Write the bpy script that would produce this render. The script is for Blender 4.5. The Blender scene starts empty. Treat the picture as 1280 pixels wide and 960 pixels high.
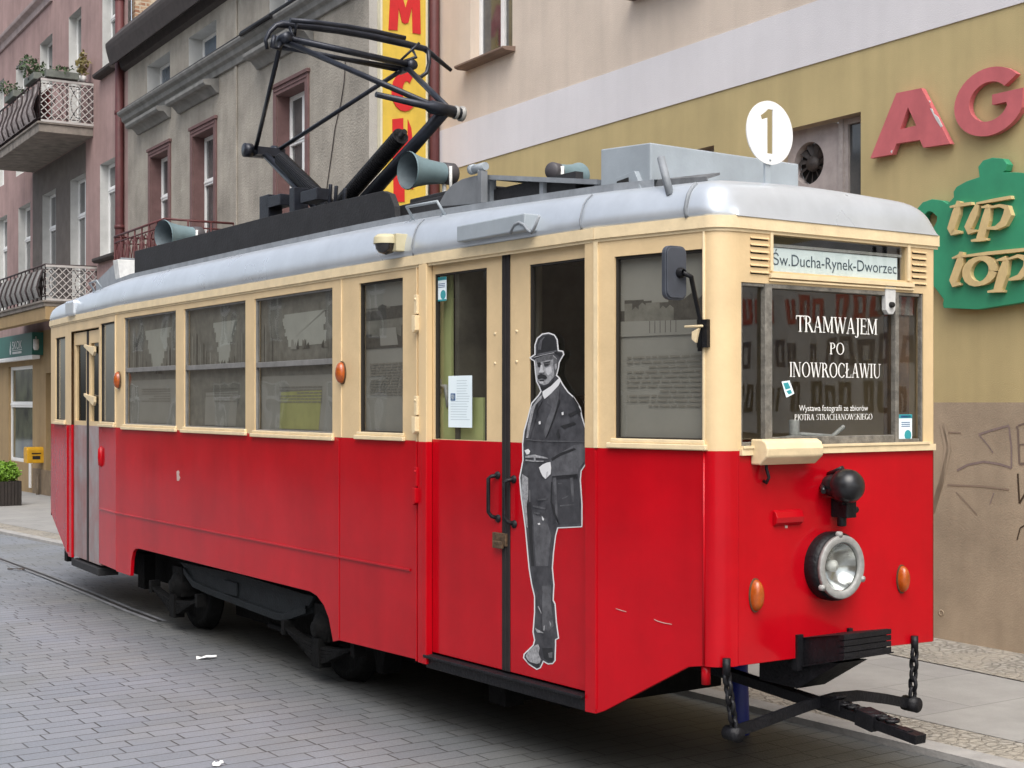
import bpy, bmesh, math, random
from mathutils import Vector, Matrix
R = math.radians
random.seed(7)
scene = bpy.context.scene
COL = scene.collection

# ------------------------------------------------------------------ camera, world, sun, exposure
F, HX, HY, CZ = 1763.0, 640.0, 503.0, 2.2        # focal length (px of the 1280 px photo), horizon, eye height
cam_d = bpy.data.cameras.new('camera'); cam = bpy.data.objects.new('camera', cam_d); COL.objects.link(cam)
cam_d.sensor_width = 36.0; cam_d.lens = 36.0*F/1280.0
cam_d.shift_y = (HY-480.0)/1280.0
cam_d.clip_start = 0.05; cam_d.clip_end = 400
cam.location = (0, 0, CZ); cam.rotation_euler = (R(90), 0, 0)
scene.camera = cam
w = bpy.data.worlds.new("World"); scene.world = w; w.use_nodes = True
nt = w.node_tree; bg = nt.nodes['Background']
sky = nt.nodes.new('ShaderNodeTexSky'); sky.sky_type = 'NISHITA'; sky.sun_disc = False
SUN_EL, SUN_AZ = R(56), R(174)                    # azimuth clockwise from +Y
sky.sun_elevation = SUN_EL; sky.sun_rotation = SUN_AZ
sky.air_density = 1.0; sky.dust_density = 4.0; sky.ozone_density = 1.0
hs_ = nt.nodes.new('ShaderNodeHueSaturation'); hs_.inputs['Saturation'].default_value = 0.5      # veiled, overcast sky
nt.links.new(sky.outputs[0], hs_.inputs['Color']); nt.links.new(hs_.outputs[0], bg.inputs[0]); bg.inputs[1].default_value = 0.15
sd = bpy.data.lights.new('sun', 'SUN'); sun = bpy.data.objects.new('sun', sd); COL.objects.link(sun)
sd.energy = 1.3; sd.angle = R(55); sd.color = (1.0, 0.97, 0.93)
sv = Vector((math.sin(SUN_AZ)*math.cos(SUN_EL), math.cos(SUN_AZ)*math.cos(SUN_EL), math.sin(SUN_EL)))
sun.rotation_euler = sv.to_track_quat('Z', 'Y').to_euler(); sun.location = sv*60
vs = scene.view_settings
vs.view_transform = 'Standard'; vs.look = 'None'; vs.gamma = 1; vs.use_curve_mapping = False
vs.exposure = 0.78

# ------------------------------------------------------------------ materials
MATS = {}
def mat(name, col, rough=0.6, metal=0.0, var=0.0, vscale=3.0, col2=None, bump=0.0, bscale=60.0, coat=0.0, streak=0.0, spec=0.5, rvar=0.0, speck=0.0, speck_col=(0.2,0.2,0.2), speck_scale=8):
    if name in MATS: return MATS[name]
    m = bpy.data.materials.new(name); m.use_nodes = True; MATS[name] = m
    t = m.node_tree; b = t.nodes['Principled BSDF']; L = t.links.new
    b.inputs['Base Color'].default_value = (*col, 1); b.inputs['Roughness'].default_value = rough
    b.inputs['Metallic'].default_value = metal; b.inputs['Coat Weight'].default_value = coat
    b.inputs['Coat Roughness'].default_value = 0.12
    b.inputs['Specular IOR Level'].default_value = spec
    tc = t.nodes.new('ShaderNodeTexCoord')
    out = None
    if var > 0 or col2:
        nz = t.nodes.new('ShaderNodeTexNoise'); nz.inputs['Scale'].default_value = vscale; nz.inputs['Detail'].default_value = 8; nz.inputs['Roughness'].default_value = 0.65
        L(tc.outputs['Object'], nz.inputs['Vector'])
        cr = t.nodes.new('ShaderNodeValToRGB')
        c2 = col2 if col2 else tuple(c*(1-var) for c in col)
        cr.color_ramp.elements[0].position = 0.32; cr.color_ramp.elements[1].position = 0.68
        cr.color_ramp.elements[0].color = (*c2, 1)
        cr.color_ramp.elements[1].color = (*[min(1, c*(1+var*0.5)) for c in col], 1)
        L(nz.outputs['Fac'], cr.inputs['Fac']); out = cr.outputs['Color']
    if streak > 0:
        mp = t.nodes.new('ShaderNodeMapping'); mp.inputs['Scale'].default_value = (1.2, 1.2, 0.10)
        L(tc.outputs['Object'], mp.inputs['Vector'])
        n2 = t.nodes.new('ShaderNodeTexNoise'); n2.inputs['Scale'].default_value = 3.5; n2.inputs['Detail'].default_value = 7
        L(mp.outputs['Vector'], n2.inputs['Vector'])
        r2 = t.nodes.new('ShaderNodeMapRange'); r2.inputs['From Min'].default_value = 0.35; r2.inputs['From Max'].default_value = 0.7
        r2.inputs['To Min'].default_value = 1.0; r2.inputs['To Max'].default_value = 1.0-streak
        L(n2.outputs['Fac'], r2.inputs['Value'])
        mx = t.nodes.new('ShaderNodeMix'); mx.data_type = 'RGBA'; mx.blend_type = 'MULTIPLY'; mx.inputs['Factor'].default_value = 1
        if out: L(out, mx.inputs['A'])
        else: mx.inputs['A'].default_value = (*col, 1)
        L(r2.outputs['Result'], mx.inputs['B']); out = mx.outputs['Result']
    if speck > 0:
        n3 = t.nodes.new('ShaderNodeTexNoise'); n3.inputs['Scale'].default_value = speck_scale; n3.inputs['Detail'].default_value = 6; n3.inputs['Roughness'].default_value = 0.7
        L(tc.outputs['Object'], n3.inputs['Vector'])
        r3 = t.nodes.new('ShaderNodeMapRange'); r3.inputs['From Min'].default_value = 1-speck; r3.inputs['From Max'].default_value = 1-speck+0.03
        L(n3.outputs['Fac'], r3.inputs['Value'])
        mx = t.nodes.new('ShaderNodeMix'); mx.data_type = 'RGBA'
        L(r3.outputs['Result'], mx.inputs['Factor'])
        if out: L(out, mx.inputs['A'])
        else: mx.inputs['A'].default_value = (*col, 1)
        mx.inputs['B'].default_value = (*speck_col, 1); out = mx.outputs['Result']
    if out: L(out, b.inputs['Base Color'])
    if rvar > 0:
        n4 = t.nodes.new('ShaderNodeTexNoise'); n4.inputs['Scale'].default_value = 2.2; n4.inputs['Detail'].default_value = 5
        L(tc.outputs['Object'], n4.inputs['Vector'])
        r4 = t.nodes.new('ShaderNodeMapRange'); r4.inputs['To Min'].default_value = max(0.02, rough-rvar); r4.inputs['To Max'].default_value = rough+rvar
        L(n4.outputs['Fac'], r4.inputs['Value']); L(r4.outputs['Result'], b.inputs['Roughness'])
    if bump > 0:
        nb = t.nodes.new('ShaderNodeTexNoise'); nb.inputs['Scale'].default_value = bscale; nb.inputs['Detail'].default_value = 5
        L(tc.outputs['Object'], nb.inputs['Vector'])
        bp = t.nodes.new('ShaderNodeBump'); bp.inputs['Strength'].default_value = bump; bp.inputs['Distance'].default_value = 0.02
        L(nb.outputs['Fac'], bp.inputs['Height']); L(bp.outputs['Normal'], b.inputs['Normal'])
    return m

def glass(name, tint=(0.75, 0.78, 0.76), alpha_t=0.8):
    if name in MATS: return MATS[name]
    m = bpy.data.materials.new(name); m.use_nodes = True; MATS[name] = m
    t = m.node_tree; t.nodes.clear(); L = t.links.new
    o = t.nodes.new('ShaderNodeOutputMaterial'); mx = t.nodes.new('ShaderNodeMixShader')
    tr = t.nodes.new('ShaderNodeBsdfTransparent'); tr.inputs[0].default_value = (*[c*alpha_t for c in tint], 1)
    gl = t.nodes.new('ShaderNodeBsdfGlossy'); gl.inputs['Roughness'].default_value = 0.02
    tc = t.nodes.new('ShaderNodeTexCoord'); nz = t.nodes.new('ShaderNodeTexNoise'); nz.inputs['Scale'].default_value = 1.3
    bp = t.nodes.new('ShaderNodeBump'); bp.inputs['Strength'].default_value = 0.08; bp.inputs['Distance'].default_value = 0.05
    L(tc.outputs['Object'], nz.inputs['Vector']); L(nz.outputs['Fac'], bp.inputs['Height']); L(bp.outputs['Normal'], gl.inputs['Normal'])
    # reflectance that is the same from either side of the pane
    ge = t.nodes.new('ShaderNodeNewGeometry'); dt = t.nodes.new('ShaderNodeVectorMath'); dt.operation = 'DOT_PRODUCT'
    L(ge.outputs['Normal'], dt.inputs[0]); L(ge.outputs['Incoming'], dt.inputs[1])
    ab = t.nodes.new('ShaderNodeMath'); ab.operation = 'ABSOLUTE'; L(dt.outputs['Value'], ab.inputs[0])
    su = t.nodes.new('ShaderNodeMath'); su.operation = 'SUBTRACT'; su.inputs[0].default_value = 1.0; L(ab.outputs[0], su.inputs[1])
    pw = t.nodes.new('ShaderNodeMath'); pw.operation = 'POWER'; pw.inputs[1].default_value = 5.0; L(su.outputs[0], pw.inputs[0])
    ma = t.nodes.new('ShaderNodeMath'); ma.operation = 'MULTIPLY_ADD'; ma.inputs[1].default_value = 0.90; ma.inputs[2].default_value = 0.10; L(pw.outputs[0], ma.inputs[0])
    L(ma.outputs[0], mx.inputs[0]); L(tr.outputs[0], mx.inputs[1]); L(gl.outputs[0], mx.inputs[2]); L(mx.outputs[0], o.inputs[0])
    return m

M_red = mat('tram_red', (0.47, 0.0025, 0.009), 0.17, var=0.16, vscale=1.6, bump=0.16, bscale=2.2, rvar=0.06, spec=0.29, streak=0.12)
M_cream = mat('tram_cream', (0.72, 0.535, 0.30), 0.42, var=0.10, vscale=3, bump=0.08, bscale=35, streak=0.10, speck=0.26, speck_col=(0.40, 0.27, 0.13), speck_scale=26)
M_cream2 = mat('tram_cream_trim', (0.76, 0.61, 0.38), 0.45, var=0.12, vscale=9, bump=0.1, bscale=40, speck=0.30, speck_col=(0.36, 0.25, 0.14), speck_scale=30)
M_silver = mat('roof_silver', (0.58, 0.62, 0.66), 0.30, 0.50, var=0.10, vscale=3, bump=0.07, bscale=7, rvar=0.12, speck=0.28, speck_col=(0.62, 0.64, 0.67), speck_scale=10)
M_silver2 = mat('roof_grey', (0.25, 0.27, 0.29), 0.6, var=0.25, vscale=6, bump=0.15, bscale=30)
M_box = mat('roof_box_grey', (0.33, 0.37, 0.40), 0.5, var=0.12, vscale=4, bump=0.05, streak=0.12)
M_roofblack = mat('roof_black', (0.018, 0.018, 0.020), 0.75, var=0.35, vscale=5, bump=0.2, bscale=40)
M_black = mat('black_iron', (0.008, 0.008, 0.010), 0.48, spec=0.3, var=0.5, vscale=14, bump=0.3, bscale=45)
M_under = mat('undercarriage_grime', (0.0055, 0.0055, 0.0055), 0.8, spec=0.15, var=0.6, vscale=12, bump=0.4, bscale=30)
M_panto = mat('pantograph_steel', (0.022, 0.025, 0.035), 0.33, 0.4, var=0.4, vscale=10, bump=0.1)
M_rubber = mat('door_rubber', (0.014, 0.010, 0.010), 0.7, var=0.4, vscale=10)
M_speaker = mat('speaker_grey_blue', (0.15, 0.22, 0.24), 0.45, var=0.15, vscale=7)
M_speaker_in = mat('speaker_inside', (0.10, 0.13, 0.145), 0.6, var=0.2, vscale=9)
M_white = mat('white_paint', (0.80, 0.80, 0.78), 0.45, var=0.06, vscale=6)
M_whitegrey = mat('white_dirty', (0.62, 0.62, 0.60), 0.55, var=0.2, vscale=9, bump=0.1)
M_paper = mat('paper', (0.78, 0.88, 0.91), 0.7, var=0.05)
M_teal = mat('sticker_teal', (0.03, 0.30, 0.34), 0.5)
M_dark = mat('dark_void', (0.010, 0.009, 0.008), 0.8, var=0.3)
M_orange = mat('amber_lens', (0.42, 0.085, 0.008), 0.25, var=0.35, vscale=20, coat=0.4)
M_chrome = mat('lamp_chrome', (0.62, 0.63, 0.63), 0.18, 0.95, var=0.15, vscale=12)
M_ring = mat('lamp_ring', (0.34, 0.34, 0.325), 0.55, 0.15, var=0.25, vscale=25, bump=0.2)
M_wood = mat('weathered_wood', (0.22, 0.205, 0.175), 0.7, var=0.45, vscale=18, streak=0.4, bump=0.3, bscale=60)
M_brown = mat('cab_wood_brown', (0.12, 0.065, 0.03), 0.6, var=0.4, vscale=8, streak=0.3)
M_green_in = mat('interior_green', (0.46, 0.50, 0.22), 0.7, var=0.15)
M_inner = mat('interior_dark', (0.035, 0.033, 0.028), 0.7, var=0.3)
M_blue = mat('blue_prop', (0.008, 0.02, 0.20), 0.5, var=0.3)
M_rust = mat('rusty_lock', (0.10, 0.06, 0.03), 0.7, var=0.6, vscale=40, bump=0.4)
M_glass = glass('tram_glass', (0.92, 0.93, 0.90), 0.96)
M_glassd = glass('tram_glass_clear', (0.92, 0.94, 0.92), 0.95)
M_winpane = mat('house_pane', (0.03, 0.034, 0.038), 0.06, var=0.5, vscale=1.7, spec=0.8, col2=(0.12, 0.12, 0.115))
M_photo = mat('photo_grey', (0.28, 0.27, 0.245), 0.6, var=0.10, vscale=3)
M_photo_sky = mat('photo_sky', (0.38, 0.38, 0.345), 0.6, var=0.10, vscale=4)
M_photo_dk = mat('photo_dark', (0.04, 0.036, 0.032), 0.6, var=0.5, vscale=26, col2=(0.10, 0.092, 0.08))
M_photo_yel = mat('photo_olive', (0.33, 0.33, 0.13), 0.6, var=0.15, vscale=5)

M_creamwall = mat('wall_cream', (0.65, 0.55, 0.455), 0.9, var=0.09, vscale=1.1, bump=0.35, bscale=90, streak=0.10)
M_bandwall = mat('wall_white_band', (0.68, 0.66, 0.67), 0.9, var=0.05, vscale=1.2, bump=0.2, bscale=80, streak=0.05)
M_olive = mat('wall_olive', (0.50, 0.40, 0.195), 0.85, var=0.12, vscale=0.7, bump=0.18, bscale=110, streak=0.12)
M_beige = mat('wall_beige', (0.40, 0.315, 0.22), 0.85, var=0.24, vscale=1.3, bump=0.2, bscale=70, streak=0.14)
M_greywall = mat('wall_grey', (0.37, 0.335, 0.28), 0.95, var=0.34, vscale=0.9, bump=0.7, bscale=30, streak=0.16, speck=0.36, speck_col=(0.38, 0.35, 0.29), speck_scale=1.3)
M_greywall2 = mat('wall_grey_light', (0.40, 0.385, 0.36), 0.9, var=0.14, vscale=2, bump=0.3, streak=0.15)
M_greytrim = mat('trim_grey', (0.225, 0.22, 0.205), 0.9, var=0.25, vscale=4, bump=0.3, streak=0.2)
M_pink = mat('wall_pink', (0.37, 0.245, 0.225), 0.92, var=0.24, vscale=0.9, bump=0.35, bscale=60, streak=0.16)
M_pinktrim = mat('trim_pink', (0.42, 0.335, 0.32), 0.9, var=0.15, vscale=3, bump=0.2, streak=0.15)
M_maroon = mat('maroon_paint', (0.095, 0.024, 0.024), 0.6, var=0.2, vscale=6, bump=0.1)
M_maroon2 = mat('maroon_surround', (0.155, 0.085, 0.080), 0.8, var=0.2, vscale=5, bump=0.2)
M_revealw = mat('reveal_white', (0.52, 0.52, 0.50), 0.85, var=0.12, vscale=4)
M_tan = mat('wall_tan', (0.34, 0.235, 0.115), 0.9, var=0.14, vscale=2, bump=0.3, bscale=50, streak=0.14)
M_tan2 = mat('wall_tan_brown', (0.20, 0.145, 0.09), 0.9, var=0.25, vscale=5, bump=0.4, bscale=25)
M_eave = mat('eave_dark', (0.045, 0.035, 0.032), 0.8, var=0.3, vscale=6)
M_balc = mat('balcony_concrete', (0.27, 0.235, 0.20), 0.9, var=0.3, vscale=4, bump=0.4, streak=0.3)
M_iron = mat('balcony_iron', (0.05, 0.035, 0.035), 0.7, var=0.4, vscale=20)
M_reed = mat('reed_screen', (0.30, 0.29, 0.275), 0.9, var=0.5, vscale=30, bump=0.4, streak=0.4)
M_lattice = mat('lattice_white', (0.45, 0.425, 0.40), 0.7, var=0.15, vscale=10)
M_sgreen = mat('teapot_green', (0.035, 0.285, 0.145), 0.5, var=0.14, vscale=3, streak=0.14, speck=0.27, speck_col=(0.02, 0.13, 0.08), speck_scale=7)
M_scream = mat('letter_cream', (0.66, 0.50, 0.24), 0.55, var=0.14, vscale=8, streak=0.1)
M_spink = mat('letter_pink', (0.56, 0.135, 0.145), 0.6, var=0.12, vscale=5, streak=0.15, speck=0.24, speck_col=(0.60, 0.33, 0.31), speck_scale=9)
M_syel = mat('sign_yellow', (0.66, 0.46, 0.06), 0.6, var=0.12, vscale=4, streak=0.15)
M_sred = mat('sign_red', (0.52, 0.012, 0.014), 0.55, var=0.10, vscale=5)
M_shop = mat('shop_sign_green', (0.022, 0.125, 0.10), 0.5, var=0.1)
M_mail = mat('mailbox_yellow', (0.62, 0.33, 0.012), 0.45, var=0.2, vscale=9)
M_planter = mat('planter_dark', (0.030, 0.022, 0.018), 0.75, var=0.4, vscale=14, streak=0.4)
M_leaf = mat('leaf_green', (0.15, 0.29, 0.02), 0.6, var=0.5, vscale=9)
M_leaf2 = mat('leaf_dark', (0.04, 0.07, 0.025), 0.6, var=0.4, vscale=9)
M_soil = mat('soil', (0.02, 0.016, 0.012), 0.9)
M_bark = mat('bark', (0.06, 0.045, 0.03), 0.9)
# black-and-white printed figure
M_pwhite = mat('print_white', (0.72, 0.72, 0.72), 0.5, var=0.04)
M_pdark = mat('print_dark', (0.060, 0.060, 0.066), 0.5, var=0.6, vscale=13, col2=(0.024, 0.024, 0.028), bump=0.0)
M_pmid = mat('print_mid', (0.105, 0.105, 0.112), 0.5, var=0.5, vscale=16, col2=(0.05, 0.05, 0.055))
M_pface = mat('print_face', (0.36, 0.36, 0.37), 0.5, var=0.4, vscale=45, col2=(0.17, 0.17, 0.175))
M_pface2 = mat('print_face_shade', (0.12, 0.12, 0.125), 0.5, var=0.5, vscale=45)
M_pblack = mat('print_black', (0.020, 0.020, 0.022), 0.5, var=0.4, vscale=20)

def brick_wall_mat():
    m = bpy.data.materials.new('old_brick'); m.use_nodes = True; t = m.node_tree; L = t.links.new; b = t.nodes['Principled BSDF']
    tc = t.nodes.new('ShaderNodeTexCoord'); br = t.nodes.new('ShaderNodeTexBrick')
    mp = t.nodes.new('ShaderNodeMapping'); mp.inputs['Rotation'].default_value = (R(90), 0, 0)
    L(tc.outputs['Object'], mp.inputs['Vector']); L(mp.outputs['Vector'], br.inputs['Vector'])
    br.inputs['Scale'].default_value = 1; br.inputs['Brick Width'].default_value = .26; br.inputs['Row Height'].default_value = .085
    br.inputs['Mortar Size'].default_value = .014
    br.inputs['Color1'].default_value = (.22, .09, .05, 1); br.inputs['Color2'].default_value = (.36, .22, .13, 1); br.inputs['Mortar'].default_value = (.42, .35, .26, 1)
    nz = t.nodes.new('ShaderNodeTexNoise'); nz.inputs['Scale'].default_value = 4; L(tc.outputs['Object'], nz.inputs['Vector'])
    r = t.nodes.new('ShaderNodeMapRange'); r.inputs['From Min'].default_value = .52; r.inputs['From Max'].default_value = .6; L(nz.outputs['Fac'], r.inputs['Value'])
    mx = t.nodes.new('ShaderNodeMix'); mx.data_type = 'RGBA'; L(r.outputs[0], mx.inputs['Factor']); L(br.outputs['Color'], mx.inputs['A']); mx.inputs['B'].default_value = (.46, .38, .27, 1)
    L(mx.outputs['Result'], b.inputs['Base Color']); b.inputs['Roughness'].default_value = .95
    bp = t.nodes.new('ShaderNodeBump'); bp.inputs['Strength'].default_value = .6; bp.inputs['Distance'].default_value = .03; L(br.outputs['Fac'], bp.inputs['Height']); bp.invert = True; L(bp.outputs[0], b.inputs['Normal'])
    return m
M_brick = brick_wall_mat()

# ------------------------------------------------------------------ frames: photo measurements turned into metres on real planes
TA = R(34.15)                                     # heading of the tram
TN = Vector((math.cos(TA), math.sin(TA), 0)); TD = Vector((-math.sin(TA), math.cos(TA), 0)); TO = Vector((1.755, 7.935, 0))
BA = R(31.3)                                      # heading of the house fronts
BN = Vector((math.cos(BA), math.sin(BA), 0)); BD = Vector((-math.sin(BA), math.cos(BA), 0))
UP = Vector((0, 0, 1))
def tw(x, y, z): return TO+TN*x+TD*y+UP*z         # tram metres: x across (to the pavement), y back along the tram, z up
def ray(px, py): return Vector(((px-HX)/F, 1.0, (HY-py)/F))
class Plane:
    """vertical plane: origin p, horizontal direction u, outward normal o"""
    def __init__(s, p, u, o): s.p = Vector(p); s.p.z = 0; s.u = Vector(u).normalized(); s.o = Vector(o).normalized()
    def m(s, px, py, d=0.0):                      # measured photo point -> (u, z) on the plane shifted outwards by d
        r = ray(px, py); q = s.p+s.o*d; t = s.o.dot(q)/s.o.dot(r); P = r*t
        return ((P-s.p).dot(s.u), P.z+CZ)
    def pt(s, u, z, d=0.0): return s.p+s.u*u+s.o*d+UP*z
    def rect(s, x0, x1, yt, yb, d=0.0):           # x0, x1 photo columns; yt, yb rows at the column x0
        a = s.m(x0, yt, d); b = s.m(x0, yb, d); c = s.m(x1, yt, d)
        return (min(a[0], c[0]), max(a[0], c[0]), b[1], a[1])
def seg(x0, y0, x1, y1):                          # tram side panel seen in plan
    a, b = tw(x0, y0, 0), tw(x1, y1, 0); u = (b-a).normalized(); o = Vector((-u.y, u.x, 0))
    if o.dot(TN) > 0: o = -o
    return Plane(a, u, o)
def tplane(x): return Plane(tw(x, 0, 0), TD, -TN)     # lengthwise plane of the tram
def tcross(y): return Plane(tw(0, y, 0), TN, -TD)     # crosswise plane of the tram
def fplane(off): return Plane(BN*off, BD, -BN)        # house front
def ground_z(P):
    s = BD.dot(Vector((P.x, P.y, 0))); return -0.015*max(0.0, s-18.0)
def gpt(px, py, z=0.0):
    P = None; zz = z
    for _ in range(6):
        r = ray(px, py); t = (zz-CZ)/r.z; P = r*t; zz = z+ground_z(P)
    return Vector((P.x, P.y, zz))

# ------------------------------------------------------------------ mesh builder
INV = {}
class MB:
    def __init__(s): s.v = []; s.f = []; s.mi = []; s.sm = []
    def face(s, pts, mi=0, sm=False):
        i = len(s.v); s.v += [Vector(p) for p in pts]; s.f.append(list(range(i, i+len(pts)))); s.mi.append(mi); s.sm.append(sm)
    def hexa(s, p, mi=0):                         # p: 8 points, bottom loop 0-3, top loop 4-7
        i = len(s.v); s.v += [Vector(q) for q in p]
        for f in ((3,2,1,0),(4,5,6,7),(0,1,5,4),(1,2,6,5),(2,3,7,6),(3,0,4,7)):
            s.f.append([i+k for k in f]); s.mi.append(mi); s.sm.append(False)
    def tbox(s, x0, x1, y0, y1, z0, z1, mi=0):    # box in tram metres
        s.hexa([tw(x0,y0,z0),tw(x1,y0,z0),tw(x1,y1,z0),tw(x0,y1,z0),tw(x0,y0,z1),tw(x1,y0,z1),tw(x1,y1,z1),tw(x0,y1,z1)], mi)
    def pbox(s, pl, u0, u1, z0, z1, d0, d1, mi=0):
        s.hexa([pl.pt(u0,z0,d0),pl.pt(u1,z0,d0),pl.pt(u1,z0,d1),pl.pt(u0,z0,d1),pl.pt(u0,z1,d0),pl.pt(u1,z1,d0),pl.pt(u1,z1,d1),pl.pt(u0,z1,d1)], mi)
    def prism(s, pl, uz, d0, d1, mi=0, mside=None):   # outline on a plane, from depth d0 to d1
        ms = mi if mside is None else mside
        n = len(uz); i = len(s.v)
        s.v += [pl.pt(u, z, d1) for u, z in uz]+[pl.pt(u, z, d0) for u, z in uz]
        s.f.append(list(range(i, i+n))); s.mi.append(mi); s.sm.append(False)
        s.f.append([i+n+k for k in reversed(range(n))]); s.mi.append(mi); s.sm.append(False)
        for k in range(n):
            s.f.append([i+k, i+n+k, i+n+(k+1) % n, i+(k+1) % n]); s.mi.append(ms); s.sm.append(False)
    def holes(s, pl, u0, u1, z0, z1, hs, d0, d1, mi=0, mr=None, back=False):
        """wall sheet at depth d1 with rectangular openings whose reveals run back to d0"""
        mr = mi if mr is None else mr
        us = sorted(set([u0, u1]+[min(max(h[k], u0), u1) for h in hs for k in (0, 1)]))
        zs = sorted(set([z0, z1]+[min(max(h[k], z0), z1) for h in hs for k in (2, 3)]))
        for a, b in zip(us, us[1:]):
            for c, e in zip(zs, zs[1:]):
                mu, mz = (a+b)/2, (c+e)/2
                if any(h[0] < mu < h[1] and h[2] < mz < h[3] for h in hs): continue
                s.face([pl.pt(a,c,d1), pl.pt(b,c,d1), pl.pt(b,e,d1), pl.pt(a,e,d1)], mi)
                if back: s.face([pl.pt(a,c,d0), pl.pt(a,e,d0), pl.pt(b,e,d0), pl.pt(b,c,d0)], mi)
        for h in hs:
            a, b, c, e = max(h[0],u0), min(h[1],u1), max(h[2],z0), min(h[3],z1)
            if h[0] >= u0: s.face([pl.pt(a,c,d1),pl.pt(a,e,d1),pl.pt(a,e,d0),pl.pt(a,c,d0)], mr)
            if h[1] <= u1: s.face([pl.pt(b,c,d1),pl.pt(b,c,d0),pl.pt(b,e,d0),pl.pt(b,e,d1)], mr)
            if h[2] >= z0: s.face([pl.pt(a,c,d1),pl.pt(a,c,d0),pl.pt(b,c,d0),pl.pt(b,c,d1)], mr)
            if h[3] <= z1: s.face([pl.pt(a,e,d1),pl.pt(b,e,d1),pl.pt(b,e,d0),pl.pt(a,e,d0)], mr)
    def tube(s, path, r, n=10, mi=0, caps=True):
        path = [Vector(p) for p in path]; rs = r if isinstance(r, (list, tuple)) else [r]*len(path)
        rings = []; prev = None
        for k, p in enumerate(path):
            t = (path[min(k+1, len(path)-1)]-path[max(k-1, 0)]).normalized()
            if prev is None:
                a = UP if abs(t.z) < 0.9 else Vector((1, 0, 0)); x = t.cross(a).normalized()
            else:
                x = (prev-t*prev.dot(t)).normalized()
            prev = x; y = t.cross(x)
            i = len(s.v); rings.append(i)
            s.v += [p+(x*math.cos(2*math.pi*j/n)+y*math.sin(2*math.pi*j/n))*rs[k] for j in range(n)]
        for a, b in zip(rings, rings[1:]):
            for j in range(n):
                s.f.append([a+j, a+(j+1) % n, b+(j+1) % n, b+j]); s.mi.append(mi); s.sm.append(True)
        if caps:
            s.f.append([rings[0]+j for j in reversed(range(n))]); s.mi.append(mi); s.sm.append(False)
            s.f.append([rings[-1]+j for j in range(n)]); s.mi.append(mi); s.sm.append(False)
    def lathe(s, c, axis, prof, n=28, mi=0, up=UP):   # prof: (distance along axis, radius)
        c = Vector(c); axis = Vector(axis).normalized(); up = up if abs(axis.dot(up)) < 0.95 else Vector((1, 0, 0)); x = axis.cross(up).normalized(); y = axis.cross(x)
        rings = []
        for a, r in prof:
            i = len(s.v); rings.append(i)
            s.v += [c+axis*a+(x*math.cos(2*math.pi*j/n)+y*math.sin(2*math.pi*j/n))*max(r, 1e-4) for j in range(n)]
        for a, b in zip(rings, rings[1:]):
            for j in range(n):
                s.f.append([a+j, a+(j+1) % n, b+(j+1) % n, b+j]); s.mi.append(mi); s.sm.append(True)
    def quadstrip(s, rows, mi=0, sm=True):            # rows of equal length points
        n = len(rows[0]); i = len(s.v)
        for r_ in rows: s.v += [Vector(p) for p in r_]
        for a in range(len(rows)-1):
            for b in range(n-1):
                s.f.append([i+a*n+b, i+a*n+b+1, i+(a+1)*n+b+1, i+(a+1)*n+b]); s.mi.append(mi); s.sm.append(sm)
    def build(s, name, mats, parent=None, bevel=0.0, label=None, recalc=True, seg_=2):
        if not isinstance(mats, (list, tuple)): mats = [mats]
        me = bpy.data.meshes.new(name)
        inv = INV[parent.name] if parent else Matrix.Identity(4)
        me.from_pydata([inv @ v for v in s.v], [], s.f)
        for m in mats: me.materials.append(m)
        for p, mi, sm in zip(me.polygons, s.mi, s.sm): p.material_index = mi; p.use_smooth = sm
        if recalc:
            bm = bmesh.new(); bm.from_mesh(me); bmesh.ops.recalc_face_normals(bm, faces=bm.faces); bm.to_mesh(me); bm.free()
        o = bpy.data.objects.new(name, me); COL.objects.link(o)
        if parent:
            o.parent = parent; INV[o.name] = INV[parent.name]
        else: INV[o.name] = Matrix.Identity(4)
        if label: o['label'] = label
        if bevel > 0:
            bv = o.modifiers.new('bevel', 'BEVEL'); bv.width = bevel; bv.segments = seg_; bv.limit_method = 'ANGLE'; bv.angle_limit = R(40)
            bv.harden_normals = False
        return o
def thing(name, label, cat, loc, rz=0.0, group=None):
    o = bpy.data.objects.new(name, None); COL.objects.link(o); o.empty_display_size = .3
    o.location = loc; o.rotation_euler = (0, 0, rz); o['label'] = label; o['category'] = cat
    if group: o['group'] = group
    INV[o.name] = (Matrix.Translation(Vector(loc)) @ Matrix.Rotation(rz, 4, 'Z')).inverted()
    return o
def tag(o, label, cat, group=None):
    o['label'] = label; o['category'] = cat
    if group: o['group'] = group
    return o
def struct(o): o['kind'] = 'structure'; return o
def center_origin(o):
    """put a one-mesh thing's origin at the middle of its base"""
    vs_ = [v.co for v in o.data.vertices]
    c = Vector(((min(v.x for v in vs_)+max(v.x for v in vs_))/2, (min(v.y for v in vs_)+max(v.y for v in vs_))/2, min(v.z for v in vs_)))
    o.data.transform(Matrix.Translation(-c)); o.location = c; return o

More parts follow.
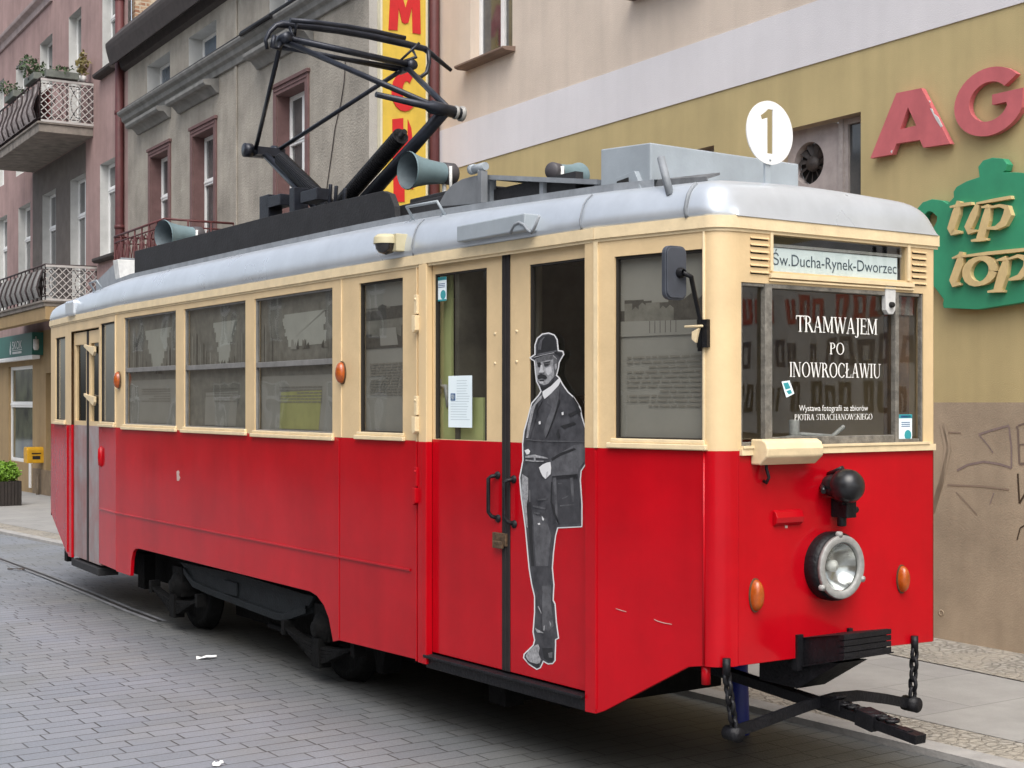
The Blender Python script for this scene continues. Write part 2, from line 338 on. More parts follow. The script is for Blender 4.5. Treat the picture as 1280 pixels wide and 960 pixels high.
def text2d(txt):
    """outline of a line of text in the built-in font as flat faces, x from 0, cap height 1"""
    cu = bpy.data.curves.new('t', 'FONT'); cu.body = txt; cu.resolution_u = 3
    ob = bpy.data.objects.new('t', cu); COL.objects.link(ob)
    bpy.context.view_layer.update()
    dg = bpy.context.evaluated_depsgraph_get(); e = ob.evaluated_get(dg); me = e.to_mesh()
    vs_ = [(v.co.x, v.co.y) for v in me.vertices]; fs = [list(p.vertices) for p in me.polygons]
    e.to_mesh_clear(); bpy.data.objects.remove(ob); bpy.data.curves.remove(cu)
    return vs_, fs
def put_text(mb, pl, txt, u0, u1, zb, cap, d, mi=0, flip=False):
    vs_, fs = text2d(txt)
    x0 = min(v[0] for v in vs_); x1 = max(v[0] for v in vs_)
    h = 0.73
    for f in fs:
        mb.face([pl.pt(u0+(vs_[k][0]-x0)/(x1-x0)*(u1-u0), zb+vs_[k][1]/h*cap, d) for k in f], mi)

# --- serif capitals drawn as polygons on a unit em (cap height 1)
def ell(cx, cy, rx, ry, a0, a1, n=14): return [(cx+rx*math.cos(R(a0+(a1-a0)*k/n)), cy+ry*math.sin(R(a0+(a1-a0)*k/n))) for k in range(n+1)]
def ringarc(cx, cy, rx, ry, tx, ty, a0, a1, n=16):
    o = ell(cx, cy, rx, ry, a0, a1, n); i = ell(cx, cy, rx-tx, ry-ty, a0, a1, n)
    return [[o[k], o[k+1], i[k+1], i[k]] for k in range(n)]
def rc(x0, y0, x1, y1): return [(x0, y0), (x1, y0), (x1, y1), (x0, y1)]
T_, t_ = .145, .055
def stem(x, w_=T_, y0=0, y1=1, sb=True, st=True):
    q = [rc(x, y0, x+w_, y1)]
    if sb: q.append(rc(x-.08, y0, x+w_+.08, y0+.045))
    if st: q.append(rc(x-.08, y1-.045, x+w_+.08, y1))
    return q
def diag(x0, y0, x1, y1, w_): return [[(x0, y0), (x0+w_, y0), (x1+w_, y1), (x1, y1)]]
SER = {
 'T': (.80, stem(.33, st=False)+[rc(.0, .93, .80, 1), rc(0, .76, .045, .95), rc(.755, .76, .80, .95)]),
 'R': (.86, stem(.10)+ringarc(.25, .75, .38, .25, T_*.95, t_, -90, 90)+[rc(.2, .5, .26, .555), rc(.2, .945, .26, 1)]+diag(.68, 0, .34, .52, .17)+[rc(.62, 0, .90, .045)]),
 'A': (.90, diag(.09, 0, .40, 1, .06)+diag(.64, 0, .38, 1, .155)+[rc(.20, .30, .66, .355), rc(.0, 0, .25, .045), rc(.56, 0, .88, .045)]),
 'M': (1.10, stem(.84, st=False)+[rc(.80, .955, 1.06, 1), rc(.10, 0, .16, 1), rc(.02, 0, .26, .045), rc(.02, .955, .2, 1)]+diag(.49, .05, .10, 1, .15)+diag(.49, .05, .86, 1, .07)),
 'W': (1.25, diag(.30, 0, .06, 1, .145)+diag(.36, 0, .60, 1, .06)+diag(.80, 0, .54, 1, .145)+diag(.86, 0, 1.14, 1, .06)+[rc(-.02, .955, .30, 1), rc(1.02, .955, 1.27, 1), rc(.46, .955, .74, 1)]),
 'J': (.48, stem(.20, y0=.0, sb=False)+ringarc(.13, 0.0, .215, .24, T_, t_, -140, 0, 8)),
 'E': (.72, stem(.10)+[rc(.1, .955, .64, 1), rc(.1, 0, .68, .05), rc(.2, .48, .52, .535), rc(.6, .80, .64, 1), rc(.64, 0, .68, .22), rc(.49, .40, .53, .62)]),
 'P': (.74, stem(.10)+ringarc(.25, .73, .40, .27, T_*.95, t_, -90, 90)+[rc(.2, .46, .26, .515), rc(.2, .945, .26, 1)]),
 'O': (.98, ringarc(.49, .5, .46, .52, T_, t_, 0, 360, 28)),
 'I': (.38, stem(.12)),
 'N': (.98, [rc(.12, 0, .175, 1), rc(.76, 0, .815, 1), rc(.03, 0, .27, .045), rc(.66, .955, .92, 1), rc(.0, .955, .2, 1)]+diag(.66, 0, .10, 1, .155)),
 'C': (.88, ringarc(.48, .5, .45, .52, T_, t_, 42, 318, 22)+[rc(.77, .68, .81, .96)]),
 'Ł': (.74, stem(.12)+[rc(.1, 0, .68, .05), rc(.64, 0, .68, .24)]+[[(.0, .36), (.02, .30), (.44, .58), (.42, .64)]]),
 'L': (.72, stem(.12)+[rc(.1, 0, .68, .05), rc(.64, 0, .68, .24)]),
 'U': (.95, [rc(.12, .3, .12+T_, 1), rc(.76, .3, .815, 1), rc(.03, .955, .36, 1), rc(.66, .955, .92, 1)]+ringarc(.4675, .32, .3475, .34, T_, t_, 180, 270, 8)+ringarc(.4675, .32, .3475, .34, t_, t_, 270, 360, 8)),
 'S': (.66, ringarc(.33, .74, .26, .26, .10, t_, 30, 250, 12)+ringarc(.33, .27, .28, .27, .10, t_, 210, 430, 12)),
 'H': (.98, stem(.12)+stem(.70)+[rc(.2, .48, .75, .535)]),
 'K': (.92, stem(.12)+diag(.25, .42, .70, 1, .06)+diag(.72, 0, .36, .62, .165)+[rc(.66, 0, .95, .045), rc(.60, .955, .86, 1)]),
 'G': (.95, ringarc(.48, .5, .45, .52, T_, t_, 42, 330, 22)+[rc(.74, .02, .88, .40), rc(.64, .38, .95, .43)]),
 ' ': (.40, []),
}
def put_serif(mb, pl, txt, u0, u1, zb, cap, d, mi=0):
    wd = sum(SER[c][0] for c in txt); x = 0
    k = (u1-u0)/wd
    for j, c in enumerate(txt):
        for q, poly in enumerate(SER[c][1]):
            mb.face([pl.pt(u0+(x+a)*k, zb+b*cap, d+0.00012*(q % 9)) for a, b in poly], mi)
        x += SER[c][0]

# ================================================================== SETTING: ground, pavement, kerb
def gmat(name, build):
    m = bpy.data.materials.new(name); m.use_nodes = True; build(m.node_tree, m.node_tree.nodes['Principled BSDF'], m.node_tree.links.new); return m
def paver_nodes(t, b, L):
    tc = t.nodes.new('ShaderNodeTexCoord'); sp = t.nodes.new('ShaderNodeSeparateXYZ')
    mp = t.nodes.new('ShaderNodeMapping'); mp.inputs['Rotation'].default_value = (0, 0, -TA)
    # small wobble so that courses are not ruler straight
    wn = t.nodes.new('ShaderNodeTexNoise'); wn.inputs['Scale'].default_value = 1.1; wn.inputs['Detail'].default_value = 4
    L(tc.outputs['Object'], wn.inputs['Vector'])
    wa = t.nodes.new('ShaderNodeVectorMath'); wa.operation = 'MULTIPLY_ADD'; wa.inputs[1].default_value = (.035, .035, 0)
    L(wn.outputs['Color'], wa.inputs[0]); L(tc.outputs['Object'], wa.inputs[2])
    L(wa.outputs[0], mp.inputs['Vector']); L(mp.outputs[0], sp.inputs[0])
    RH, BW = .158, .345
    dv = t.nodes.new('ShaderNodeMath'); dv.operation = 'DIVIDE'; dv.inputs[1].default_value = RH; L(sp.outputs['Y'], dv.inputs[0])
    fl = t.nodes.new('ShaderNodeMath'); fl.operation = 'FLOOR'; L(dv.outputs[0], fl.inputs[0])
    wh = t.nodes.new('ShaderNodeTexWhiteNoise'); wh.noise_dimensions = '1D'; L(fl.outputs[0], wh.inputs['W'])
    ml = t.nodes.new('ShaderNodeMath'); ml.operation = 'MULTIPLY_ADD'; ml.inputs[1].default_value = BW*.8; L(wh.outputs['Value'], ml.inputs[0]); L(sp.outputs['X'], ml.inputs[2])
    cb = t.nodes.new('ShaderNodeCombineXYZ'); L(ml.outputs[0], cb.inputs['X']); L(sp.outputs['Y'], cb.inputs['Y'])
    br = t.nodes.new('ShaderNodeTexBrick'); br.offset = 0; br.inputs['Scale'].default_value = 1
    br.inputs['Brick Width'].default_value = BW; br.inputs['Row Height'].default_value = RH; br.inputs['Mortar Size'].default_value = .0065; br.inputs['Mortar Smooth'].default_value = .25
    br.inputs['Bias'].default_value = 0
    br.inputs['Color1'].default_value = (.190, .207, .232, 1); br.inputs['Color2'].default_value = (.224, .239, .262, 1); br.inputs['Mortar'].default_value = (.05, .048, .045, 1)
    L(cb.outputs[0], br.inputs['Vector'])
    # uneven joints: partly filled with sand
    n1 = t.nodes.new('ShaderNodeTexNoise'); n1.inputs['Scale'].default_value = 2.6; n1.inputs['Detail'].default_value = 6; L(tc.outputs['Object'], n1.inputs['Vector'])
    r1 = t.nodes.new('ShaderNodeMapRange'); r1.inputs['From Min'].default_value = .38; r1.inputs['From Max'].default_value = .62; r1.inputs['To Min'].default_value = .0; r1.inputs['To Max'].default_value = .30; L(n1.outputs['Fac'], r1.inputs['Value'])
    jm = t.nodes.new('ShaderNodeMath'); jm.operation = 'MULTIPLY'; L(br.outputs['Fac'], jm.inputs[0]); L(r1.outputs[0], jm.inputs[1])
    mx = t.nodes.new('ShaderNodeMix'); mx.data_type = 'RGBA'; L(jm.outputs[0], mx.inputs['Factor']); L(br.outputs['Color'], mx.inputs['A']); mx.inputs['B'].default_value = (.195, .214, .244, 1)
    # earthy stains
    n2 = t.nodes.new('ShaderNodeTexNoise'); n2.inputs['Scale'].default_value = .55; n2.inputs['Detail'].default_value = 9; n2.inputs['Roughness'].default_value = .62; L(tc.outputs['Object'], n2.inputs['Vector'])
    r2 = t.nodes.new('ShaderNodeMapRange'); r2.inputs['From Min'].default_value = .44; r2.inputs['From Max'].default_value = .66; r2.inputs['To Max'].default_value = .75; L(n2.outputs['Fac'], r2.inputs['Value'])
    mx2 = t.nodes.new('ShaderNodeMix'); mx2.data_type = 'RGBA'; mx2.blend_type = 'MULTIPLY'; L(r2.outputs[0], mx2.inputs['Factor']); L(mx.outputs['Result'], mx2.inputs['A']); mx2.inputs['B'].default_value = (.86, .82, .70, 1)
    n3 = t.nodes.new('ShaderNodeTexNoise'); n3.inputs['Scale'].default_value = 55; n3.inputs['Detail'].default_value = 4; L(tc.outputs['Object'], n3.inputs['Vector'])
    r3 = t.nodes.new('ShaderNodeMapRange'); r3.inputs['To Min'].default_value = .78; r3.inputs['To Max'].default_value = 1.18; L(n3.outputs['Fac'], r3.inputs['Value'])
    mx3 = t.nodes.new('ShaderNodeMix'); mx3.data_type = 'RGBA'; mx3.blend_type = 'MULTIPLY'; mx3.inputs['Factor'].default_value = 1; L(mx2.outputs['Result'], mx3.inputs['A']); L(r3.outputs[0], mx3.inputs['B'])
    # oil and grit, deepened with painted shade, on the strip where the tram stands
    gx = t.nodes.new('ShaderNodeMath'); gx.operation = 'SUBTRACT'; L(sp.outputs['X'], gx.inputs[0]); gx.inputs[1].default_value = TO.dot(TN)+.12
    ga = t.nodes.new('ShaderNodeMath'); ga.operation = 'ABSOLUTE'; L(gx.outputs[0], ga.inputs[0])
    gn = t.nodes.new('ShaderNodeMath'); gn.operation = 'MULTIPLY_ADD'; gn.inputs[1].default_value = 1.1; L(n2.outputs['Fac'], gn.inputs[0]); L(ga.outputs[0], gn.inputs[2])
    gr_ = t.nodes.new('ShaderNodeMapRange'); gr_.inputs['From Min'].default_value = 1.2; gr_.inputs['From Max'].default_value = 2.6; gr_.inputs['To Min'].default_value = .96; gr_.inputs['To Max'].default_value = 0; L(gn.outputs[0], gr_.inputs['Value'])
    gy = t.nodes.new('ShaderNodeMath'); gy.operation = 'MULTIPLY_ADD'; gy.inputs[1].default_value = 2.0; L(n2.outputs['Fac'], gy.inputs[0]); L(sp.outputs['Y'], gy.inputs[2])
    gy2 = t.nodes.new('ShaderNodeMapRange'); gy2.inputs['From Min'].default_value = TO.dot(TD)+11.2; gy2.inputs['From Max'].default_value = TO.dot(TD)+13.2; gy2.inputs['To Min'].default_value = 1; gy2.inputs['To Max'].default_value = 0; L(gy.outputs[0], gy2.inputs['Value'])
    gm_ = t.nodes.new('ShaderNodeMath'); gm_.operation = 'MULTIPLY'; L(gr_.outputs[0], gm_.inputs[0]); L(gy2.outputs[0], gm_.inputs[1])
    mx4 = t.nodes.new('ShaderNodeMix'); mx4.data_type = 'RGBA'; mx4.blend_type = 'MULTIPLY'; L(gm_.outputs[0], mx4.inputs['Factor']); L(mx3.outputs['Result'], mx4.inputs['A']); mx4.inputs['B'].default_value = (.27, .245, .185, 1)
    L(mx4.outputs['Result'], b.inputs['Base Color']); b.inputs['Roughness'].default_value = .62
    hh = t.nodes.new('ShaderNodeMath'); hh.operation = 'MULTIPLY_ADD'; hh.inputs[1].default_value = -1.0; L(br.outputs['Fac'], hh.inputs[0]); L(n3.outputs['Fac'], hh.inputs[2])
    bp = t.nodes.new('ShaderNodeBump'); bp.inputs['Strength'].default_value = .55; bp.inputs['Distance'].default_value = .008; L(hh.outputs[0], bp.inputs['Height']); L(bp.outputs[0], b.inputs['Normal'])
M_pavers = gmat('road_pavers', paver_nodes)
def slab_nodes(t, b, L):
    tc = t.nodes.new('ShaderNodeTexCoord'); mp = t.nodes.new('ShaderNodeMapping'); mp.inputs['Rotation'].default_value = (0, 0, -R(33)); L(tc.outputs['Object'], mp.inputs['Vector'])
    br = t.nodes.new('ShaderNodeTexBrick'); br.inputs['Scale'].default_value = 1; br.inputs['Brick Width'].default_value = 1.25; br.inputs['Row Height'].default_value = .82; br.inputs['Mortar Size'].default_value = .006
    br.inputs['Color1'].default_value = (.27, .265, .255, 1); br.inputs['Color2'].default_value = (.30, .295, .28, 1); br.inputs['Mortar'].default_value = (.20, .195, .185, 1)
    L(mp.outputs[0], br.inputs['Vector'])
    n = t.nodes.new('ShaderNodeTexNoise'); n.inputs['Scale'].default_value = 3; n.inputs['Detail'].default_value = 10; n.inputs['Roughness'].default_value = .7; L(tc.outputs['Object'], n.inputs['Vector'])
    r = t.nodes.new('ShaderNodeMapRange'); r.inputs['To Min'].default_value = .68; r.inputs['To Max'].default_value = 1.25; L(n.outputs['Fac'], r.inputs['Value'])
    mx = t.nodes.new('ShaderNodeMix'); mx.data_type = 'RGBA'; mx.blend_type = 'MULTIPLY'; mx.inputs['Factor'].default_value = 1; L(br.outputs['Color'], mx.inputs['A']); L(r.outputs[0], mx.inputs['B'])
    L(mx.outputs['Result'], b.inputs['Base Color']); b.inputs['Roughness'].default_value = .8
    n3 = t.nodes.new('ShaderNodeTexNoise'); n3.inputs['Scale'].default_value = 70; L(tc.outputs['Object'], n3.inputs['Vector'])
    bp = t.nodes.new('ShaderNodeBump'); bp.inputs['Strength'].default_value = .3; bp.inputs['Distance'].default_value = .01; L(n3.outputs['Fac'], bp.inputs['Height']); L(bp.outputs[0], b.inputs['Normal'])
M_slabs = gmat('pavement_slabs', slab_nodes)
def cobble_nodes(t, b, L):
    tc = t.nodes.new('ShaderNodeTexCoord')
    vo = t.nodes.new('ShaderNodeTexVoronoi'); vo.feature = 'DISTANCE_TO_EDGE'; vo.inputs['Scale'].default_value = 13; wn_ = t.nodes.new('ShaderNodeTexNoise'); wn_.inputs['Scale'].default_value = 9; wn_.inputs['Detail'].default_value = 5; L(tc.outputs['Object'], wn_.inputs['Vector']); wv = t.nodes.new('ShaderNodeVectorMath'); wv.operation = 'MULTIPLY_ADD'; wv.inputs[1].default_value = (.06, .06, .06); L(wn_.outputs['Color'], wv.inputs[0]); L(tc.outputs['Object'], wv.inputs[2]); L(wv.outputs[0], vo.inputs['Vector'])
    vc = t.nodes.new('ShaderNodeTexVoronoi'); vc.inputs['Scale'].default_value = 13; L(wv.outputs[0], vc.inputs['Vector'])
    r = t.nodes.new('ShaderNodeMapRange'); r.inputs['From Max'].default_value = .20; L(vo.outputs['Distance'], r.inputs['Value'])
    sp = t.nodes.new('ShaderNodeSeparateColor'); L(vc.outputs['Color'], sp.inputs[0])
    cr = t.nodes.new('ShaderNodeValToRGB'); cr.color_ramp.elements[0].color = (.27, .25, .215, 1); cr.color_ramp.elements[1].color = (.37, .35, .31, 1); L(sp.outputs[0], cr.inputs[0])
    mx = t.nodes.new('ShaderNodeMix'); mx.data_type = 'RGBA'; L(r.outputs[0], mx.inputs['Factor']); mx.inputs['A'].default_value = (.205, .19, .16, 1); L(cr.outputs[0], mx.inputs['B'])
    n = t.nodes.new('ShaderNodeTexNoise'); n.inputs['Scale'].default_value = 2.5; n.inputs['Detail'].default_value = 7; L(tc.outputs['Object'], n.inputs['Vector'])
    r5 = t.nodes.new('ShaderNodeMapRange'); r5.inputs['From Min'].default_value = .40; r5.inputs['From Max'].default_value = .62; L(n.outputs['Fac'], r5.inputs['Value'])
    mx2 = t.nodes.new('ShaderNodeMix'); mx2.data_type = 'RGBA'; L(r5.outputs[0], mx2.inputs['Factor']); L(mx.outputs['Result'], mx2.inputs['A']); mx2.inputs['B'].default_value = (.33, .30, .25, 1)
    L(mx2.outputs['Result'], b.inputs['Base Color']); b.inputs['Roughness'].default_value = .85
    bp = t.nodes.new('ShaderNodeBump'); bp.inputs['Strength'].default_value = .8; bp.inputs['Distance'].default_value = .02; L(r.outputs[0], bp.inputs['Height']); L(bp.outputs[0], b.inputs['Normal'])
M_cobble = gmat('cobbles', cobble_nodes)
M_kerb = mat('kerb_stone', (.34, .33, .315), .8, var=.2, vscale=5, bump=.3, bscale=50)

def lineN(y):                                     # kerb edge: tram x as a function of tram y (measured)
    return 1.20-(y+1.0)*(0.50/17.5) if y > -1 else 1.20
ys = [-9, -5, -3, -1, 0, 2, 4, 6, 8, 10, 12, 14, 17, 20, 24, 28, 34, 42, 55, 75]
def strip(name, xa, xb, za, zb, m, skirt=0.0):
    mb = MB(); rows = []
    for y in ys:
        a = tw(xa(y), y, 0); b = tw(xb(y), y, 0)
        row = []
        if skirt: row.append((a.x, a.y, ground_z(a)-.02))
        row += [(a.x, a.y, ground_z(a)+za), (b.x, b.y, ground_z(b)+zb)]
        rows.append(row)
    mb.quadstrip(rows, sm=False); return mb.build(name, m)
mb = MB(); rows = []
for k in range(61):                               # one ground sheet, falling away gently far down the street
    s_ = -60+k*4.0
    rows.append([BN*o_+BD*s_+UP*(-0.015*max(0, s_-18)) for o_ in (-70, -30, -12, -4, 0, 4, 8, 14, 40, 90)])
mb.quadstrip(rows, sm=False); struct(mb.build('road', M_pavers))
wallx = lambda y: lineN(y)+9.0
struct(strip('kerb', lambda y: lineN(y), lambda y: lineN(y)+.17, .045, .05, M_kerb, skirt=1))
struct(strip('cobble_strip', lambda y: lineN(y)+.17, lambda y: lineN(y)+.56, .049, .055, M_cobble))
struct(strip('pavement', lambda y: lineN(y)+.56, wallx, .058, .062, M_slabs))
# cobbles along the foot of the house
mb = MB(); rows = []
for k in range(40):
    s_ = -12+k*1.6
    rows.append([BN*o_+BD*s_+UP*(-0.015*max(0, s_-18)+(.074 if o_ > 9 else .067)) for o_ in (8.95, 9.9)])
mb.quadstrip(rows, sm=False); struct(mb.build('cobble_border', M_cobble))
# rail sunk in the paving, running under the tram's left side
def railpts():
    return [gpt(-40, 684), gpt(0, 699), gpt(60, 721), gpt(110, 741), gpt(160, 762), gpt(200, 777)]
for sx, nm in ((0.0, 'rail'),):
    mb = MB(); rp = [p+TN*sx for p in railpts()]
    rows = []; rows2 = []; rows3 = []
    for p in rp:
        z = UP*(.004-p.z+ground_z(p))
        rows.append([p+z-TN*.07+UP*0, p+z-TN*.022]); rows2.append([p+z-TN*.022+UP*.004, p+z+TN*.022+UP*.004]); rows3.append([p+z+TN*.022, p+z+TN*.075])
    mb.quadstrip(rows, 0, False); mb.quadstrip(rows2, 1, False); mb.quadstrip(rows3, 0, False)
    if sx == 0.0 or True:
        struct(mb.build('rail', [mat('rail_bed', (.19, .195, .205), .8, var=.25, vscale=6), mat('rail_groove', (.035, .033, .032), .6, var=.4, vscale=9)]))

# ================================================================== HOUSES
CW = fplane(9.89)                                 # cream and olive house beside the tram
GW = fplane(8.80)                                 # grey and pink houses further on
S_END = 18.44                                     # where the grey house begins
S_PG = GW.m(160, 300)[0]                          # where the pink house begins
def base_at(pl, s_, off=0.0):
    P = pl.pt(s_, 0, off); P.z = ground_z(P); return P
def window(parent, pl, rc_, d, mats, fw=.06, transom=None, mull=None, depth=.05, pane=None, name='window'):
    """frame + pane set at depth d (negative = inside the wall)"""
    u0, u1, z0, z1 = rc_; mb = MB()
    e = .003
    mb.pbox(pl, u0+e, u0+fw, z0+e, z1-e, d-depth, d); mb.pbox(pl, u1-fw, u1-e, z0+e, z1-e, d-depth, d)
    mb.pbox(pl, u0+fw, u1-fw, z0+e, z0+fw, d-depth, d-.002); mb.pbox(pl, u0+fw, u1-fw, z1-fw, z1-e, d-depth, d-.002)
    if mull is not None:
        for q in (mull if isinstance(mull, (list, tuple)) else [mull]):
            um = u0+(u1-u0)*q; mb.pbox(pl, um-fw*.6, um+fw*.6, z0+fw, z1-fw, d-depth, d+.012)
    if transom is not None:
        zm = z0+(z1-z0)*transom; mb.pbox(pl, u0+fw, u1-fw, zm-fw*.8, zm+fw*.8, d-depth, d+.02)
        mb.pbox(pl, u0+fw, u1-fw, zm-fw*.25, zm+fw*.25, d, d+.035)
    f = mb.build(name, mats, parent, bevel=.006)
    g = MB(); g.face([pl.pt(u0+fw, z0+fw, d-.03), pl.pt(u1-fw, z0+fw, d-.03), pl.pt(u1-fw, z1-fw, d-.03), pl.pt(u0+fw, z1-fw, d-.03)])
    g.build('pane', pane or M_winpane, f)
    return f
def sill(parent, pl, u0, u1, z, m, out=.14, th=.07):
    mb = MB(); mb.prism(Plane(pl.pt(u0, 0), pl.o, pl.u), [(-.08, z), (out, z-.03), (out, z-.03-th*.6), (out-.05, z-th-.03), (-.08, z-th-.03)], 0, u1-u0)
    return mb.build('window_sill', m, parent, bevel=.005)

# ---------------------------------------------------------------- cream and olive house
b1 = thing('shop_house', 'cream rendered house with white band and olive painted shop front beside the tram', 'building', base_at(CW, 9), BA)
zb1 = CW.m(640, 133)[1]; zb0 = CW.m(640, 190)[1]; zol = 2.2
u_lo, u_hi = -9.0, S_END
wA = CW.rect(588, 640.5, 8, 79); wA = (wA[0], wA[1], CW.m(588, 80)[1], CW.m(588, 80)[1]+1.9)
uB = CW.m(760, 60)[0]; wBw = wA[1]-wA[0]
wB = (CW.m(793, 10)[0]-1.35, CW.m(793, 10)[0]-.1, wA[2]+.02, wA[2]+1.92)
wC = (wB[0]-3.2, wB[0]-2.0, wA[2]+.02, wA[2]+1.92)
mb = MB(); mb.holes(CW, u_lo, u_hi, zb1, 13.5, [wA, wB, wC], -.22, 0, 0, 1); mb.build('upper_wall', [M_creamwall, M_creamwall], b1)
mb = MB(); mb.pbox(CW, u_lo, u_hi, zb0, zb1, -.3, .012); mb.build('white_band', M_bandwall, b1)
vA = CW.rect(972, 1076, 139, 270); vA = (CW.m(1076, 139)[0], CW.m(972, 139)[0], CW.m(1076, 255)[1], CW.m(1076, 139.5)[1])
vB = (CW.m(892.5, 182)[0], CW.m(800, 182)[0], vA[2], CW.m(892.5, 181.5)[1])
vC = (vA[0]-4.2, vA[0]-3.0, vA[2]-.4, vA[3])
mb = MB(); mb.holes(CW, u_lo, u_hi, zol, zb0, [vA, vB], -.2, 0, 0, 1); mb.build('painted_wall', [M_olive, M_beige], b1)
mb = MB(); mb.pbox(CW, u_lo, u_hi, -.3, zol, -.3, .004); mb.build('plinth_wall', M_beige, b1)
for w_ in (wA, wB, wC):
    window(b1, CW, w_, -.14, M_white, fw=.07, mull=.42, transom=None)
    sill(b1, CW, w_[0]-.08, w_[1]+.12, w_[2], mat('sill_brown', (.18, .12, .09), .7, var=.2), out=.2, th=.05)
# the two ventilator windows
def vent_window(r, fan):
    u0, u1, z0, z1 = r; mb = MB(); d = -.14; um = u0+(u1-u0)*.30
    mb.pbox(CW, um, um+.06, z0, z1, d-.03, d+.03); mb.pbox(CW, u0+.003, u0+.02, z0, z1, d-.03, d+.02)
    mb.pbox(CW, u0+.02, um, z1-.06, z1-.003, d-.03, d+.015); mb.pbox(CW, um-.05, um, z0, z1-.06, d-.03, d+.01)
    f = mb.build('window', mat('vent_frame', (.36, .32, .30), .8, var=.25, vscale=9), b1)
    g = MB(); g.face([CW.pt(u0+.02, z0, d-.02), CW.pt(um-.05, z0, d-.02), CW.pt(um-.05, z1-.06, d-.02), CW.pt(u0+.02, z1-.06, d-.02)]); g.build('pane', M_winpane, f)
    g = MB()
    if fan:
        cu, cz = CW.m(1011, 204, d); rr = .215
        n = 40; mono = []
        out = [(um+.06, z0), (u1-.003, z0), (u1-.003, z1-.003), (um+.06, z1-.003)]
        # board with a round hole: fan of quads between the circle and the rectangle
        for k in range(n):
            a0, a1 = 2*math.pi*k/n, 2*math.pi*(k+1)/n
            def sq(a):
                c, s2 = math.cos(a), math.sin(a); hu = (out[1][0]-cu) if c > 0 else (cu-out[0][0]); hz = (out[2][1]-cz) if s2 > 0 else (cz-z0)
                q = min(hu/abs(c) if abs(c) > 1e-6 else 9e9, hz/abs(s2) if abs(s2) > 1e-6 else 9e9); return cu+c*q, cz+s2*q
            i0 = (cu+rr*math.cos(a0), cz+rr*math.sin(a0)); i1 = (cu+rr*math.cos(a1), cz+rr*math.sin(a1)); o0, o1 = sq(a0), sq(a1)
            g.face([CW.pt(*i0, d), CW.pt(*o0, d), CW.pt(*o1, d), CW.pt(*i1, d)])
            g.face([CW.pt(*i0, d), CW.pt(*i1, d), CW.pt(*i1, d-.1), CW.pt(*i0, d-.1)])
        bd = g.build('fan_board', mat('vent_board', (.40, .35, .33), .8, var=.2, vscale=6, streak=.15), f)
        h = MB(); c0 = CW.pt(cu, cz, d-.1)
        h.lathe(c0, CW.o, [(0, 0.001), (0, rr)], n=28, mi=1)
        for k in range(11):
            a = 2*math.pi*k/11+.2
            for q in range(1):
                p0 = (cu+.05*math.cos(a), cz+.05*math.sin(a)); p1 = (cu+.2*math.cos(a-.16), cz+.2*math.sin(a-.16)); p2 = (cu+.2*math.cos(a+.16), cz+.2*math.sin(a+.16)); p3 = (cu+.06*math.cos(a+.35), cz+.06*math.sin(a+.35))
                h.face([CW.pt(*p0, d-.06), CW.pt(*p1, d-.035), CW.pt(*p2, d-.075), CW.pt(*p3, d-.08)])
        h.lathe(c0, CW.o, [(.03, .085), (.07, .075), (.075, .001)], n=20)
        h.build('fan', [mat('fan_dark', (.05, .04, .035), .6, var=.5, vscale=30), M_dark], f)
    else:
        g.pbox(CW, um+.06, u1-.003, z0, z1-.003, d-.03, d); g.build('fan_board', mat('vent_board', (.40, .35, .33), .8), f)
vent_window(vA, True); vent_window(vB, False)
mb = MB(); mb.tube([CW.pt(CW.m(549, 100)[0], 0, .08), CW.pt(CW.m(549, 100)[0], 13, .08)], .075, 12)
for z in (3, 6.5, 9.5): mb.tube([CW.pt(CW.m(549, 100)[0], z, .08), CW.pt(CW.m(549, 100)[0], z+.06, .08)], .088, 12)
mb.build('drainpipe', M_maroon, b1)
# graffiti strokes on the plinth
STK = []
def stroke(pts, wd, mi): STK.append((pts, wd, mi))
def stroke2(pts, wd, mi):
    mb = MB(); q = [CW.m(*p) for p in pts]
    for a, b_ in zip(q, q[1:]):
        dx, dz = b_[0]-a[0], b_[1]-a[1]; l = math.hypot(dx, dz)+1e-6; nx, nz_ = -dz/l*wd/2, dx/l*wd/2
        mb.face([CW.pt(a[0]+nx, a[1]+nz_, .007+.0006*mi+len(mb.f)*2e-5), CW.pt(a[0]-nx, a[1]-nz_, .007+.0006*mi+len(mb.f)*2e-5), CW.pt(b_[0]-nx, b_[1]-nz_, .007+.0006*mi+len(mb.f)*2e-5), CW.pt(b_[0]+nx, b_[1]+nz_, .007+.0006*mi+len(mb.f)*2e-5)], 0)
    mb.build('graffiti', GM[mi], b1)
stroke([(1224, 543), (1243, 537), (1262, 532)], .02, 0); stroke([(1225, 544), (1236, 557), (1242, 566)], .012, 0)
stroke([(1262, 533), (1265, 560), (1265, 585)], .018, 0); stroke([(1197, 588), (1210, 581), (1230, 577), (1250, 580), (1265, 585)], .02, 0)
stroke([(1271, 533), (1273, 536), (1274, 556), (1275, 580), (1284, 579)], .02, 1); stroke([(1273, 532), (1285, 528)], .014, 1); stroke([(1273, 556), (1283, 555)], .012, 1)
stroke([(1273, 592), (1275, 629), (1284, 614)], .018, 2); stroke([(1196, 615), (1210, 630), (1222, 643)], .012, 3); stroke([(1243, 616), (1238, 630)], .01, 0); stroke([(1272, 675), (1276, 660), (1284, 655)], .012, 2)
stroke([(1185, 606), (1230, 608), (1262, 612)], .014, 3); stroke([(1180, 540), (1202, 541)], .012, 3)
for q in range(2): stroke([(1178+q*3, 530), (1184+q*3, 560), (1178, 600), (1166, 640)], .05, 4)
